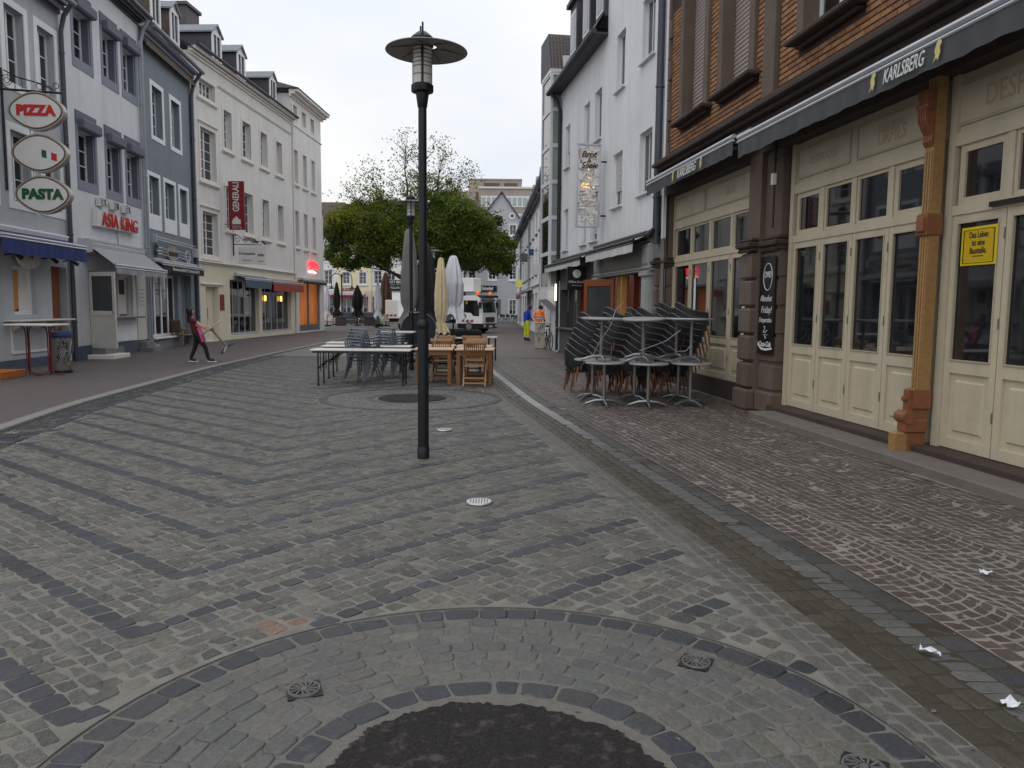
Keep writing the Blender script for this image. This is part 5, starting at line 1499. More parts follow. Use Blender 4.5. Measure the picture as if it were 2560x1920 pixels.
# far shop, dark grey
wall(WH, 0, 5.3, 0, 3.22, [(.28, 2.75, .95, 2.28), (2.95, 4.2, .05, 2.5)], 'shop_dark', .3, 'shop_wall', y=-.02)
MB().box(.28, 2.75, .24, .27, .95, 2.28).build('shop_window_pane', 'glass_dim', WH)
MB().box(2.95, 4.2, .8, .83, .05, 2.5).build('shop_interior', 'interior_dark', WH)
MB().bbox(.2, 2.85, -.16, .05, .90, .95, .01).build('window_ledge', 'step_stone', WH)
x = MB(); x.box(3.0, 3.1, .02, .12, .05, 2.5); x.box(4.1, 4.2, .02, .12, .05, 2.5); x.build('door_post', 'orange_wood_dark', WH)
x = MB(); x.tube([(2.2, -.16, 1.5), (2.2, -.16, 2.6)], .02, 6); x.build('awning_crank', 'brushed', WH)
x = MB(); x.box(-.02, .22, -.05, .0, .1, 2.6); x.build('corner_post', 'trim_white', WH)
x = MB(); x.tube([(.1, -.14, 1.9), (.1, -.14, 2.5)], .045, 8); x.build('tube_lamp', 'lit_tube', WH)
awning(WH, -.35, 5.1, 3.22, 3.10, .42, .16, 'awning_light', rail='black_metal')
awning(WH, 5.75, 10.2, 3.30, 3.18, .42, .20, 'awning_light', rail='black_metal')
x = MB(); x.box(5.1, 10.9, -.1, .0, 3.36, 3.46); x.build('flashing', 'black_metal', WH)
t = on(WH, 'black_shop_sign', 'black square blade sign with round white emblem under the far pale awning', 'sign', 4.15, -.02)
MB().bbox(-.04, .04, -.64, -.04, 2.20, 2.92, .01).build('panel', 'sign_black', t)
x = MB(); n = 24; x.prism([(-.34 + .13 * math.cos(2 * PI * k / n), 2.70 + .13 * math.sin(2 * PI * k / n)) for k in range(n)], .04, .048, 'x'); x.build('emblem', 'chalk', t)
text('lettering', 'bffee-kock', .12, 'chalk', t, (.046, -.34, 2.45), SIDE_R, depth=.004)
text('small_print', 'coffee and more', .05, 'chalk', t, (.046, -.34, 2.34), SIDE_R, depth=.003)
# near shop, grey timber front with orange-brown joinery
wall(WH, 5.3, LB, 0, 3.22, [(5.95, 9.72, .05, 2.52)], 'shop_grey', .4, 'timber_front', y=-.03)
for (a, b) in ((5.32, 5.9), (9.76, 10.3)):
    x = MB(); x.bbox(a, b, -.12, -.02, .0, 2.52, .02); x.bbox(a + .1, b - .1, -.15, -.11, .2, 2.3, .02); x.bbox(a - .05, b + .05, -.18, -.02, 2.40, 2.52, .02); x.bbox(a, b, -.12, -.02, 2.60, 3.16, .02); x.bbox(a + .1, b - .1, -.15, -.11, 2.68, 3.06, .02)
    x.build('timber_pilaster', 'shop_grey_light', WH)
cornice(WH, 5.3, 10.4, 2.52, [(.10, .05), (.14, .04)], 'shop_grey_light', 'timber_cornice', y=-.03)
x = MB(); x.box(6.1, 9.6, -.05, -.03, 2.70, 3.08); x.build('fascia_panel', 'shop_grey', WH)
MB().box(5.95, 9.72, .36, .40, .05, 2.52).build('shop_back', 'orange_wood_dark', WH)
for (a, b, m_) in ((5.97, 6.10, 'orange_wood'), (7.15, 7.28, 'blond_wood'), (7.60, 7.72, 'blond_wood'), (8.35, 8.75, 'orange_wood_dark'), (9.5, 9.70, 'orange_wood')):
    x = MB(); x.box(a, b, .02, .16, .05, 2.50); x.build('timber_post', m_, WH)
MB().box(7.28, 7.60, .10, .11, .3, 2.3).build('sidelight_pane', 'curtain', WH)
MB().box(8.75, 9.5, .2, .22, .05, 2.5).build('wood_panel', 'orange_wood', WH)
for k in range(6): MB().box(7.75 + k * .1, 7.80 + k * .1, .16, .24, .05, 2.5).build('fold_slat', 'orange_wood_dark' if k % 2 else 'orange_wood', WH)
x = MB(); w, h = 1.15, 2.35
x.box(0, .11, 0, .06, 0, h); x.box(w - .13, w, 0, .06, 0, h); x.box(.11, w - .13, 0, .06, h - .18, h); x.box(.11, w - .13, 0, .06, 0, .5)
o = x.build('open_door', 'orange_wood', WH, (7.35, -.05, .08), (0, 0, R(-150)))
MB().box(.11, w - .13, .025, .033, .5, h - .18).build('pane', 'glass_dim', o)
# blade sign with lit bottle shapes
t = on(WH, 'bakery_blade_sign', 'tall framed projecting sign filled with pale rolls and tiny warm lights', 'sign', 6.05, -.08)
x = MB(); y0, y1 = -.78, -.10
x.box(-.09, .09, y0, y0 + .03, 3.92, 6.22); x.box(-.09, .09, y1 - .03, y1, 3.92, 6.22); x.box(-.09, .09, y0 + .03, y1 - .03, 3.92, 3.95); x.box(-.09, .09, y0 + .03, y1 - .03, 6.19, 6.22); x.build('frame', 'alu', t)
x = MB()
rs = random.Random(4)
for k in range(130):
    cy = rs.uniform(y0 + .08, y1 - .08); cz = rs.uniform(4.0, 6.05); a = rs.choice([0, .3, 1.3, 1.57, -.4, 1.9, .1]); l = rs.uniform(.12, .18); r_ = rs.uniform(.034, .052); xx = rs.uniform(-.05, .05)
    d = (0, math.cos(a) * l / 2, math.sin(a) * l / 2)
    if not (y0 + .04 < cy - abs(d[1]) and cy + abs(d[1]) < y1 - .04 and 3.97 < cz - abs(d[2]) and cz + abs(d[2]) < 6.17): continue
    x.tube([(xx - d[0], cy - d[1], cz - d[2]), (xx, cy, cz), (xx + d[0], cy + d[1], cz + d[2])], [r_ * .8, r_, r_ * .8], 8)
x.build('roll_filling', 'trim_cream', t, smooth=True)
for k in range(14):
    cy = rs.uniform(y0 + .08, y1 - .08); cz = rs.choice([rs.uniform(5.0, 5.3), rs.uniform(4.0, 6.0)])
    x = MB(); x.lathe([(0, -.016), (.016, 0), (0, .016)], 8, (.075, cy, cz)); x.build('tiny_light', 'lit_warm', t)
text('lettering', 'Brot', .23, 'ink', t, (.092, -.46, 5.92), SIDE_R, depth=.01, shear=.3, bold=.004)
text('lettering', '&', .14, 'ink', t, (.092, -.44, 5.76), SIDE_R, depth=.01, bold=.004)
text('lettering', 'Seele', .22, 'ink', t, (.092, -.44, 5.62), SIDE_R, depth=.01, shear=.3, bold=.004)
x = MB(); x.tube([(0, .1, 5.75), (0, -.12, 5.75)], .025, 8); x.tube([(0, .1, 4.25), (0, -.12, 4.25)], .025, 8); x.build('bracket', 'black_metal', t)

# ------------------------------------------------------------------ glazed stair tower beyond
GT = building('glass_stair_tower', 'narrow white framed glass stair bay standing out beside the black downpipe', (1.08, 29.9), (1.32, 28.38))
LG = GT['len']
x = MB(); zs = [2.35, 3.62, 4.90, 6.18, 7.46, 8.72, 9.98]
for z in zs: x.box(-.02, LG + .04, -.03, .42, z - .07, z + .07)
for u in (0, LG): x.box(u - .05, u + .05, -.04, .06, 2.3, 10.0)
x.box(LG - .05, LG + .05, .34, .44, 2.3, 10.0)
x.box(-.05, LG + .05, -.05, .44, 10.0, 10.12)
x.build('frame', 'white_frame', GT)
for k in range(6):
    MB().box(.05, LG - .05, .0, .012, zs[k] + .07, zs[k + 1] - .07).build('street_pane', 'glass', GT)
    MB().box(LG - .006, LG + .006, .06, .34, zs[k] + .07, zs[k + 1] - .07).build('end_pane', 'glass_green', GT)
x = MB(); x.add([(-.1, -.06, 2.28), (LG + .08, -.06, 2.28), (LG + .08, .44, 2.28), (-.1, .44, 2.28), (-.1, -.06, 1.95), (LG + .08, -.06, 1.95), (LG + .08, .44, 1.5), (-.1, .44, 1.5)], [(0, 1, 2, 3), (0, 1, 5, 4), (1, 2, 6, 5), (4, 5, 6, 7), (3, 0, 4, 7)]); x.build('apron', 'wall_white', GT)
x = MB(); x.box(.0, LG + .02, .42, 2.5, 0, 10.6); x.build('stair_wall', 'wall_white', GT)
x = MB(); x.box(LG + .02, LG + .05, .46, .9, .02, 2.0); x.build('side_door', 'trim_white', GT)
x = MB()   # tiled roof slope above, facing down the street, course by course
for k in range(9):
    z0 = 10.12 + k * .15; uu = LG + .02 - k * .06
    for j in range(7):
        a = .02 + j * .12
        x.add([(uu, a, z0), (uu + .03, a + .06, z0), (uu, a + .12, z0), (uu - .075, a + .12, z0 + .165), (uu - .045, a + .06, z0 + .165), (uu - .075, a, z0 + .165)], [(0, 1, 4, 5), (1, 2, 3, 4)])
x.build('tile_course', 'rooftile', GT)
x = MB(); x.add([(LG, -.02, 10.1), (LG, .9, 10.1), (LG - .56, .9, 11.5), (LG - .56, -.02, 11.5), (-.4, -.02, 10.1), (-.4, .9, 10.1), (-.4, .9, 11.5), (-.4, -.02, 11.5)], [(0, 1, 2, 3), (0, 3, 7, 4), (1, 5, 6, 2), (3, 2, 6, 7)]); x.build('roof_body', 'slate', GT)
# ------------------------------------------------------------------ street lamps
def street_lamp(x, y, label, detail=True, tilt=0.0):
    t = thing('street_lamp', label, 'street lamp', (x, y, .01), 0, 'round-hatted street lamps along the square')
    b = MB(); b.tube([(0, 0, 0), (0, 0, 1.44)], .060, 20); b.lathe([(.060, .0), (.066, .0), (.066, .11), (.060, .12)], 20, caps=False); b.lathe([(.060, 1.40), (.068, 1.41), (.068, 1.47), (.046, 1.50)], 20, caps=False); b.build('lower_post', 'lamp_black', t, smooth=True)
    b = MB(); b.tube([(0, 0, 1.44), (0, 0, 3.74)], .044, 20); b.lathe([(.044, 3.70), (.05, 3.71), (.068, 3.84), (.068, 3.86)], 20, caps=False); b.build('upper_post', 'lamp_black', t, smooth=True)
    b = MB(); b.lathe([(.066, 3.85), (.112, 3.86), (.116, 3.875), (.116, 3.925), (.10, 3.94), (0, 3.94)], 28); b.build('lower_collar', 'lamp_black', t, smooth=True)
    b = MB(); b.lathe([(.098, 3.94), (.098, 4.32)], 28, caps=False); b.build('glass_cylinder', 'lamp_glass', t, smooth=True)
    b = MB()
    for z in (4.02, 4.10, 4.14, 4.18, 4.22, 4.26): b.lathe([(.093, z), (.1005, z + .004), (.1005, z + .014), (.093, z + .018)], 28, caps=False)
    b.build('diffuser_ring', 'lamp_disc', t, smooth=True)
    b = MB()
    for k in range(3):
        a = -PI / 2 + .12 + k * 2 * PI / 3
        b.tube([(math.cos(a) * .106, math.sin(a) * .106, 3.92), (math.cos(a) * .106, math.sin(a) * .106, 4.42)], .012, 8)
    b.build('support_rod', 'lamp_black', t, smooth=True)
    b = MB(); b.lathe([(.11, 4.305), (.20, 4.30), (.415, 4.262), (.425, 4.266), (.42, 4.275), (.20, 4.315), (.11, 4.325)], 56, caps=False); d = b.build('hat_disc', 'lamp_disc', t, smooth=True)
    d.rotation_euler = (tilt, R(.6), 0)
    b = MB()
    for k in range(6):
        a = k * PI / 3 + .3; c, s_ = math.cos(a), math.sin(a)
        b.bar((c * .14, s_ * .14, 4.300), (c * .38, s_ * .38, 4.266), .05, .006)
    b.build('disc_rib', 'lamp_disc', d)
    b = MB(); b.lathe([(.10, 4.30), (.112, 4.31), (.118, 4.33), (.118, 4.40), (.10, 4.42), (.05, 4.46), (0, 4.47)], 28); b.build('cap', 'lamp_black', t, smooth=True)
    b = MB(); b.tube([(.015, -.09, 4.40), (.012, -.06, 4.54)], .011, 6); b.tube([(-.02, .03, 4.44), (-.02, .03, 4.53)], .01, 6); b.build('finial', 'lamp_black', t)
    return t
street_lamp(-.96, 8.27, 'tall black street lamp with round grey disc hat, nearest of three')
street_lamp(-2.62, 19.96, 'black disc-hatted street lamp just behind the white folding tables')
street_lamp(-3.82, 37.0, 'distant black disc-hatted street lamp beside the cream closed parasol')
t = thing('double_arm_lamp', 'black two-armed crook lamp post on the far square', 'street lamp', (-14.25, 64.5, 0))
b = MB(); b.tube([(0, 0, 0), (0, 0, 4.3)], .06, 10); b.lathe([(.14, 0), (.12, .5), (.07, .7)], 12)
for s in (-1, 1):
    b.tube([(s * .02, 0, 3.2)] + [(s * (.02 + .42 * (1 - math.cos(k * PI / 8)) / 1.0), 0, 3.9 + .42 * math.sin(k * PI / 8)) for k in range(0, 9)] + [(s * .86, 0, 3.3)], .035, 8)
b.build('post', 'lamp_black', t, smooth=True)
for s in (-1, 1):
    b = MB(); b.lathe([(.04, 3.32), (.1, 3.2), (.26, 3.08), (.24, 3.04)], 14, (s * .86, 0, 0)); b.build('lantern_hood', 'lamp_black', t, smooth=True)

# ------------------------------------------------------------------ folding tables, stacked chairs
def folding_table(x, y, label, rz=0.0, w=2.0):
    t = thing('folding_table', label, 'table', (x, y, .012), rz, 'white folding tables in the middle of the street')
    MB().bbox(-w / 2, w / 2, -.30, .30, .708, .742, .012).build('tabletop', 'white_top', t)
    for s in (-1, 1):
        for yy in (-.25, .25):
            b = MB(); xx = s * (w / 2 - .16)
            b.tube([(xx, yy, .705), (xx, yy, .03)], .017, 8); b.tube([(xx - s * .05, yy, .69), (xx - s * .05, yy, .30)], .010, 6)
            b.lathe([(.0, 0), (.03, .0), (.024, .04), (0, .045)], 8, (xx, yy, 0)); b.build('leg', 'black_metal', t, smooth=True)
        b = MB(); b.tube([(xx, -.25, .36), (xx, .25, .36)], .012, 6); b.tube([(xx - s * .02, 0, .40), (s * (w / 2 - .62), 0, .69)], .014, 6); b.tube([(xx, -.25, .36), (xx - s * .12, 0, .50), (xx, .25, .36)], .010, 6); b.build('brace', 'black_metal', t, smooth=True)
    b = MB(); b.box(-w / 2 + .05, w / 2 - .05, -.27, -.24, .67, .708); b.box(-w / 2 + .05, w / 2 - .05, .24, .27, .67, .708); b.build('apron_rail', 'black_metal', t)
folding_table(-3.13, 16.05, 'white folding table with black legs, the nearest of three in a row', R(1), 2.06)
folding_table(-3.30, 17.55, 'white folding table in the middle of three, under the grey chairs', R(1.5), 2.0)
folding_table(-3.58, 19.05, 'white folding table at the back of the row of three', R(2), 1.95)

def metal_chair():
    t = thing('metal_chair', 'x', 'chair')
    b = MB(); r = .017
    for s in (-1, 1):
        b.tube([(s * .27, -.30, 0), (s * .20, -.17, .44), (s * .21, -.20, .64), (s * .22, -.10, .67), (s * .21, .19, .66)], r, 6)
    b.tube([(-.20, -.17, .44), (.20, -.17, .44)], r, 6); b.tube([(-.215, -.19, .36), (.215, -.19, .36)], r * .8, 6)
    b.build('front_frame', 'chair_grey', t, smooth=True)
    b = MB()
    for s in (-1, 1): b.tube([(s * .26, .30, 0), (s * .20, .20, .44), (s * .20, .24, .66), (s * .185, .33, .88)], r, 6)
    b.tube([(-.185, .33, .88), (.185, .33, .88)], r, 6); b.build('back_frame', 'chair_grey', t, smooth=True)
    b = MB()
    for k in range(7): b.box(-.20, .20, -.18 + k * .056, -.145 + k * .056, .435, .450)
    b.build('seat', 'chair_grey', t)
    b = MB()
    for k in range(5): b.bar((-.195, .235 + .018 * k * 1.0, .56 + k * .065), (.195, .235 + .018 * k, .56 + k * .065), .035, .010, (0, 1, 0))
    b.build('backrest', 'chair_grey', t)
    for s in (-1, 1): MB().box(s * .215 - .02, s * .215 + .02, -.18, .17, .665, .685).build('armrest', 'chair_grey', t)
    return t
ORD = ['bottom', 'second from bottom', 'third from bottom', 'fourth from bottom', 'fifth from bottom', 'sixth from bottom', 'seventh from bottom', 'eighth from bottom', 'ninth from bottom', 'tenth from bottom']
def ordl(k, n): return 'topmost' if k == n - 1 else ORD[k]
mc = metal_chair(); first = True
for (x, y, rz, n, wh) in ((-3.30, 16.75, R(158), 5, 'left'), (-2.93, 17.95, R(164), 5, 'right')):
    for k in range(n):
        c = mc if first else copy_tree(mc); first = False
        d = Vector((-.045, .0, 0)) * k
        c.location = (x + .028 * k, y + .055 * k, .012 + .075 * k); c.rotation_euler = (R(-1.5) * k, R(-.6) * k, rz)
        c['label'] = f'grey metal armchair, {ordl(k, n)} of the {wh} stack among the white tables'; c['group'] = 'stacked grey metal chairs'

# ------------------------------------------------------------------ teak tables and chairs
def teak_table(x, y, label, rz=0.0, w=.82, d=.78):
    t = thing('teak_table', label, 'table', (x, y, .012), rz, 'square wooden tables behind the lamp post')
    b = MB(); n = 7
    for k in range(n):
        a = -d / 2 + d * k / n; b.bbox(-w / 2, w / 2, a + .003, a + d / n - .003, .725, .757, .006)
    b.build('tabletop', 'teak_top', t)
    b = MB(); e = .045
    b.box(-w / 2 + e, w / 2 - e, -d / 2 + e, -d / 2 + e + .025, .62, .725); b.box(-w / 2 + e, w / 2 - e, d / 2 - e - .025, d / 2 - e, .62, .725)
    b.box(-w / 2 + e, -w / 2 + e + .025, -d / 2 + e + .025, d / 2 - e - .025, .62, .725); b.box(w / 2 - e - .025, w / 2 - e, -d / 2 + e + .025, d / 2 - e - .025, .62, .725)
    b.build('apron', 'teak', t)
    for sx in (-1, 1):
        for sy in (-1, 1):
            MB().bbox(sx * (w / 2 - .075) - .036, sx * (w / 2 - .075) + .036, sy * (d / 2 - .075) - .036, sy * (d / 2 - .075) + .036, 0, .724, .006).build('leg', 'teak', t)
teak_table(-.79, 16.42, 'square teak table at the right, with a slatted chair in front', R(-1))
teak_table(-1.66, 16.42, 'square teak table partly hidden by the lamp post', R(1))
teak_table(-1.72, 17.65, 'square teak table in the second row, left one', R(0))
teak_table(-.86, 17.65, 'square teak table in the second row, right one', R(0))
def teak_chair():
    t = thing('teak_chair', 'x', 'chair')
    b = MB()
    for s in (-1, 1): b.bar((s * .20, .20, 0), (s * .20, -.14, .50), .03, .045); b.bar((s * .20, -.14, .50), (s * .20, -.24, .93), .03, .045)
    b.bar((-.2, .14, .10), (.2, .14, .10), .03, .03); b.build('back_leg_frame', 'teak', t)
    b = MB()
    for s in (-1, 1): b.bar((s * .225, -.26, 0), (s * .225, .18, .44), .028, .045)
    b.bar((-.225, -.20, .07), (.225, -.20, .07), .03, .035); b.bar((-.225, -.12, .17), (.225, -.12, .17), .03, .035); b.build('front_leg_frame', 'teak_light', t)
    b = MB()
    for k in range(9): b.box(-.19, .19, -.18 + k * .045, -.145 + k * .045, .43, .448)
    b.box(-.2, .2, -.2, -.18, .415, .45); b.build('seat', 'teak_light', t)
    MB().bbox(-.235, .235, -.265, -.235, .885, .945, .008).build('top_rail', 'teak_light', t)
    MB().bar((-.2, -.155, .56), (.2, -.155, .56), .03, .045).build('lower_rail', 'teak_light', t)
    b = MB()
    for k in range(9): xx = -.165 + k * .041; b.bar((xx, -.165, .56), (xx, -.247, .90), .022, .012, (0, 1, 0))
    b.build('back_slat', 'teak', t)
    return t
tc_ = teak_chair(); first = True
for (x, y, rz, lab) in ((-.78, 15.98, 0, 'teak slatted folding chair in front of the right table, back to the viewer'), (-1.55, 17.02, 0, 'teak slatted folding chair between the two left wooden tables'),
                        (-.78, 16.96, 0, 'teak slatted folding chair between the two right wooden tables'), (-.80, 17.25, .05, 'teak folding chair pushed against the rear right wooden table'),
                        (-1.60, 18.25, PI, 'teak folding chair at the far side of the rear left table'), (-.98, 18.3, PI, 'teak folding chair at the far side of the rear right table')):
    c = tc_ if first else copy_tree(tc_); first = False
    c.location = (x, y, .012); c.rotation_euler = (0, 0, rz); c['label'] = lab; c['group'] = 'teak folding chairs'

# ------------------------------------------------------------------ closed parasols
def parasol(x, y, label, mat_, h=3.0, low=1.1, r_top=.07, r_mid=.19, r_low=.24, pleats=9, tie=.45, base=True, skirt=.28, sid=0, print_=None):
    t = thing('closed_parasol', label, 'parasol', (x, y, .01), sid * .7, 'closed parasols on the square')
    rs = random.Random(sid)
    b = MB(); b.tube([(0, 0, 0), (0, 0, h)], .028, 8); b.build('pole', 'black_metal', t, smooth=True)
    if base:
        b = MB(); b.bbox(-.3, .3, -.3, .3, 0, .10, .02); b.lathe([(.06, .1), (.04, .35)], 12); b.build('base', 'iron', t)
    prof = [(h, r_top * .6), (h - .05, r_top), (h - (h - low) * .25, r_top + (r_mid - r_top) * .62), (h - (h - low) * .5, r_mid), (h - (h - low) * tie * 1.55, r_mid * 1.02), (low + (h - low) * .22, r_mid * .92), (low + (h - low) * .14, r_mid * .62), (low, r_low)]
    n = pleats * 6; v = []; f = []
    for i, (z, r) in enumerate(prof):
        for k in range(n):
            a = 2 * PI * k / n; w = .17 * (1 if i > 0 else 0)
            m_ = 1 + w * math.sin(a * pleats + .6 * math.sin(i * .7 + sid)) + .05 * math.sin(a * 3 + i + sid)
            zz = z - (skirt * (.5 + .5 * math.sin(a * 4 + sid)) if i == len(prof) - 1 else 0)
            v.append((r * m_ * math.cos(a), r * m_ * math.sin(a), zz))
    for i in range(len(prof) - 1):
        for k in range(n): f.append((i * n + k, i * n + (k + 1) % n, (i + 1) * n + (k + 1) % n, (i + 1) * n + k))
    f.append(tuple(range(n)))
    b = MB(); b.add(v, f); cl_ = b.build('canopy', mat_, t, smooth=True)
    zt = low + (h - low) * .14
    b = MB(); b.lathe([(r_mid * .66, zt - .02), (r_mid * .70, zt), (r_mid * .66, zt + .03)], 18, caps=False); b.build('tie_band', mat_, cl_, smooth=True)
    b = MB(); b.lathe([(.03, h), (.025, h + .06), (0, h + .07)], 8); b.build('finial', 'black_metal', t)
    if print_:
        for s, a in ((-1, -.35), (1, .35)):
            text('print', print_, .26, 'sign_red', t, (math.sin(a) * r_mid * 1.28, -math.cos(a) * r_mid * 1.28, low + (h - low) * .36), (PI / 2, R(-80), a - sid * .7), depth=.004, shear=.2)
    return t
parasol(-3.05, 22.8, 'large grey closed parasol behind the second lamp post', 'canvas_grey', 3.88, 1.15, .10, .22, .31, 8, sid=1, skirt=.1)
parasol(-2.62, 23.6, 'large black closed parasol hidden behind the near lamp post', 'canvas_dark', 3.5, 1.2, .10, .25, .34, 8, sid=2, skirt=.1)
parasol(-2.06, 22.2, 'cream closed parasol tied near the bottom', 'canvas_cream', 3.03, .92, .07, .165, .25, 10, sid=3, skirt=.12)
parasol(-1.86, 24.2, 'white closed parasol with red print beside the truck cab', 'canvas_white', 3.22, 1.42, .11, .28, .36, 9, tie=.3, sid=4, skirt=.25)
parasol(-14.9, 62.0, 'slim white closed parasol at the far left of the square', 'canvas_white', 3.1, .95, .08, .24, .3, 8, sid=5)
parasol(-14.9, 65.5, 'black closed parasol leaning behind the slim white one', 'canvas_black', 3.6, 1.0, .08, .26, .34, 8, sid=6)
parasol(-12.95, 64.5, 'black closed parasol standing before the pink shopfront', 'canvas_black', 3.35, 1.0, .07, .40, .48, 8, sid=7)
parasol(-10.55, 60.5, 'pale closed parasol left of the truck', 'canvas_white', 3.4, .9, .1, .26, .3, 8, sid=8)
parasol(-10.5, 64.0, 'brown closed parasol behind the pale one left of the truck', 'canvas_brown', 4.4, 1.2, .12, .42, .5, 8, sid=9)
b = MB()
for a in range(4): b.bar((0, 0, .9), (math.cos(a * PI / 2 + .5) * .45, math.sin(a * PI / 2 + .5) * .45, 0), .07, .05)
tag(b.build('parasol_stand', 'black_metal', None, (-2.0, 21.6, .01)), 'black splayed stand under the cream parasol', 'stand')

# ------------------------------------------------------------------ bistro tables stacked two high
def bistro_table(x, y, z, rz, label, r_=.335, h=.735, tilt=(0, 0)):
    t = thing('bistro_table', label, 'table', (x, y, z), rz, 'round bistro tables stacked by the tavern')
    t.rotation_euler = (tilt[0], tilt[1], rz)
    b = MB(); b.lathe([(0, h - .032), (r_ * .9, h - .032), (r_ * .98, h - .028), (r_, h - .018), (r_, h - .008), (r_ * .985, h), (0, h)], 36); b.build('tabletop', 'table_top_grey', t, smooth=True)
    b = MB(); b.lathe([(0, h - .034), (r_ * .86, h - .034), (r_ * .86, h - .0325), (0, h - .0325)], 30); b.build('underside', 'table_under', t)
    b = MB(); b.tube([(0, 0, .05), (0, 0, h - .04)], .030, 14); b.lathe([(.10, h - .05), (.10, h - .035)], 14); b.build('column', 'brushed', t, smooth=True)
    for k in range(4):
        a = k * PI / 2 + .4; c, s = math.cos(a), math.sin(a)
        b = MB(); b.tube([(c * .02, s * .02, .085), (c * .15, s * .15, .078), (c * .28, s * .28, .038), (c * .32, s * .32, .028)], [.034, .030, .022, .018], 10); b.lathe([(.02, 0), (.024, .02), (.0, .03)], 10, (c * .32, s * .32, 0)); b.build('foot', 'steel', t, smooth=True)
    return t
for (x, y, lab) in ((1.56, 12.95, 'front left'), (2.28, 12.80, 'front middle'), (3.02, 12.95, 'front right'), (1.44, 13.70, 'rear left'), (2.18, 13.62, 'rear middle'), (2.98, 13.72, 'rear right')):
    bistro_table(x, y, .012, random.uniform(0, 1.5), f'round grey bistro table on the ground, {lab} of the stacked group')
for (x, y, lab, tl) in ((1.50, 13.02, 'front left', (R(1.5), R(-1))), (2.20, 12.88, 'front middle', (R(-1), R(-3))), (3.02, 12.98, 'front right', (0, R(1))), (2.30, 13.55, 'rear middle', (R(1), R(-2))), (2.92, 13.70, 'rear right', (0, R(.5)))):
    bistro_table(x, y, .752, random.uniform(0, 1.5), f'round grey bistro table standing on another, upper {lab} of the group', r_=.36, tilt=tl)

# ------------------------------------------------------------------ stacked black wicker armchairs
def wicker_chair():
    t = thing('wicker_armchair', 'x', 'chair')
    n = 20; v = []; f = []; rim = []
    for k in range(n + 1):      # wrap-around shell: arms rise into the back
        a = PI * (-.04 + 1.08 * k / n)
        px_, py_ = .30 * math.cos(a), .02 + .27 * math.sin(a)
        zt = .64 + .20 * max(0, math.sin(a)) ** 1.5
        v += [(px_ * .82, py_ * .82 - .02, .40), (px_ * .96, py_ * .96, .52), (px_, py_, zt)]
        rim.append((px_, py_, zt))
    for k in range(n):
        for j in range(2): f.append((k * 3 + j, k * 3 + 3 + j, k * 3 + 4 + j, k * 3 + 1 + j))
    b = MB(); b.add(v, f); b.box(-.25, .25, -.27, .22, .385, .425); b.build('shell', 'wicker', t, smooth=True)
    b = MB(); b.tube([(.30, -.24, .60)] + rim + [(-.30, -.24, .60)], .014, 6); b.build('rim', 'wicker_rim', t, smooth=True)
    for s in (-1, 1): MB().add([(s * .29, -.24, .60), (s * .245, -.26, .42), (s * .245, -.0, .42), (s * .30, -.0, .64)], [(0, 1, 2, 3)]).build('arm_panel', 'wicker', t)
    for (sx, sy) in ((-1, -1), (1, -1), (-1, 1), (1, 1)):
        b = MB(); b.tube([(sx * .26, sy * .25 - .02, 0), (sx * .215, sy * .20 - .02, .39)], [.014, .02], 8); b.build('leg', 'brown_leg', t, smooth=True)
    return t
wc = wicker_chair(); first = True
STK = [(1.20, 15.15, R(100), 8, 'far left'), (1.58, 14.65, R(98), 9, 'second from left'), (2.08, 15.15, R(95), 9, 'middle rear'), (2.18, 14.50, R(95), 9, 'middle front'), (2.62, 15.00, R(92), 10, 'second from right'), (2.80, 14.35, R(92), 10, 'far right')]
for (x, y, rz, n, wh) in STK:
    for k in range(n):
        c = wc if first else copy_tree(wc); first = False
        c.location = (x + .12 + .048 * k, y + random.gauss(0, .006), .012 + .102 * k); c.rotation_euler = (0, R(1.2) * k, rz + random.gauss(0, .02))
        c['label'] = f'black wicker armchair, {ordl(k, n)} of the {wh} stack beside the tavern'; c['group'] = 'stacked black wicker armchairs'
b = MB(); b.tube([(1.60, 12.6, 1.36), (1.72, 12.9, 1.62), (1.95, 13.6, 1.75), (2.15, 13.9, 1.55)], .006, 5); b.tube([(1.30, 12.75, .78), (1.42, 12.72, 1.05), (1.60, 12.6, 1.36)], .006, 5); b.tube([(2.1, 12.7, .95), (2.5, 12.55, 1.12), (2.75, 12.6, 1.30)], .006, 5); b.tube([(2.55, 12.6, 1.05), (2.7, 12.62, .95), (2.85, 12.6, .96), (2.92, 12.62, 1.04)], .006, 5)
tag(b.build('security_cable', 'pipe_light', None, smooth=True), 'thin grey security cable looped through the stacked chairs', 'cable')

# ------------------------------------------------------------------ left pavement furniture
t = thing('standing_table', 'tall white standing table on dark red tube legs by the pizzeria', 'table', (-10.52, 17.05, .05), R(94))
MB().bbox(-.36, .36, -.52, .52, 1.10, 1.145, .015).build('tabletop', 'white_top', t)
for yy in (-.24, .22):
    for k in range(3):
        a = k * 2 * PI / 3 + .4; c, s = math.cos(a), math.sin(a)
        b = MB(); b.tube([(c * .30, yy + s * .30, .02), (c * .08, yy + s * .08, .04), (c * .035, yy + s * .035, .12), (c * .035, yy + s * .035, .95), (c * .06, yy + s * .06, 1.06), (c * .14, yy + s * .14, 1.10)], .014, 8); b.build('leg', 'red_tube', t, smooth=True)
t = thing('litter_bin', 'grey metal litter bin with graffiti and a blue bag by the standing table', 'bin', (-10.42, 17.75, .05))
b = MB(); b.lathe([(.0, .06), (.19, .06), (.205, .1), (.21, .80), (.2, .84)], 28); b.build('body', 'bin_grey', t, smooth=True)
b = MB(); b.lathe([(.205, .80), (.235, .84), (.238, .88), (.22, .95), (.19, .93), (.18, .85)], 28, caps=False); b.build('bag', 'bag_blue', t, smooth=True)
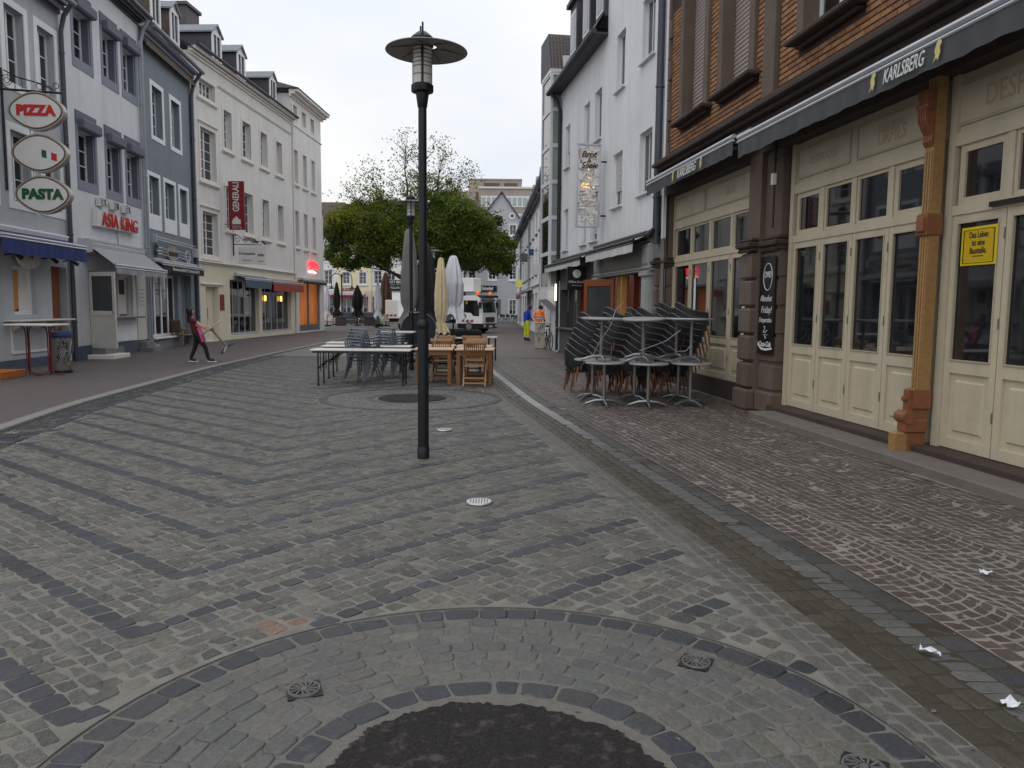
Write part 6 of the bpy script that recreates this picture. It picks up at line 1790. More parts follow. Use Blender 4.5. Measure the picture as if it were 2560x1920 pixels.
b = MB(); b.lathe([(.0, 0), (.22, .0), (.22, .05), (.19, .06)], 28); b.build('foot', 'black_metal', t, smooth=True)
rs = random.Random(8)
for mm in ('graffiti', 'graffiti_pale'):
    b = MB()
    for k in range(26):
        a = rs.uniform(-1.6, .2); z = rs.uniform(.2, .78); r = .2125 + (.001 if mm == 'graffiti' else .002)
        b.tube([(r * math.cos(a), r * math.sin(a), z), (r * math.cos(a + .12), r * math.sin(a + .12), z + rs.uniform(-.08, .1)), (r * math.cos(a + .2), r * math.sin(a + .2), z + rs.uniform(-.05, .12))], .008, 4)
    b.build('graffiti', mm, t)
t = thing('wooden_step', 'orange-brown wooden step box at the left edge by the pizzeria door', 'step', (-11.2, 16.3, .05), R(94))
MB().bbox(-.45, .45, -.55, -.05, 0, .16, .01).build('lower_tread', 'orange_step', t); MB().bbox(-.4, .4, -.05, .35, 0, .38, .01).build('upper_tread', 'orange_step', t)
t = thing('wooden_armchair', 'brown wooden armchair standing against the teal house front', 'chair', (-12.65, 29.6, .05), R(150))
b = MB()
for sx in (-1, 1):
    b.tube([(sx * .3, -.3, 0), (sx * .29, -.28, .62)], .025, 8); b.tube([(sx * .3, .3, 0), (sx * .28, .27, .5), (sx * .26, .36, 1.02)], .025, 8); b.tube([(sx * .29, -.3, .62), (sx * .29, .3, .66)], .028, 8)
b.build('frame', 'bench_brown', t, smooth=True)
MB().bbox(-.3, .3, -.3, .3, .40, .46, .02).build('seat', 'bench_brown', t); MB().bbox(-.26, .26, .30, .36, .52, 1.0, .02).build('backrest', 'bench_brown', t)

# ------------------------------------------------------------------ truck with boom lift
t = thing('lift_truck', 'white municipal truck with orange beacons and a folded boom lift', 'truck', (-1.85, 47.5, 0), R(-24))
# local x forward (front face at x=0), camera side at y=0, far side y=2.15
b = MB()
side = [(-1.85, .62), (-1.85, 2.32), (-.50, 2.36), (-.18, 2.2), (-.02, 1.25), (.0, .62)]
b.prism(side, .0, 2.12, 'y'); b.build('cab', 'truck_white', t)
MB().bbox(-1.75, .03, .02, 2.1, .30, .64, .04).build('front_bumper', 'black_metal', t)
b = MB(); b.add([(-.19, .16, 2.12), (-.19, 1.96, 2.12), (-.045, 1.96, 1.30), (-.045, .16, 1.30), (-.16, .16, 2.13), (-.16, 1.96, 2.13), (-.012, 1.96, 1.30), (-.012, .16, 1.30)], [(4, 5, 6, 7), (0, 3, 2, 1), (4, 7, 3, 0), (5, 1, 2, 6), (4, 0, 1, 5), (7, 6, 2, 3)]); b.build('windscreen', 'truck_glass', t)
b = MB(); b.prism([(-1.30, 1.30), (-1.30, 2.05), (-.36, 2.05), (-.24, 1.50), (-.24, 1.08), (-.65, 1.10), (-.8, 1.28)], -.012, .01, 'y'); b.build('side_window', 'glass', t)
b = MB(); b.prism([(-1.55, .66), (-1.55, 2.14), (-1.535, 2.14), (-1.535, .66)], -.006, .002, 'y'); b.build('door_seam', 'black_metal', t)
MB().bbox(-.005, .045, .45, 1.65, .70, 1.02, .02).build('grille', 'black_metal', t)
for yy in (.12, 1.78): MB().bbox(-.01, .05, yy, yy + .24, .40, .56, .02).build('headlight', 'plate', t)
MB().box(.03, .06, .85, 1.3, .38, .5).build('number_plate', 'plate', t)
MB().bbox(-.5, .12, .08, 2.04, 2.22, 2.40, .05).build('sun_visor', 'glass_dim', t)
for yy in (-.22, 2.2):
    b = MB(); b.bbox(-.16, -.02, yy - .02, yy + .14, 1.55, 1.95, .03); b.tube([(-.1, yy + .05, 1.98), (-.1, 1.06 + (yy - 1.06) * .8, 2.1)], .02, 6); b.build('mirror', 'black_metal', t)
for (xx, yy) in ((-.45, .25), (-.40, 1.9)):
    b = MB(); b.lathe([(.09, 2.36), (.10, 2.42), (.09, 2.56), (.05, 2.62), (0, 2.63)], 14, (xx, yy, 0)); b.build('beacon', 'beacon', t, smooth=True)
def stripes(x0, x1, y0, z0, z1, nrm):
    n = 5
    for k in range(n):
        a = x0 + (x1 - x0) * k / n; c = x0 + (x1 - x0) * (k + 1) / n; s = (z1 - z0) * .5
        v = [(a, y0, z0), (c, y0, z0), (c + s * .3, y0, z1), (a + s * .3, y0, z1)]
        MB().add(v, [(0, 1, 2, 3)]).build('hazard_stripe', 'hazard_red' if k % 2 == 0 else 'plate', t)
stripes(-1.45, -.65, -.014, .70, .86, 1)
for xx in (-.95, -4.6, -5.7):
    for yy in (.0, 1.85):
        b = MB(); b.lathe([(.0, -.13), (.25, -.13), (.42, -.10), (.44, 0), (.42, .10), (.25, .13), (0, .13)], 24, M=Matrix.Translation((xx, yy + .13, .44)) @ Matrix.Rotation(PI / 2, 4, 'X')); w_ = b.build('wheel', 'rubber', t, smooth=True)
        b = MB(); b.lathe([(0, -.14), (.2, -.14), (.22, -.13)], 18, M=Matrix.Translation((xx, yy + .13, .44)) @ Matrix.Rotation(PI / 2 if yy > 1 else PI / 2, 4, 'X')); b.lathe([(0, .135), (.2, .135)], 18, M=Matrix.Translation((xx, yy + .13, .44)) @ Matrix.Rotation(PI / 2, 4, 'X')); b.build('rim', 'alu', w_)
MB().bbox(-7.0, -1.85, .35, 1.75, .62, .86, .02).build('chassis', 'black_metal', t)
MB().bbox(-6.9, -2.0, .05, 2.1, .86, 1.02, .02).build('flatbed', 'truck_white', t)
MB().bbox(-7.1, -6.15, .05, 2.1, .95, 2.05, .03).build('rear_cabinet', 'truck_white', t)
stripes(-7.05, -6.25, .044, .98, 1.12, 1)
MB().bbox(-6.2, -5.7, .6, 1.5, 1.02, 2.2, .04).build('turret', 'truck_white', t)
b = MB(); b.bar((-5.9, 1.05, 2.3), (-1.6, 1.05, 3.25), .34, .36); b.bar((-5.9, 1.05, 2.3), (-5.4, 1.05, 3.2), .3, .4); b.build('boom', 'truck_white', t)
b = MB(); b.bar((-4.9, 1.05, 1.6), (-3.4, 1.05, 2.75), .12, .12); b.build('boom_ram', 'steel', t)
b = MB(); b.bbox(-1.9, -.9, .5, 1.6, 2.62, 3.45, .03); b.box(-1.85, -.95, .52, 1.58, 3.3, 3.46); b.build('bucket', 'truck_white', t)

# ------------------------------------------------------------------ dark items behind the tables
t = thing('cargo_trike', 'dark blue hooded cargo tricycle parked behind the second lamp post', 'tricycle', (-2.55, 20.9, .01), R(8))
b = MB(); n = 16
for (r1, z1) in ((.46, 0),):
    pts = [(r1 * math.cos(PI * k / n), 1.05 + .42 * math.sin(PI * k / n)) for k in range(n + 1)] + [(-.40, .62), (.40, .62)]
    b.prism(pts, -.28, .30, 'y')
b.build('hood', 'cargo_blue', t)
b = MB(); b.tube([(.47 * math.cos(PI * k / n), -.29, 1.05 + .43 * math.sin(PI * k / n)) for k in range(n + 1)], .018, 6); b.build('hood_piping', 'brushed', t, smooth=True)
for xx in (-.46, .46):
    b = MB(); b.tube([(xx, .3 * math.cos(2 * PI * k / 24), .32 + .3 * math.sin(2 * PI * k / 24)) for k in range(25)], .024, 6, caps=False); w_ = b.build('wheel', 'rubber', t, smooth=True)
    b = MB()
    for k in range(10): b.tube([(xx, 0, .32), (xx, .29 * math.cos(k * PI / 5), .32 + .29 * math.sin(k * PI / 5))], .004, 4)
    b.build('spoke', 'brushed', w_)
b = MB(); b.bbox(-.4, .4, -.30, .32, .40, .64, .03); b.tube([(-.46, 0, .32), (.46, 0, .32)], .02, 6); b.build('box', 'black_metal', t)
for i, (x, y, lab) in enumerate(((-1.62, 25.8, 'black padded outdoor bench left of the truck bumper'), (-1.0, 25.4, 'black padded outdoor bench nearest the truck bumper'))):
    t = thing('padded_bench', lab, 'bench', (x - .45, y + .6, .01), R(10), 'black benches before the truck')
    b = MB(); b.bbox(-.45, .45, -.3, .3, .25, .48, .06); b.build('seat', 'canvas_black', t); b = MB(); b.bbox(-.45, .45, .18, .34, .44, .88, .07); b.build('backrest', 'canvas_black', t)
    b = MB(); b.box(-.42, .42, -.26, .26, .0, .26); b.build('base', 'black_metal', t)
for (x, y, w, lab) in ((-2.85, 19.2, .42, 'small white-topped side table behind the near lamp post'), (-1.9, 22.9, .5, 'small pale table top among the black benches'), (-.62, 23.6, .16, 'small pale side table before the truck bumper')):
    t = thing('side_table', lab, 'table', (x, y, .01), 0, 'small side tables among the benches')
    MB().bbox(-w, w, -.28, .28, .98 if w == .42 else .70, 1.02 if w == .42 else .735, .01).build('tabletop', 'white_top', t)
    hh = .98 if w == .42 else .70
    for sx in (-1, 1): MB().tube([(sx * .1, 0, 0), (sx * .1, 0, hh)], .025, 8).build('leg', 'black_metal', t)

# ------------------------------------------------------------------ by the white house
t = thing('utility_cabinet', 'narrow grey utility cabinet covered with graffiti beside the workers', 'cabinet', (1.10, 30.9, .008), R(-8))
MB().bbox(-.19, .19, -.14, .14, 0, 1.02, .02).build('body', 'cabinet', t); MB().bbox(-.21, .21, -.16, .16, 1.0, 1.06, .02).build('lid', 'cabinet', t)
b = MB(); rs = random.Random(3)
for k in range(18):
    p = [(rs.uniform(-.15, .15), -.146, rs.uniform(.3, .9))]
    for j in range(3): p.append((max(-.17, min(.17, p[-1][0] + rs.uniform(-.06, .06))), -.146, p[-1][2] + rs.uniform(-.08, .08)))
    b.tube(p, .006, 4)
b.build('graffiti', 'graffiti', t)
t = thing('leaning_bicycle', 'dark bicycle leaning behind the grey utility cabinet', 'bicycle', (1.30, 30.55, .008), R(-80))
for xx in (0, 1.0):
    b = MB(); b.tube([(xx + .33 * math.cos(2 * PI * k / 24), 0, .34 + .33 * math.sin(2 * PI * k / 24)) for k in range(25)], .018, 6, caps=False); b.build('wheel', 'rubber', t, smooth=True)
b = MB(); b.tube([(0, 0, .34), (.28, 0, .78), (.75, 0, .82), (1.0, 0, .34)], .016, 6); b.tube([(.28, 0, .78), (.42, 0, .30), (.75, 0, .82)], .016, 6); b.tube([(0, 0, .34), (.42, 0, .30)], .014, 6); b.tube([(.75, 0, .82), (.72, 0, 1.0), (.70, .25, 1.02)], .014, 6); b.tube([(.72, 0, 1.0), (.70, -.25, 1.02)], .014, 6); b.build('frame', 'black_metal', t, smooth=True)
MB().bbox(.18, .42, -.07, .07, .88, .95, .03).build('saddle', 'black_metal', t)
# ------------------------------------------------------------------ far side of the square
def far_house(name, label, p0, p1, z_eave, wallm, rows, ncol, roof=None, wf='white_frame', sur='trim_white', ww=.85, zshop=3.3, shopm=None, yoff=0, run=4.0, rise=3.6, shut=None, groundopen=True):
    t = building(name, label, p0, p1); L = t['len']
    cs = [(L * (k + .5) / ncol - ww / 2, L * (k + .5) / ncol + ww / 2) for k in range(ncol)]
    holes = [(a, b, c, d) for a, b in cs for c, d in rows]
    wall(t, 0, L, zshop, z_eave, holes, wallm, .2)
    go = [(a - .1, b + .1, .5, 2.6) for a, b in cs] if groundopen else []
    wall(t, 0, L, 0, zshop, go, shopm or wallm, .2, 'shop_wall', y=-.02)
    house_mass(t, 0, L, 0, z_eave, wallm)
    for (a, b, c, d) in holes: window(t, a, b, c, d, 2, 3, y=.12, sur=(.12, .03, sur), sill=(.18, .1, .08, sur))
    for (a, b, c, d) in go: window(t, a, b, c, d, 2, 2, y=.12, sur=(.08, .02, sur))
    cornice(t, 0, L, z_eave - .2, [(.1, .1), (.25, .12)], sur)
    if roof: roof_slab(t, -.1, L + .1, z_eave + .05, run, rise, roof)
    return t
HA = far_house('cream_house', 'cream white house at the far left of the square', (-27.5, 85), (-19.2, 85), 9.7, 'wall_farwhite', [(4.0, 5.5), (6.9, 8.3)], 4, 'rooftile_far', shopm='wall_pink')
HB = far_house('yellow_house', 'pale yellow house with a pink ground floor across the square', (-19.2, 85), (-15.55, 85), 9.5, 'wall_yellow', [(4.05, 5.3), (6.9, 8.2)], 2, 'rooftile_far', shopm='wall_pink', ww=.75)
HC_ = far_house('white_row_house', 'white row house behind the closed brown parasol', (-15.55, 85.2), (-11.2, 85.2), 9.9, 'wall_farwhite', [(4.1, 5.5), (7.0, 8.4)], 3, 'rooftile_far', shopm='wall_cream')
HD = far_house('pale_row_house', 'pale row house hidden behind the big tree', (-11.2, 86), (-5.6, 86), 9.6, 'wall_white', [(4.1, 5.5), (7.0, 8.4)], 4, 'rooftile_far')
awning(HA, 3.9, 8.2, 2.95, 2.85, .5, .3, 'sign_maroon'); awning(HB, .05, 3.0, 2.95, 2.85, .5, .3, 'sign_maroon')
awning(HC_, 1.2, 3.9, 3.1, 2.3, 1.6, .3, 'awning_light')
t = on(HA, 'barber_lettering', 'dark red capital letters over the pink shop front', 'lettering', 0, -.06)
lettering('lettering', 'BARBER', .42, 'sign_maroon', t, 5.8, 0, 3.42, depth=.03, bold=.008); lettering('lettering', 'ELEGINT', .42, 'sign_maroon', t, 9.5, 0, 3.42, depth=.03, bold=.008)
t = on(HC_, 'tavern_boards', 'two stacked black boards with white lettering behind the truck', 'sign', 2.6, -.2)
MB().box(-1.1, 1.1, -.05, 0, 4.05, 4.5).build('upper_board', 'sign_black', t); MB().box(-1.0, 1.1, -.05, 0, 3.35, 3.95).build('lower_board', 'sign_black', t)
lettering('lettering', 'BRATT BECK', .36, 'chalk', t, 0, -.06, 4.27, depth=.01, bold=.008); lettering('lettering', 'KELLER', .3, 'chalk', t, .05, -.06, 3.66, depth=.01)
# grey gable house
GH = building('gable_house', 'grey house with a steep dark gable and two round attic windows', (-6.3, 90), (.95, 90)); L = GH['len']
ax = 4.95; ze, za = 11.5, 14.8
cs = [(1.15, 1.95), (3.50, 4.30), (5.88, 6.68)]
rows = [(4.85, 6.45), (7.30, 8.80)]
holes = [(a, b, c, d) for a, b in cs for c, d in rows] + [(5.88, 6.62, 9.95, 11.1)]
wall(GH, 0, L, 0, ze, holes + [(a, b, .8, 2.5) for a, b in cs], 'wall_grey', .2)
b = MB(); b.add([(ax - 2.3 * 1.15, 0, ze), (L, 0, ze), (ax, 0, za)], [(0, 1, 2)]); b.build('gable', 'wall_grey', GH)
house_mass(GH, 0, L, 0, ze, 'wall_grey')
for (a, b_, c, d) in holes: window(GH, a, b_, c, d, 2, 4 if d - c > 1.3 else 1, y=.12, sur=(.12, .03, 'trim_white'), sill=(.15, .08, .08, 'trim_white'))
for (a, b_) in cs:
    window(GH, a, b_, .8, 2.5, 2, 3, y=.12, sur=(.1, .03, 'trim_white'))
    MB().box(b_ + .15, b_ + .60, -.06, -.01, .75, 2.55).build('shutter', 'shutter_grey', GH)
for cx_ in (ax - 1.25, ax + 1.2):
    M_ = Matrix.Translation((cx_, -.02, 12.1)) @ Matrix.Rotation(PI / 2, 4, 'X')
    b = MB(); b.lathe([(.21, 0), (.21, .06), (.38, .06), (.38, 0)], 24, caps=False, M=M_); o = b.build('round_window', 'trim_white', GH)
    b = MB(); b.lathe([(0, .02), (.21, .02)], 24, caps=False, M=M_); b.build('pane', 'glass_dim', o)
b = MB()
for s, xe in ((-1, ax - 2.65), (1, L)):
    p = (xe + s * .2, ze - .15); q = (ax, za + .12)
    b.add([(p[0], -.25, p[1]), (q[0], -.25, q[1]), (q[0], 9, q[1]), (p[0], 9, p[1]), (p[0], -.25, p[1] - .2), (q[0], -.25, q[1] - .2), (q[0], 9, q[1] - .2), (p[0], 9, p[1] - .2)], [(0, 1, 2, 3), (4, 7, 6, 5), (0, 4, 5, 1), (0, 3, 7, 4)])
b.quad((-.2, -.2, ze), (ax - 2.6, -.2, ze), (ax - 2.6, 5, za - .3), (-.2, 5, za - .3)); b.build('roof', 'rooftile_far', GH)
t = on(GH, 'tavern_name_board', 'long black board with white blackletter name on the grey gable house', 'sign', 0, -.1)
MB().bbox(.7, 1.95, -.06, 0, 3.45, 4.1, .01).build('left_board', 'sign_black', t); MB().bbox(2.25, 4.45, -.06, 0, 3.42, 4.12, .01).build('right_board', 'sign_black', t)
lettering('lettering', 'Zum', .42, 'chalk', t, 1.3, -.07, 3.77, depth=.01, bold=.01); lettering('lettering', 'Stiefel', .55, 'chalk', t, 3.35, -.07, 3.77, depth=.01, bold=.014)
# concrete office block behind
OB = building('office_block', 'tan concrete office block with ribbon windows rising behind the roofs', (-16, 130), (9, 130)); L = OB['len']
b = MB(); b.box(5.2, L, 0, 14, 0, 20.6); b.box(10.3, L, -.6, 0, 0, 21.1); b.build('block', 'concrete_tan', OB)
b = MB(); b.box(8.4, 17.3, 2, 12, 20.6, 22.9); b.box(8.3, 17.4, 1.9, 12.1, 22.9, 23.1); b.build('plant_storey', 'concrete_tan', OB)
b = MB(); b.box(11.0, 13.6, 1.9, 2.0, 21.9, 22.4); b.box(14.4, 16.6, 1.9, 2.0, 21.9, 22.4); b.build('plant_vent', 'shop_dark', OB)
b = MB(); b.box(10.2, L, -.8, -.6, 21.1, 21.4); b.build('parapet', 'trim_cream', OB)
for z in (18.3, 15.4):
    b = MB(); b.box(10.6, 24.5, -.72, -.6, z - .2, z + 1.6); o = b.build('ribbon_window', 'white_frame', OB)
    for k in range(16): MB().box(10.75 + k * .85, 11.35 + k * .85, -.76, -.72, z + .05, z + 1.35).build('pane', 'glass_green', o)
b = MB(); b.tube([(9.9, -.1, 10), (9.9, -.1, 20.6)], .12, 6); b.build('drainpipe', 'rooftile', OB)
# right hand terrace beyond the stair tower
TR = building('white_terrace', 'long white terrace with slate dormers running down the right of the far street', (.42, 82), (2.15, 33.5)); L = TR['len']
ncol = 14; cs = [(1.2 + k * 3.3, 2.2 + k * 3.3) for k in range(ncol)]
rows = [(3.9, 5.5), (6.5, 7.8)]
wall(TR, 0, L, 3.0, 8.55, [(a, b, c, d) for a, b in cs for c, d in rows], 'wall_farwhite', .2)
wall(TR, 0, L, 0, 3.0, [(a - .5, b + .5, .3, 2.6) for a, b in cs], 'wall_farwhite', .25, 'shop_wall', y=-.02)
house_mass(TR, 0, L, 0, 8.55, 'wall_farwhite')
for (a, b) in cs:
    for c, d in rows: window(TR, a, b, c, d, 2, 2, y=.12, sur=(.12, .04, 'trim_white'), sill=(.16, .12, .08, 'trim_grey'))
    window(TR, a - .5, b + .5, .3, 2.6, 3, 1, y=.15, frame='shop_grey_light')
cornice(TR, 0, L, 8.35, [(.15, .12), (.4, .14)], 'trim_grey'); cornice(TR, 0, L, 3.0, [(.1, .1)], 'trim_grey', 'shop_cornice')
rf = roof_slab(TR, 0, L, 8.65, 2.0, 3.2, 'slate')
for k in range(12): dormer(rf, 1.4 + k * 3.7, 1.0, .25, 9.1, 1.2, 1.5, 'slate')
b = MB(); b.tube([(0, -.45, 8.6), (L, -.45, 8.6)], .08, 8); b.build('gutter', 'pipe_light', TR, smooth=True)
for u in (10, 24, 36, 44): pipe(TR, u, .1, 8.0, .06, 'pipe_light', bend=(0, -.3, .5))
awning(TR, 20, 28, 2.85, 2.6, .8, .3, 'awning_red')
for (u, z, m_, nm, w_) in ((26, 4.9, 'shop_dark', 'grey projecting banner on the far white terrace', .5), (18, 3.3, 'lit_yellowgreen', 'glowing yellow-green box sign on the far white terrace', .5), (33, 4.9, 'bag_blue', 'small teal blade sign high on the far white terrace', .3), (40, 3.4, 'sign_white', 'pale projecting box sign nearest on the white terrace', .45)):
    t = on(TR, 'projecting_sign', nm, 'sign', u, -.1, z, 'small projecting signs down the far street')
    MB().bbox(-.06, .06, -.2 - w_, -.2, -.0, .6 if w_ > .4 else .4, .01).build('panel', m_, t); MB().tube([(0, .1, .3), (0, -.25, .3)], .02, 6).build('bracket', 'black_metal', t)

# ------------------------------------------------------------------ trees
def tree(name, label, x, y, trunk_h, blobs, n_leaf, cols, limbs, sparse=(), seed=1, leaf=.25, r0_=.32):
    rs = np.random.default_rng(seed); rr = random.Random(seed)
    t = thing(name, label, 'tree', (x, y, 0), 0, 'trees on the square')
    b = MB(); b.tube([(0, 0, 0), (.05, 0, trunk_h * .5), (.0, .05, trunk_h)], [r0_ * 1.25, r0_, r0_ * .85], 12); b.build('trunk', 'bark', t, smooth=True)
    b = MB(); tips = []
    def grow(p, d, l, r, dep):
        pts = [Vector(p)]; rad = [r]
        for k in range(3):
            d = (d + Vector((rr.gauss(0, .16), rr.gauss(0, .16), rr.gauss(.03, .1)))).normalized()
            pts.append(pts[-1] + d * l / 3); rad.append(r * (1 - .2 * (k + 1)))
        b.tube(pts, rad, 6)
        if dep == 0: tips.append((pts[-1], d)); return
        for j in range(rr.choice([2, 3])):
            dd = (d + Vector((rr.gauss(0, .5), rr.gauss(0, .5), rr.gauss(.1, .3)))).normalized()
            grow(pts[rr.choice([2, 3])], dd, l * rr.uniform(.6, .8), rad[-1] * .75, dep - 1)
    for (d, l) in limbs: grow((0, 0, trunk_h * rr.uniform(.85, 1.0)), Vector(d).normalized(), l, r0_ * .5, 3)
    for (p, q, r) in sparse:
        p, q = Vector(p), Vector(q); d = (q - p)
        pts = [p + d * (k / 4) + Vector((rr.gauss(0, .12), rr.gauss(0, .12), 0)) * (k > 0) for k in range(5)]
        b.tube(pts, [r * (1 - .2 * k) for k in range(5)], 6)
        for k in (1, 2, 3, 4):
            for j in range(5): grow(pts[k], (d.normalized() + Vector((rr.gauss(0, .7), rr.gauss(0, .7), rr.gauss(.1, .35)))).normalized(), rr.uniform(.7, 1.3), r * .28, 1)
    b.build('limbs', 'bark', t, smooth=True)
    w = np.array([bl[3] * bl[4] * bl[5] * bl[6] for bl in blobs]); cnt = (n_leaf * w / w.sum()).astype(int)
    P = []; Cl = []
    for bl, c in zip(blobs, cnt):
        cx_, cy_, cz_, rx, ry, rz, dens = bl[:7]
        sub = max(8, int(rx * ry * rz * 3.2)); sc = rs.normal(0, 1, (sub, 3)); sc /= np.linalg.norm(sc, axis=1)[:, None]; sc *= rs.uniform(.45, 1.0, (sub, 1))
        tone = rs.integers(0, len(cols), sub)
        k = rs.integers(0, sub, c)
        off = rs.normal(0, 1, (c, 3)); off /= np.linalg.norm(off, axis=1)[:, None]; off *= rs.uniform(0, 1, (c, 1)) ** .5 * np.minimum(.22 + .42 / np.array([[rx, ry, rz]]), .7)
        loose = rs.random((c, 1)) < .30
        off = np.where(loose, rs.normal(0, .42, (c, 3)), off)
        q = (sc[k] * np.where(loose, .8, 1.0) + off * .62) * np.array([rx, ry, rz]) + np.array([cx_, cy_, cz_])
        P.append(q); Cl.append(np.array(cols)[tone[k]] * rs.normal(1, .16, (c, 1)).clip(.5, 1.6) * (np.array(bl[7]) if len(bl) > 7 else 1))
    for (p, d) in tips[::1]:
        if p.z > 9.6 or len(sparse) == 0:
            m_ = 9 if len(sparse) else 8
            P.append(np.array(p)[None] + rs.normal(0, .26, (m_, 3)) * np.array([1, 1, 1.3])); Cl.append(np.array(cols)[rs.integers(0, len(cols), m_)] * .9)
    P = np.concatenate(P); Cl = np.concatenate(Cl); n = len(P)
    a = rs.normal(0, 1, (n, 3)); a /= np.linalg.norm(a, axis=1)[:, None]; e = rs.normal(0, 1, (n, 3)); e -= a * (a * e).sum(1)[:, None]; e /= np.linalg.norm(e, axis=1)[:, None]
    s = leaf * rs.uniform(.6, 1.3, (n, 1))
    V = np.stack([P - a * s * .5, P + e * s * .26, P + a * s * .5, P - e * s * .26], 1).reshape(-1, 3)
    me = bpy.data.meshes.new('crown'); me.from_pydata(V.tolist(), [], np.arange(4 * n).reshape(-1, 4).tolist())
    at = me.attributes.new('tint', 'FLOAT_COLOR', 'POINT'); at.data.foreach_set('color', np.concatenate([np.repeat(Cl, 4, 0).clip(.003, .5), np.ones((4 * n, 1))], 1).ravel())
    me.materials.append(MATS['leaf']); link('crown', me, t)
    return t
G1 = [(.122, .178, .030), (.098, .150, .027), (.150, .192, .033), (.074, .120, .025), (.162, .188, .035)]
YEL = (1.35, 1.15, .8)
tree('plane_tree', 'big spreading tree with yellowing crown and bare upper twigs over the square', -7.6, 60, 4.0,
     [(-4.4, 0, 7.8, 2.6, 2.2, 1.8, 1.3, YEL), (-2.4, 0, 7.3, 2.8, 2.6, 2.3, 1.2, (1.1, 1.05, .9)), (.2, -.3, 7.0, 2.8, 2.6, 2.5, 1.2), (2.8, 0, 8.0, 3.0, 2.6, 2.4, 1.2), (4.8, .2, 6.6, 2.5, 2.2, 2.0, 1.2), (6.3, .3, 5.7, 1.6, 1.6, 1.4, 1.1), (-6.0, .2, 6.5, 1.4, 1.6, 1.8, 1.2), (-5.1, .0, 5.3, 1.5, 1.4, 1.1, 1.1), (-3.0, 0, 5.5, 1.8, 1.6, 1.0, 1.1), (3.2, 0, 5.8, 2.2, 1.8, 1.2, 1.1), (1.6, 0, 9.5, 2.2, 1.8, 1.0, .7), (-1.5, 0, 8.8, 1.8, 1.8, 1.0, .8, YEL), (.3, 0, 10.6, 2.4, 1.4, 1.5, .22), (2.9, 0, 10.2, 1.7, 1.2, 1.3, .35), (-2.8, 0, 9.6, 1.5, 1.0, 1.1, .25, YEL), (4.6, .2, 8.0, 1.5, 1.5, 1.0, .9)],
     185000, G1, [((-1, .1, .55), 3.6), ((1, -.1, .6), 3.6), ((-.5, -.3, 1), 3.4), ((.45, .3, 1), 3.4), ((.1, -.5, 1), 3.2), ((1, .3, .2), 3.4), ((-1, -.2, .25), 3.4)],
     sparse=[((-1.2, 0, 8.4), (-3.4, 0, 11.2), .10), ((-.4, 0, 8.6), (-.8, 0, 13.2), .11), ((.4, 0, 8.8), (.6, 0, 12.6), .10), ((1.4, 0, 9), (2.2, 0, 12.6), .10), ((2.0, 0, 9.4), (3.7, 0, 11.2), .08), ((-2.2, 0, 8), (-4.6, 0, 9.8), .08)], seed=3, leaf=.19)
tree('dark_tree', 'darker green tree standing right of the spreading tree by the grey gable house', -4.6, 72, 3.6,
     [(1.7, 0, 8.5, 2.2, 2.2, 2.0, 1), (2.8, 0, 6.9, 2.0, 2.0, 1.8, 1), (.6, 0, 6.6, 2.0, 2.0, 1.8, 1), (3.5, 0, 6.0, 1.3, 1.5, 1.4, .9), (.0, 0, 9.6, 1.4, 1.4, 1.1, .7)],
     34000, [(.034, .066, .024), (.044, .080, .028), (.054, .094, .030)], [((-.6, .1, 1), 2.6), ((.7, 0, .9), 2.6), ((0, .4, 1), 2.4)], seed=9, leaf=.27, r0_=.22)

# planters, pots, far cafe chairs
def planter(x, y, label, r_=.30, h=.75):
    t = thing('planter_box', label, 'planter', (x, y, 0), .2, 'square dark planters on the square')
    MB().prism([(-r_ * 1.4, -r_ * 1.4), (r_ * 1.4, -r_ * 1.4), (r_ * 1.4, r_ * 1.4), (-r_ * 1.4, r_ * 1.4)], 0, h - .1, 'z').build('box', 'planter', t); MB().bbox(-r_ * 1.5, r_ * 1.5, -r_ * 1.5, r_ * 1.5, h - .12, h, .02).build('rim', 'planter', t)
planter(-14.2, 63.8, 'dark square planter box under the two-armed lamp'); planter(-12.0, 64.6, 'dark square planter box right of the two-armed lamp')
t = thing('potted_grass', 'small pot with pale green grass near the planter boxes', 'plant', (-9.9, 57.0, 0))
b = MB(); b.lathe([(0, 0), (.25, 0), (.32, .35), (.28, .36)], 16); b.build('pot', 'iron', t, smooth=True)
b = MB()
for k in range(70):
    a = random.uniform(0, 2 * PI); l = random.uniform(.3, .8); c, s = math.cos(a), math.sin(a); w = .02
    b.add([(c * .05 - s * w, s * .05 + c * w, .34), (c * .05 + s * w, s * .05 - c * w, .34), (c * .3 * l, s * .3 * l, .34 + l * .85)], [(0, 1, 2)])
b.build('blades', 'plant_leaf', t)
def cafe_chair():
    t = thing('cafe_chair', 'x', 'chair'); b = MB()
    for s in (-1, 1):
        b.tube([(s * .22, -.24, 0), (s * .21, -.2, .45), (s * .23, .22, .48), (s * .21, .28, .9)], .022, 5); b.tube([(s * .22, .26, 0), (s * .22, .2, .47)], .022, 5)
    b.build('frame', 'brushed', t); MB().box(-.22, .22, -.22, .22, .44, .47).build('seat', 'shop_dark', t); MB().box(-.21, .21, .25, .28, .58, .9).build('backrest', 'shop_dark', t)
    return t
cc = cafe_chair(); first = True; rs = random.Random(2)
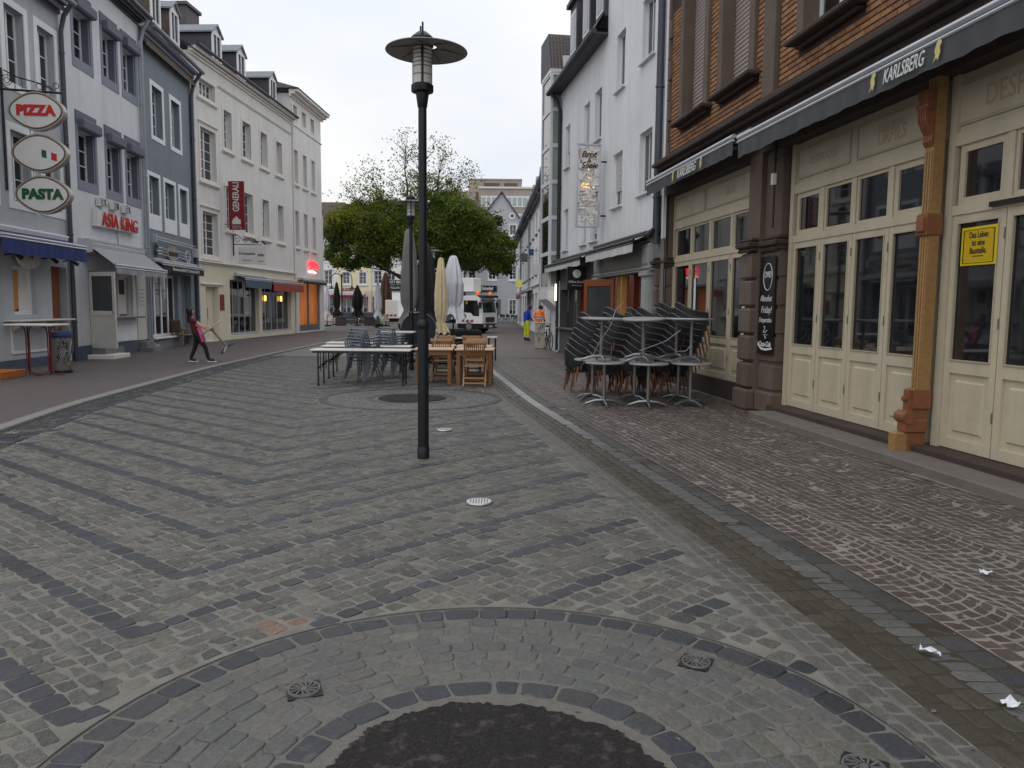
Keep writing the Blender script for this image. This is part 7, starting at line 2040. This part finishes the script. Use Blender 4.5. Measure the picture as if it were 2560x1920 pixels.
for (x0, x1, y0, y1, n, lab, grp) in ((-16.3, -13.3, 66, 71, 10, 'grey cafe chair in the cluster before the pink shopfront', 'chairs before the pink shopfront'), (-12.8, -10.2, 66, 74, 10, 'grey cafe chair in the cluster left of the truck', 'chairs left of the truck'), (-2.8, .9, 72, 82, 16, 'grey cafe chair in the row before the grey gable house', 'chairs before the grey gable house')):
    for k in range(n):
        c = cc if first else copy_tree(cc); first = False
        c.location = (x0 + (x1 - x0) * (k + rs.uniform(-.2, .2)) / max(n - 1, 1), rs.uniform(y0, y1), 0.004); c.rotation_euler = (0, 0, rs.uniform(0, 6.28)); c['label'] = lab; c['group'] = grp
for (x, y, lab) in ((-13.6, 67, 'dark grey folded lounge set left of the double lamp'), (-11.9, 68.5, 'dark grey folded lounge set right of the double lamp')):
    t = thing('lounge_sofa', lab, 'sofa', (x - .8, y, 0), 0, 'grey lounge sofas on the square')
    MB().bbox(-.9, .9, -.4, .4, .1, .5, .05).build('seat', 'shop_dark', t); MB().bbox(-.9, .9, .3, .5, .4, 1.1, .05).build('backrest', 'work_grey', t)
# ------------------------------------------------------------------ people
def person(name, label, loc, rz, J, E, mats, group=None, root='hip'):
    """J: joint -> (x, y, z, radius); E: (a, b, material); one continuous skinned mesh"""
    t = thing(name, label, 'person', loc, rz, group)
    names = list(J); idx = {n: i for i, n in enumerate(names)}
    me = bpy.data.meshes.new('body'); me.from_pydata([J[n][:3] for n in names], [(idx[a], idx[b]) for a, b, _ in E], [])
    o = bpy.data.objects.new('body', me); COL.objects.link(o)
    o.modifiers.new('skin', 'SKIN'); sv = me.skin_vertices[0].data
    for n in names:
        r = J[n][3]; sv[idx[n]].radius = (r, r) if not isinstance(r, tuple) else r
        sv[idx[n]].use_root = (n == root)
    sub = o.modifiers.new('sub', 'SUBSURF'); sub.levels = 2; sub.render_levels = 2
    dg = bpy.context.evaluated_depsgraph_get(); me2 = bpy.data.meshes.new_from_object(o.evaluated_get(dg)); bpy.data.objects.remove(o)
    ml = []
    for m_ in mats: me2.materials.append(MATS[m_]); ml.append(m_)
    segs = [(Vector(J[a][:3]), Vector(J[b][:3]), ml.index(m_), (J[a][3] if not isinstance(J[a][3], tuple) else J[a][3][0])) for a, b, m_ in E]
    for p in me2.polygons:
        c = p.center; best = None
        for (a, b, k, r) in segs:
            d = b - a; tt = max(0, min(1, (c - a).dot(d) / d.length_squared)); dist = (c - a - d * tt).length - r * .6
            if best is None or dist < best[0]: best = (dist, k)
        p.material_index = best[1]; p.use_smooth = True
    me2.name = 'body'; link('body', me2, t)
    return t
def head_parts(t, c, r, yaw, hair, long=False, skin='skin'):
    """face details and hair on a head centred at c; yaw 0 looks along +x"""
    M_ = Matrix.Translation(c) @ Matrix.Rotation(yaw, 4, 'Z')
    b = MB(); b.add([(r * .78, -.018, .012), (r * .78, .018, .012), (r * 1.22, 0, -.018), (r * .85, 0, .05), (r * .8, 0, -.035)], [(0, 2, 3), (1, 3, 2), (0, 4, 2), (1, 2, 4)], M_); b.build('nose', skin, t, smooth=True)
    b = MB()
    for s in (-1, 1): b.lathe([(0, -.008), (.010, 0), (0, .008)], 8, M=M_ @ Matrix.Translation((r * .90, s * .032, .03)))
    b.box(r * .86, r * .93, -.022, .022, -.062, -.054, M_); b.build('eyes_and_mouth', 'hair_black', t)
    b = MB(); n = 14; v = []; f = []
    rows = [(1.22, 0), (1.12, .6), (.85, .95), (.45, 1.10), (0.0, 1.12), (-.5, 1.04), (-.95, .86)]
    if long: rows += [(-1.7, .80), (-2.6, .78), (-3.3, .55)]
    for (h, k) in rows:
        for j in range(n):
            a = R(62) + (2 * PI - R(124)) * j / (n - 1) if h < .55 else 2 * PI * j / (n - 1)
            kk = k * (1.0 if not (long and h < -1) else 1.0)
            v.append((r * kk * math.cos(a) * (1.0 if h > -1 else .95) - (r * .15 if h < -1 else 0), r * kk * math.sin(a), r * h))
    for i in range(len(rows) - 1):
        for j in range(n - 1): f.append((i * n + j, i * n + j + 1, i * n + n + j + 1, i * n + n + j))
    b.add(v, f, M_); b.build('hair', hair, t, smooth=True)
def fingers(t, wrist, d, s=1.0, skin='skin'):
    d = Vector(d).normalized(); side = d.cross(Vector((0, 0, 1))).normalized(); dn = side.cross(d)
    b = MB(); w = Vector(wrist)
    for k in range(4):
        p = w + side * ((k - 1.5) * .019) + d * .07; l = [.052, .062, .058, .044][k]
        b.tube([w + side * ((k - 1.5) * .012) + d * .02, p, p + d * l * .6 - dn * .02, p + d * l * .5 - dn * .05], [.010, .0095, .0085, .007], 6)
    b.tube([w + side * .03 + d * .01, w + side * .05 + d * .05, w + side * .035 + d * .085 - dn * .025], [.011, .010, .008], 6)
    b.build('fingers', skin, t, smooth=True)
# woman dragging a table: leaning back, facing +x
J = dict(hip=(-.10, 0, .76, .13), waist=(-.15, 0, .92, .12), chest=(-.23, 0, 1.10, (.15, .125)), neckb=(-.25, 0, 1.25, .055), neck=(-.25, 0, 1.30, .045), head=(-.255, 0, 1.40, (.085, .09)), crown=(-.27, 0, 1.48, .065),
         hl=(-.10, .075, .70, .095), kl=(-.155, .085, .43, .062), al=(-.29, .09, .085, .052), tl=(-.13, .10, .045, .05),
         hr=(-.08, -.075, .70, .095), kr=(.10, -.085, .43, .062), ar=(.18, -.09, .085, .052), tr=(.34, -.09, .045, .05),
         sl=(-.21, .15, 1.19, .052), el=(.0, .17, 1.03, .038), wl=(.20, .08, .97, .028), ml_=(.25, .07, .95, .03),
         sr=(-.21, -.15, 1.19, .052), er=(.02, -.17, .99, .038), wr=(.21, -.06, .90, .028), mr=(.26, -.05, .89, .03), sle_l=(-.11, .165, 1.12, .05), sle_r=(-.10, -.165, 1.10, .05))
E_ = [('hip', 'waist', 'shirt_maroon'), ('waist', 'chest', 'shirt_maroon'), ('chest', 'neckb', 'shirt_maroon'), ('neckb', 'neck', 'skin'), ('neck', 'head', 'skin'), ('head', 'crown', 'skin'),
      ('hip', 'hl', 'trousers_black'), ('hl', 'kl', 'trousers_black'), ('kl', 'al', 'trousers_black'), ('al', 'tl', 'shoe_black'), ('hip', 'hr', 'trousers_black'), ('hr', 'kr', 'trousers_black'), ('kr', 'ar', 'trousers_black'), ('ar', 'tr', 'shoe_black'),
      ('chest', 'sl', 'shirt_maroon'), ('sl', 'sle_l', 'shirt_maroon'), ('sle_l', 'el', 'skin'), ('el', 'wl', 'skin'), ('wl', 'ml_', 'skin'), ('chest', 'sr', 'shirt_maroon'), ('sr', 'sle_r', 'shirt_maroon'), ('sle_r', 'er', 'skin'), ('er', 'wr', 'skin'), ('wr', 'mr', 'skin')]
WX, WY = -8.66, 21.4
w_ = person('person', 'person with long black hair in maroon shirt and pink apron dragging a table, leaning back', (WX, WY, .05), R(21), J, E_, ['shirt_maroon', 'skin', 'trousers_black', 'shoe_black'])
head_parts(w_, (-.262, 0, 1.41), .098, 0, 'hair_black', True)
for (p, d) in (((.25, .07, .95), (.9, -.1, -.2)), ((.26, -.05, .89), (.9, .1, -.2))): fingers(w_, p, d)
b = MB(); v = []
for i, (x, z, hw) in enumerate(((.0, .95, .17), (.045, .82, .19), (.085, .68, .19), (.115, .56, .17))):
    v += [(x - .10, -hw, z), (x, -hw * .5, z + .0), (x + .01, hw * .5, z), (x - .10, hw, z)]
b.add(v, [(i * 4 + j, i * 4 + j + 1, i * 4 + j + 5, i * 4 + j + 4) for i in range(3) for j in range(3)]); b.build('apron', 'apron_pink', w_, smooth=True)
b = MB(); b.tube([(-.03, -.08, .93), (-.13, -.09, 1.10), (-.22, -.07, 1.27)], .014, 6); b.tube([(-.03, .08, .93), (-.13, .09, 1.10), (-.22, .07, 1.27)], .014, 6); b.build('apron_strap', 'apron_strap', w_, smooth=True)
for (x, y, a) in ((-.21, .095, 0), (.27, -.09, 0)): MB().bbox(x - .13, x + .12, y - .045, y + .045, .0, .028, .01).build('shoe_sole', 'shoe_sole', w_)
# the table she drags: column from her hands down to the cross foot
t = thing('dragged_table', 'tilted bistro table with steel column and cross foot held by the person in pink apron', 'table', (WX + .25, WY + .10, .97), 0)
t.rotation_euler = (0, R(141), R(21))
b = MB(); b.lathe([(0, -.02), (.33, -.02), (.34, -.01), (.34, .01), (.33, .02), (0, .02)], 30, (0, 0, -.03)); b.build('tabletop', 'table_top_grey', t, smooth=True)
MB().tube([(0, 0, 0), (0, 0, .66)], .03, 12).build('column', 'steel', t, smooth=True)
for k in range(4):
    a = k * PI / 2 + .6; c, s = math.cos(a), math.sin(a)
    MB().tube([(0, 0, .645), (c * .15, s * .15, .65), (c * .30, s * .30, .695)], [.036, .034, .022], 8).build('foot', 'steel', t, smooth=True)
# two road workers by the white house
def worker(label, loc, rz, shirt, legs, lower, vest=False, hair='hair_brown', bow=.0):
    J = dict(hip=(0, 0, .92, .13), waist=(.0, 0, 1.08, (.15, .12)), chest=(.03 + bow * .3, 0, 1.32, (.17, .125)), neckb=(.05 + bow * .6, 0, 1.47, .065), neck=(.07 + bow, 0, 1.53, .055), head=(.11 + bow * 1.4, 0, 1.62, (.088, .095)), crown=(.12 + bow * 1.6, 0, 1.70, .065),
             hl=(0, .10, .86, .105), kl=(.02, .11, .48, .075), al=(-.01, .12, .10, .055), tl=(.15, .13, .045, .045), hr=(0, -.10, .86, .105), kr=(.02, -.11, .48, .075), ar=(-.01, -.12, .10, .055), tr=(.15, -.13, .045, .045),
             sl=(.04, .20, 1.41, .065), el=(.04, .25, 1.14, .05), wl=(.22, .16, 1.02, .038), gl=(.29, .13, 1.02, .04), sr=(.04, -.20, 1.41, .065), er=(.04, -.25, 1.14, .05), wr=(.22, -.16, 1.02, .038), gr=(.29, -.13, 1.02, .04), ml2=(.005, .115, .30, .07), mr2=(.005, -.115, .30, .07))
    E_ = [('hip', 'waist', shirt), ('waist', 'chest', shirt), ('chest', 'neckb', shirt), ('neckb', 'neck', 'skin'), ('neck', 'head', 'skin'), ('head', 'crown', 'skin'), ('hip', 'hl', legs), ('hl', 'kl', legs), ('kl', 'ml2', legs), ('ml2', 'al', lower), ('al', 'tl', 'shoe_black'), ('hip', 'hr', legs), ('hr', 'kr', legs), ('kr', 'mr2', legs), ('mr2', 'ar', lower), ('ar', 'tr', 'shoe_black'),
          ('chest', 'sl', shirt), ('sl', 'el', shirt), ('el', 'wl', 'work_navy' if vest else shirt), ('wl', 'gl', 'skin'), ('chest', 'sr', shirt), ('sr', 'er', shirt), ('er', 'wr', 'work_navy' if vest else shirt), ('wr', 'gr', 'skin')]
    ms = list(dict.fromkeys([m_ for *_, m_ in E_]))
    w = person('person', label, loc, rz, J, E_, ms, 'road workers by the white house')
    head_parts(w, (J['head'][0] + .005, 0, 1.63), .10, 0, hair)
    for s in (-1, 1): fingers(w, (.29, s * .13, 1.02), (1, -s * .3, -.2))
    if vest:
        for z in (1.10, 1.22): b = MB(); b.lathe([(.175, z), (.178, z + .05)], 20, caps=False); o = b.build('reflective_band', 'reflective', w, smooth=True); o.scale = (.82, 1.12, 1)
    else:
        for s in (-1, 1): b = MB(); b.lathe([(.074, .20), (.076, .27)], 14, (0, s * .117, 0), caps=False); b.build('reflective_band', 'reflective', w, smooth=True)
    return w
worker('person in blue shirt and yellow work trousers with navy cuffs standing left of another', (.68, 37.4, .008), R(35), 'work_blue', 'work_yellow', 'work_navy', bow=.06)
worker('person in orange safety vest and grey trousers beside the utility cabinet', (1.24, 36.2, .008), R(60), 'work_orange', 'work_grey', 'work_grey', True, 'hair_black', bow=.03)
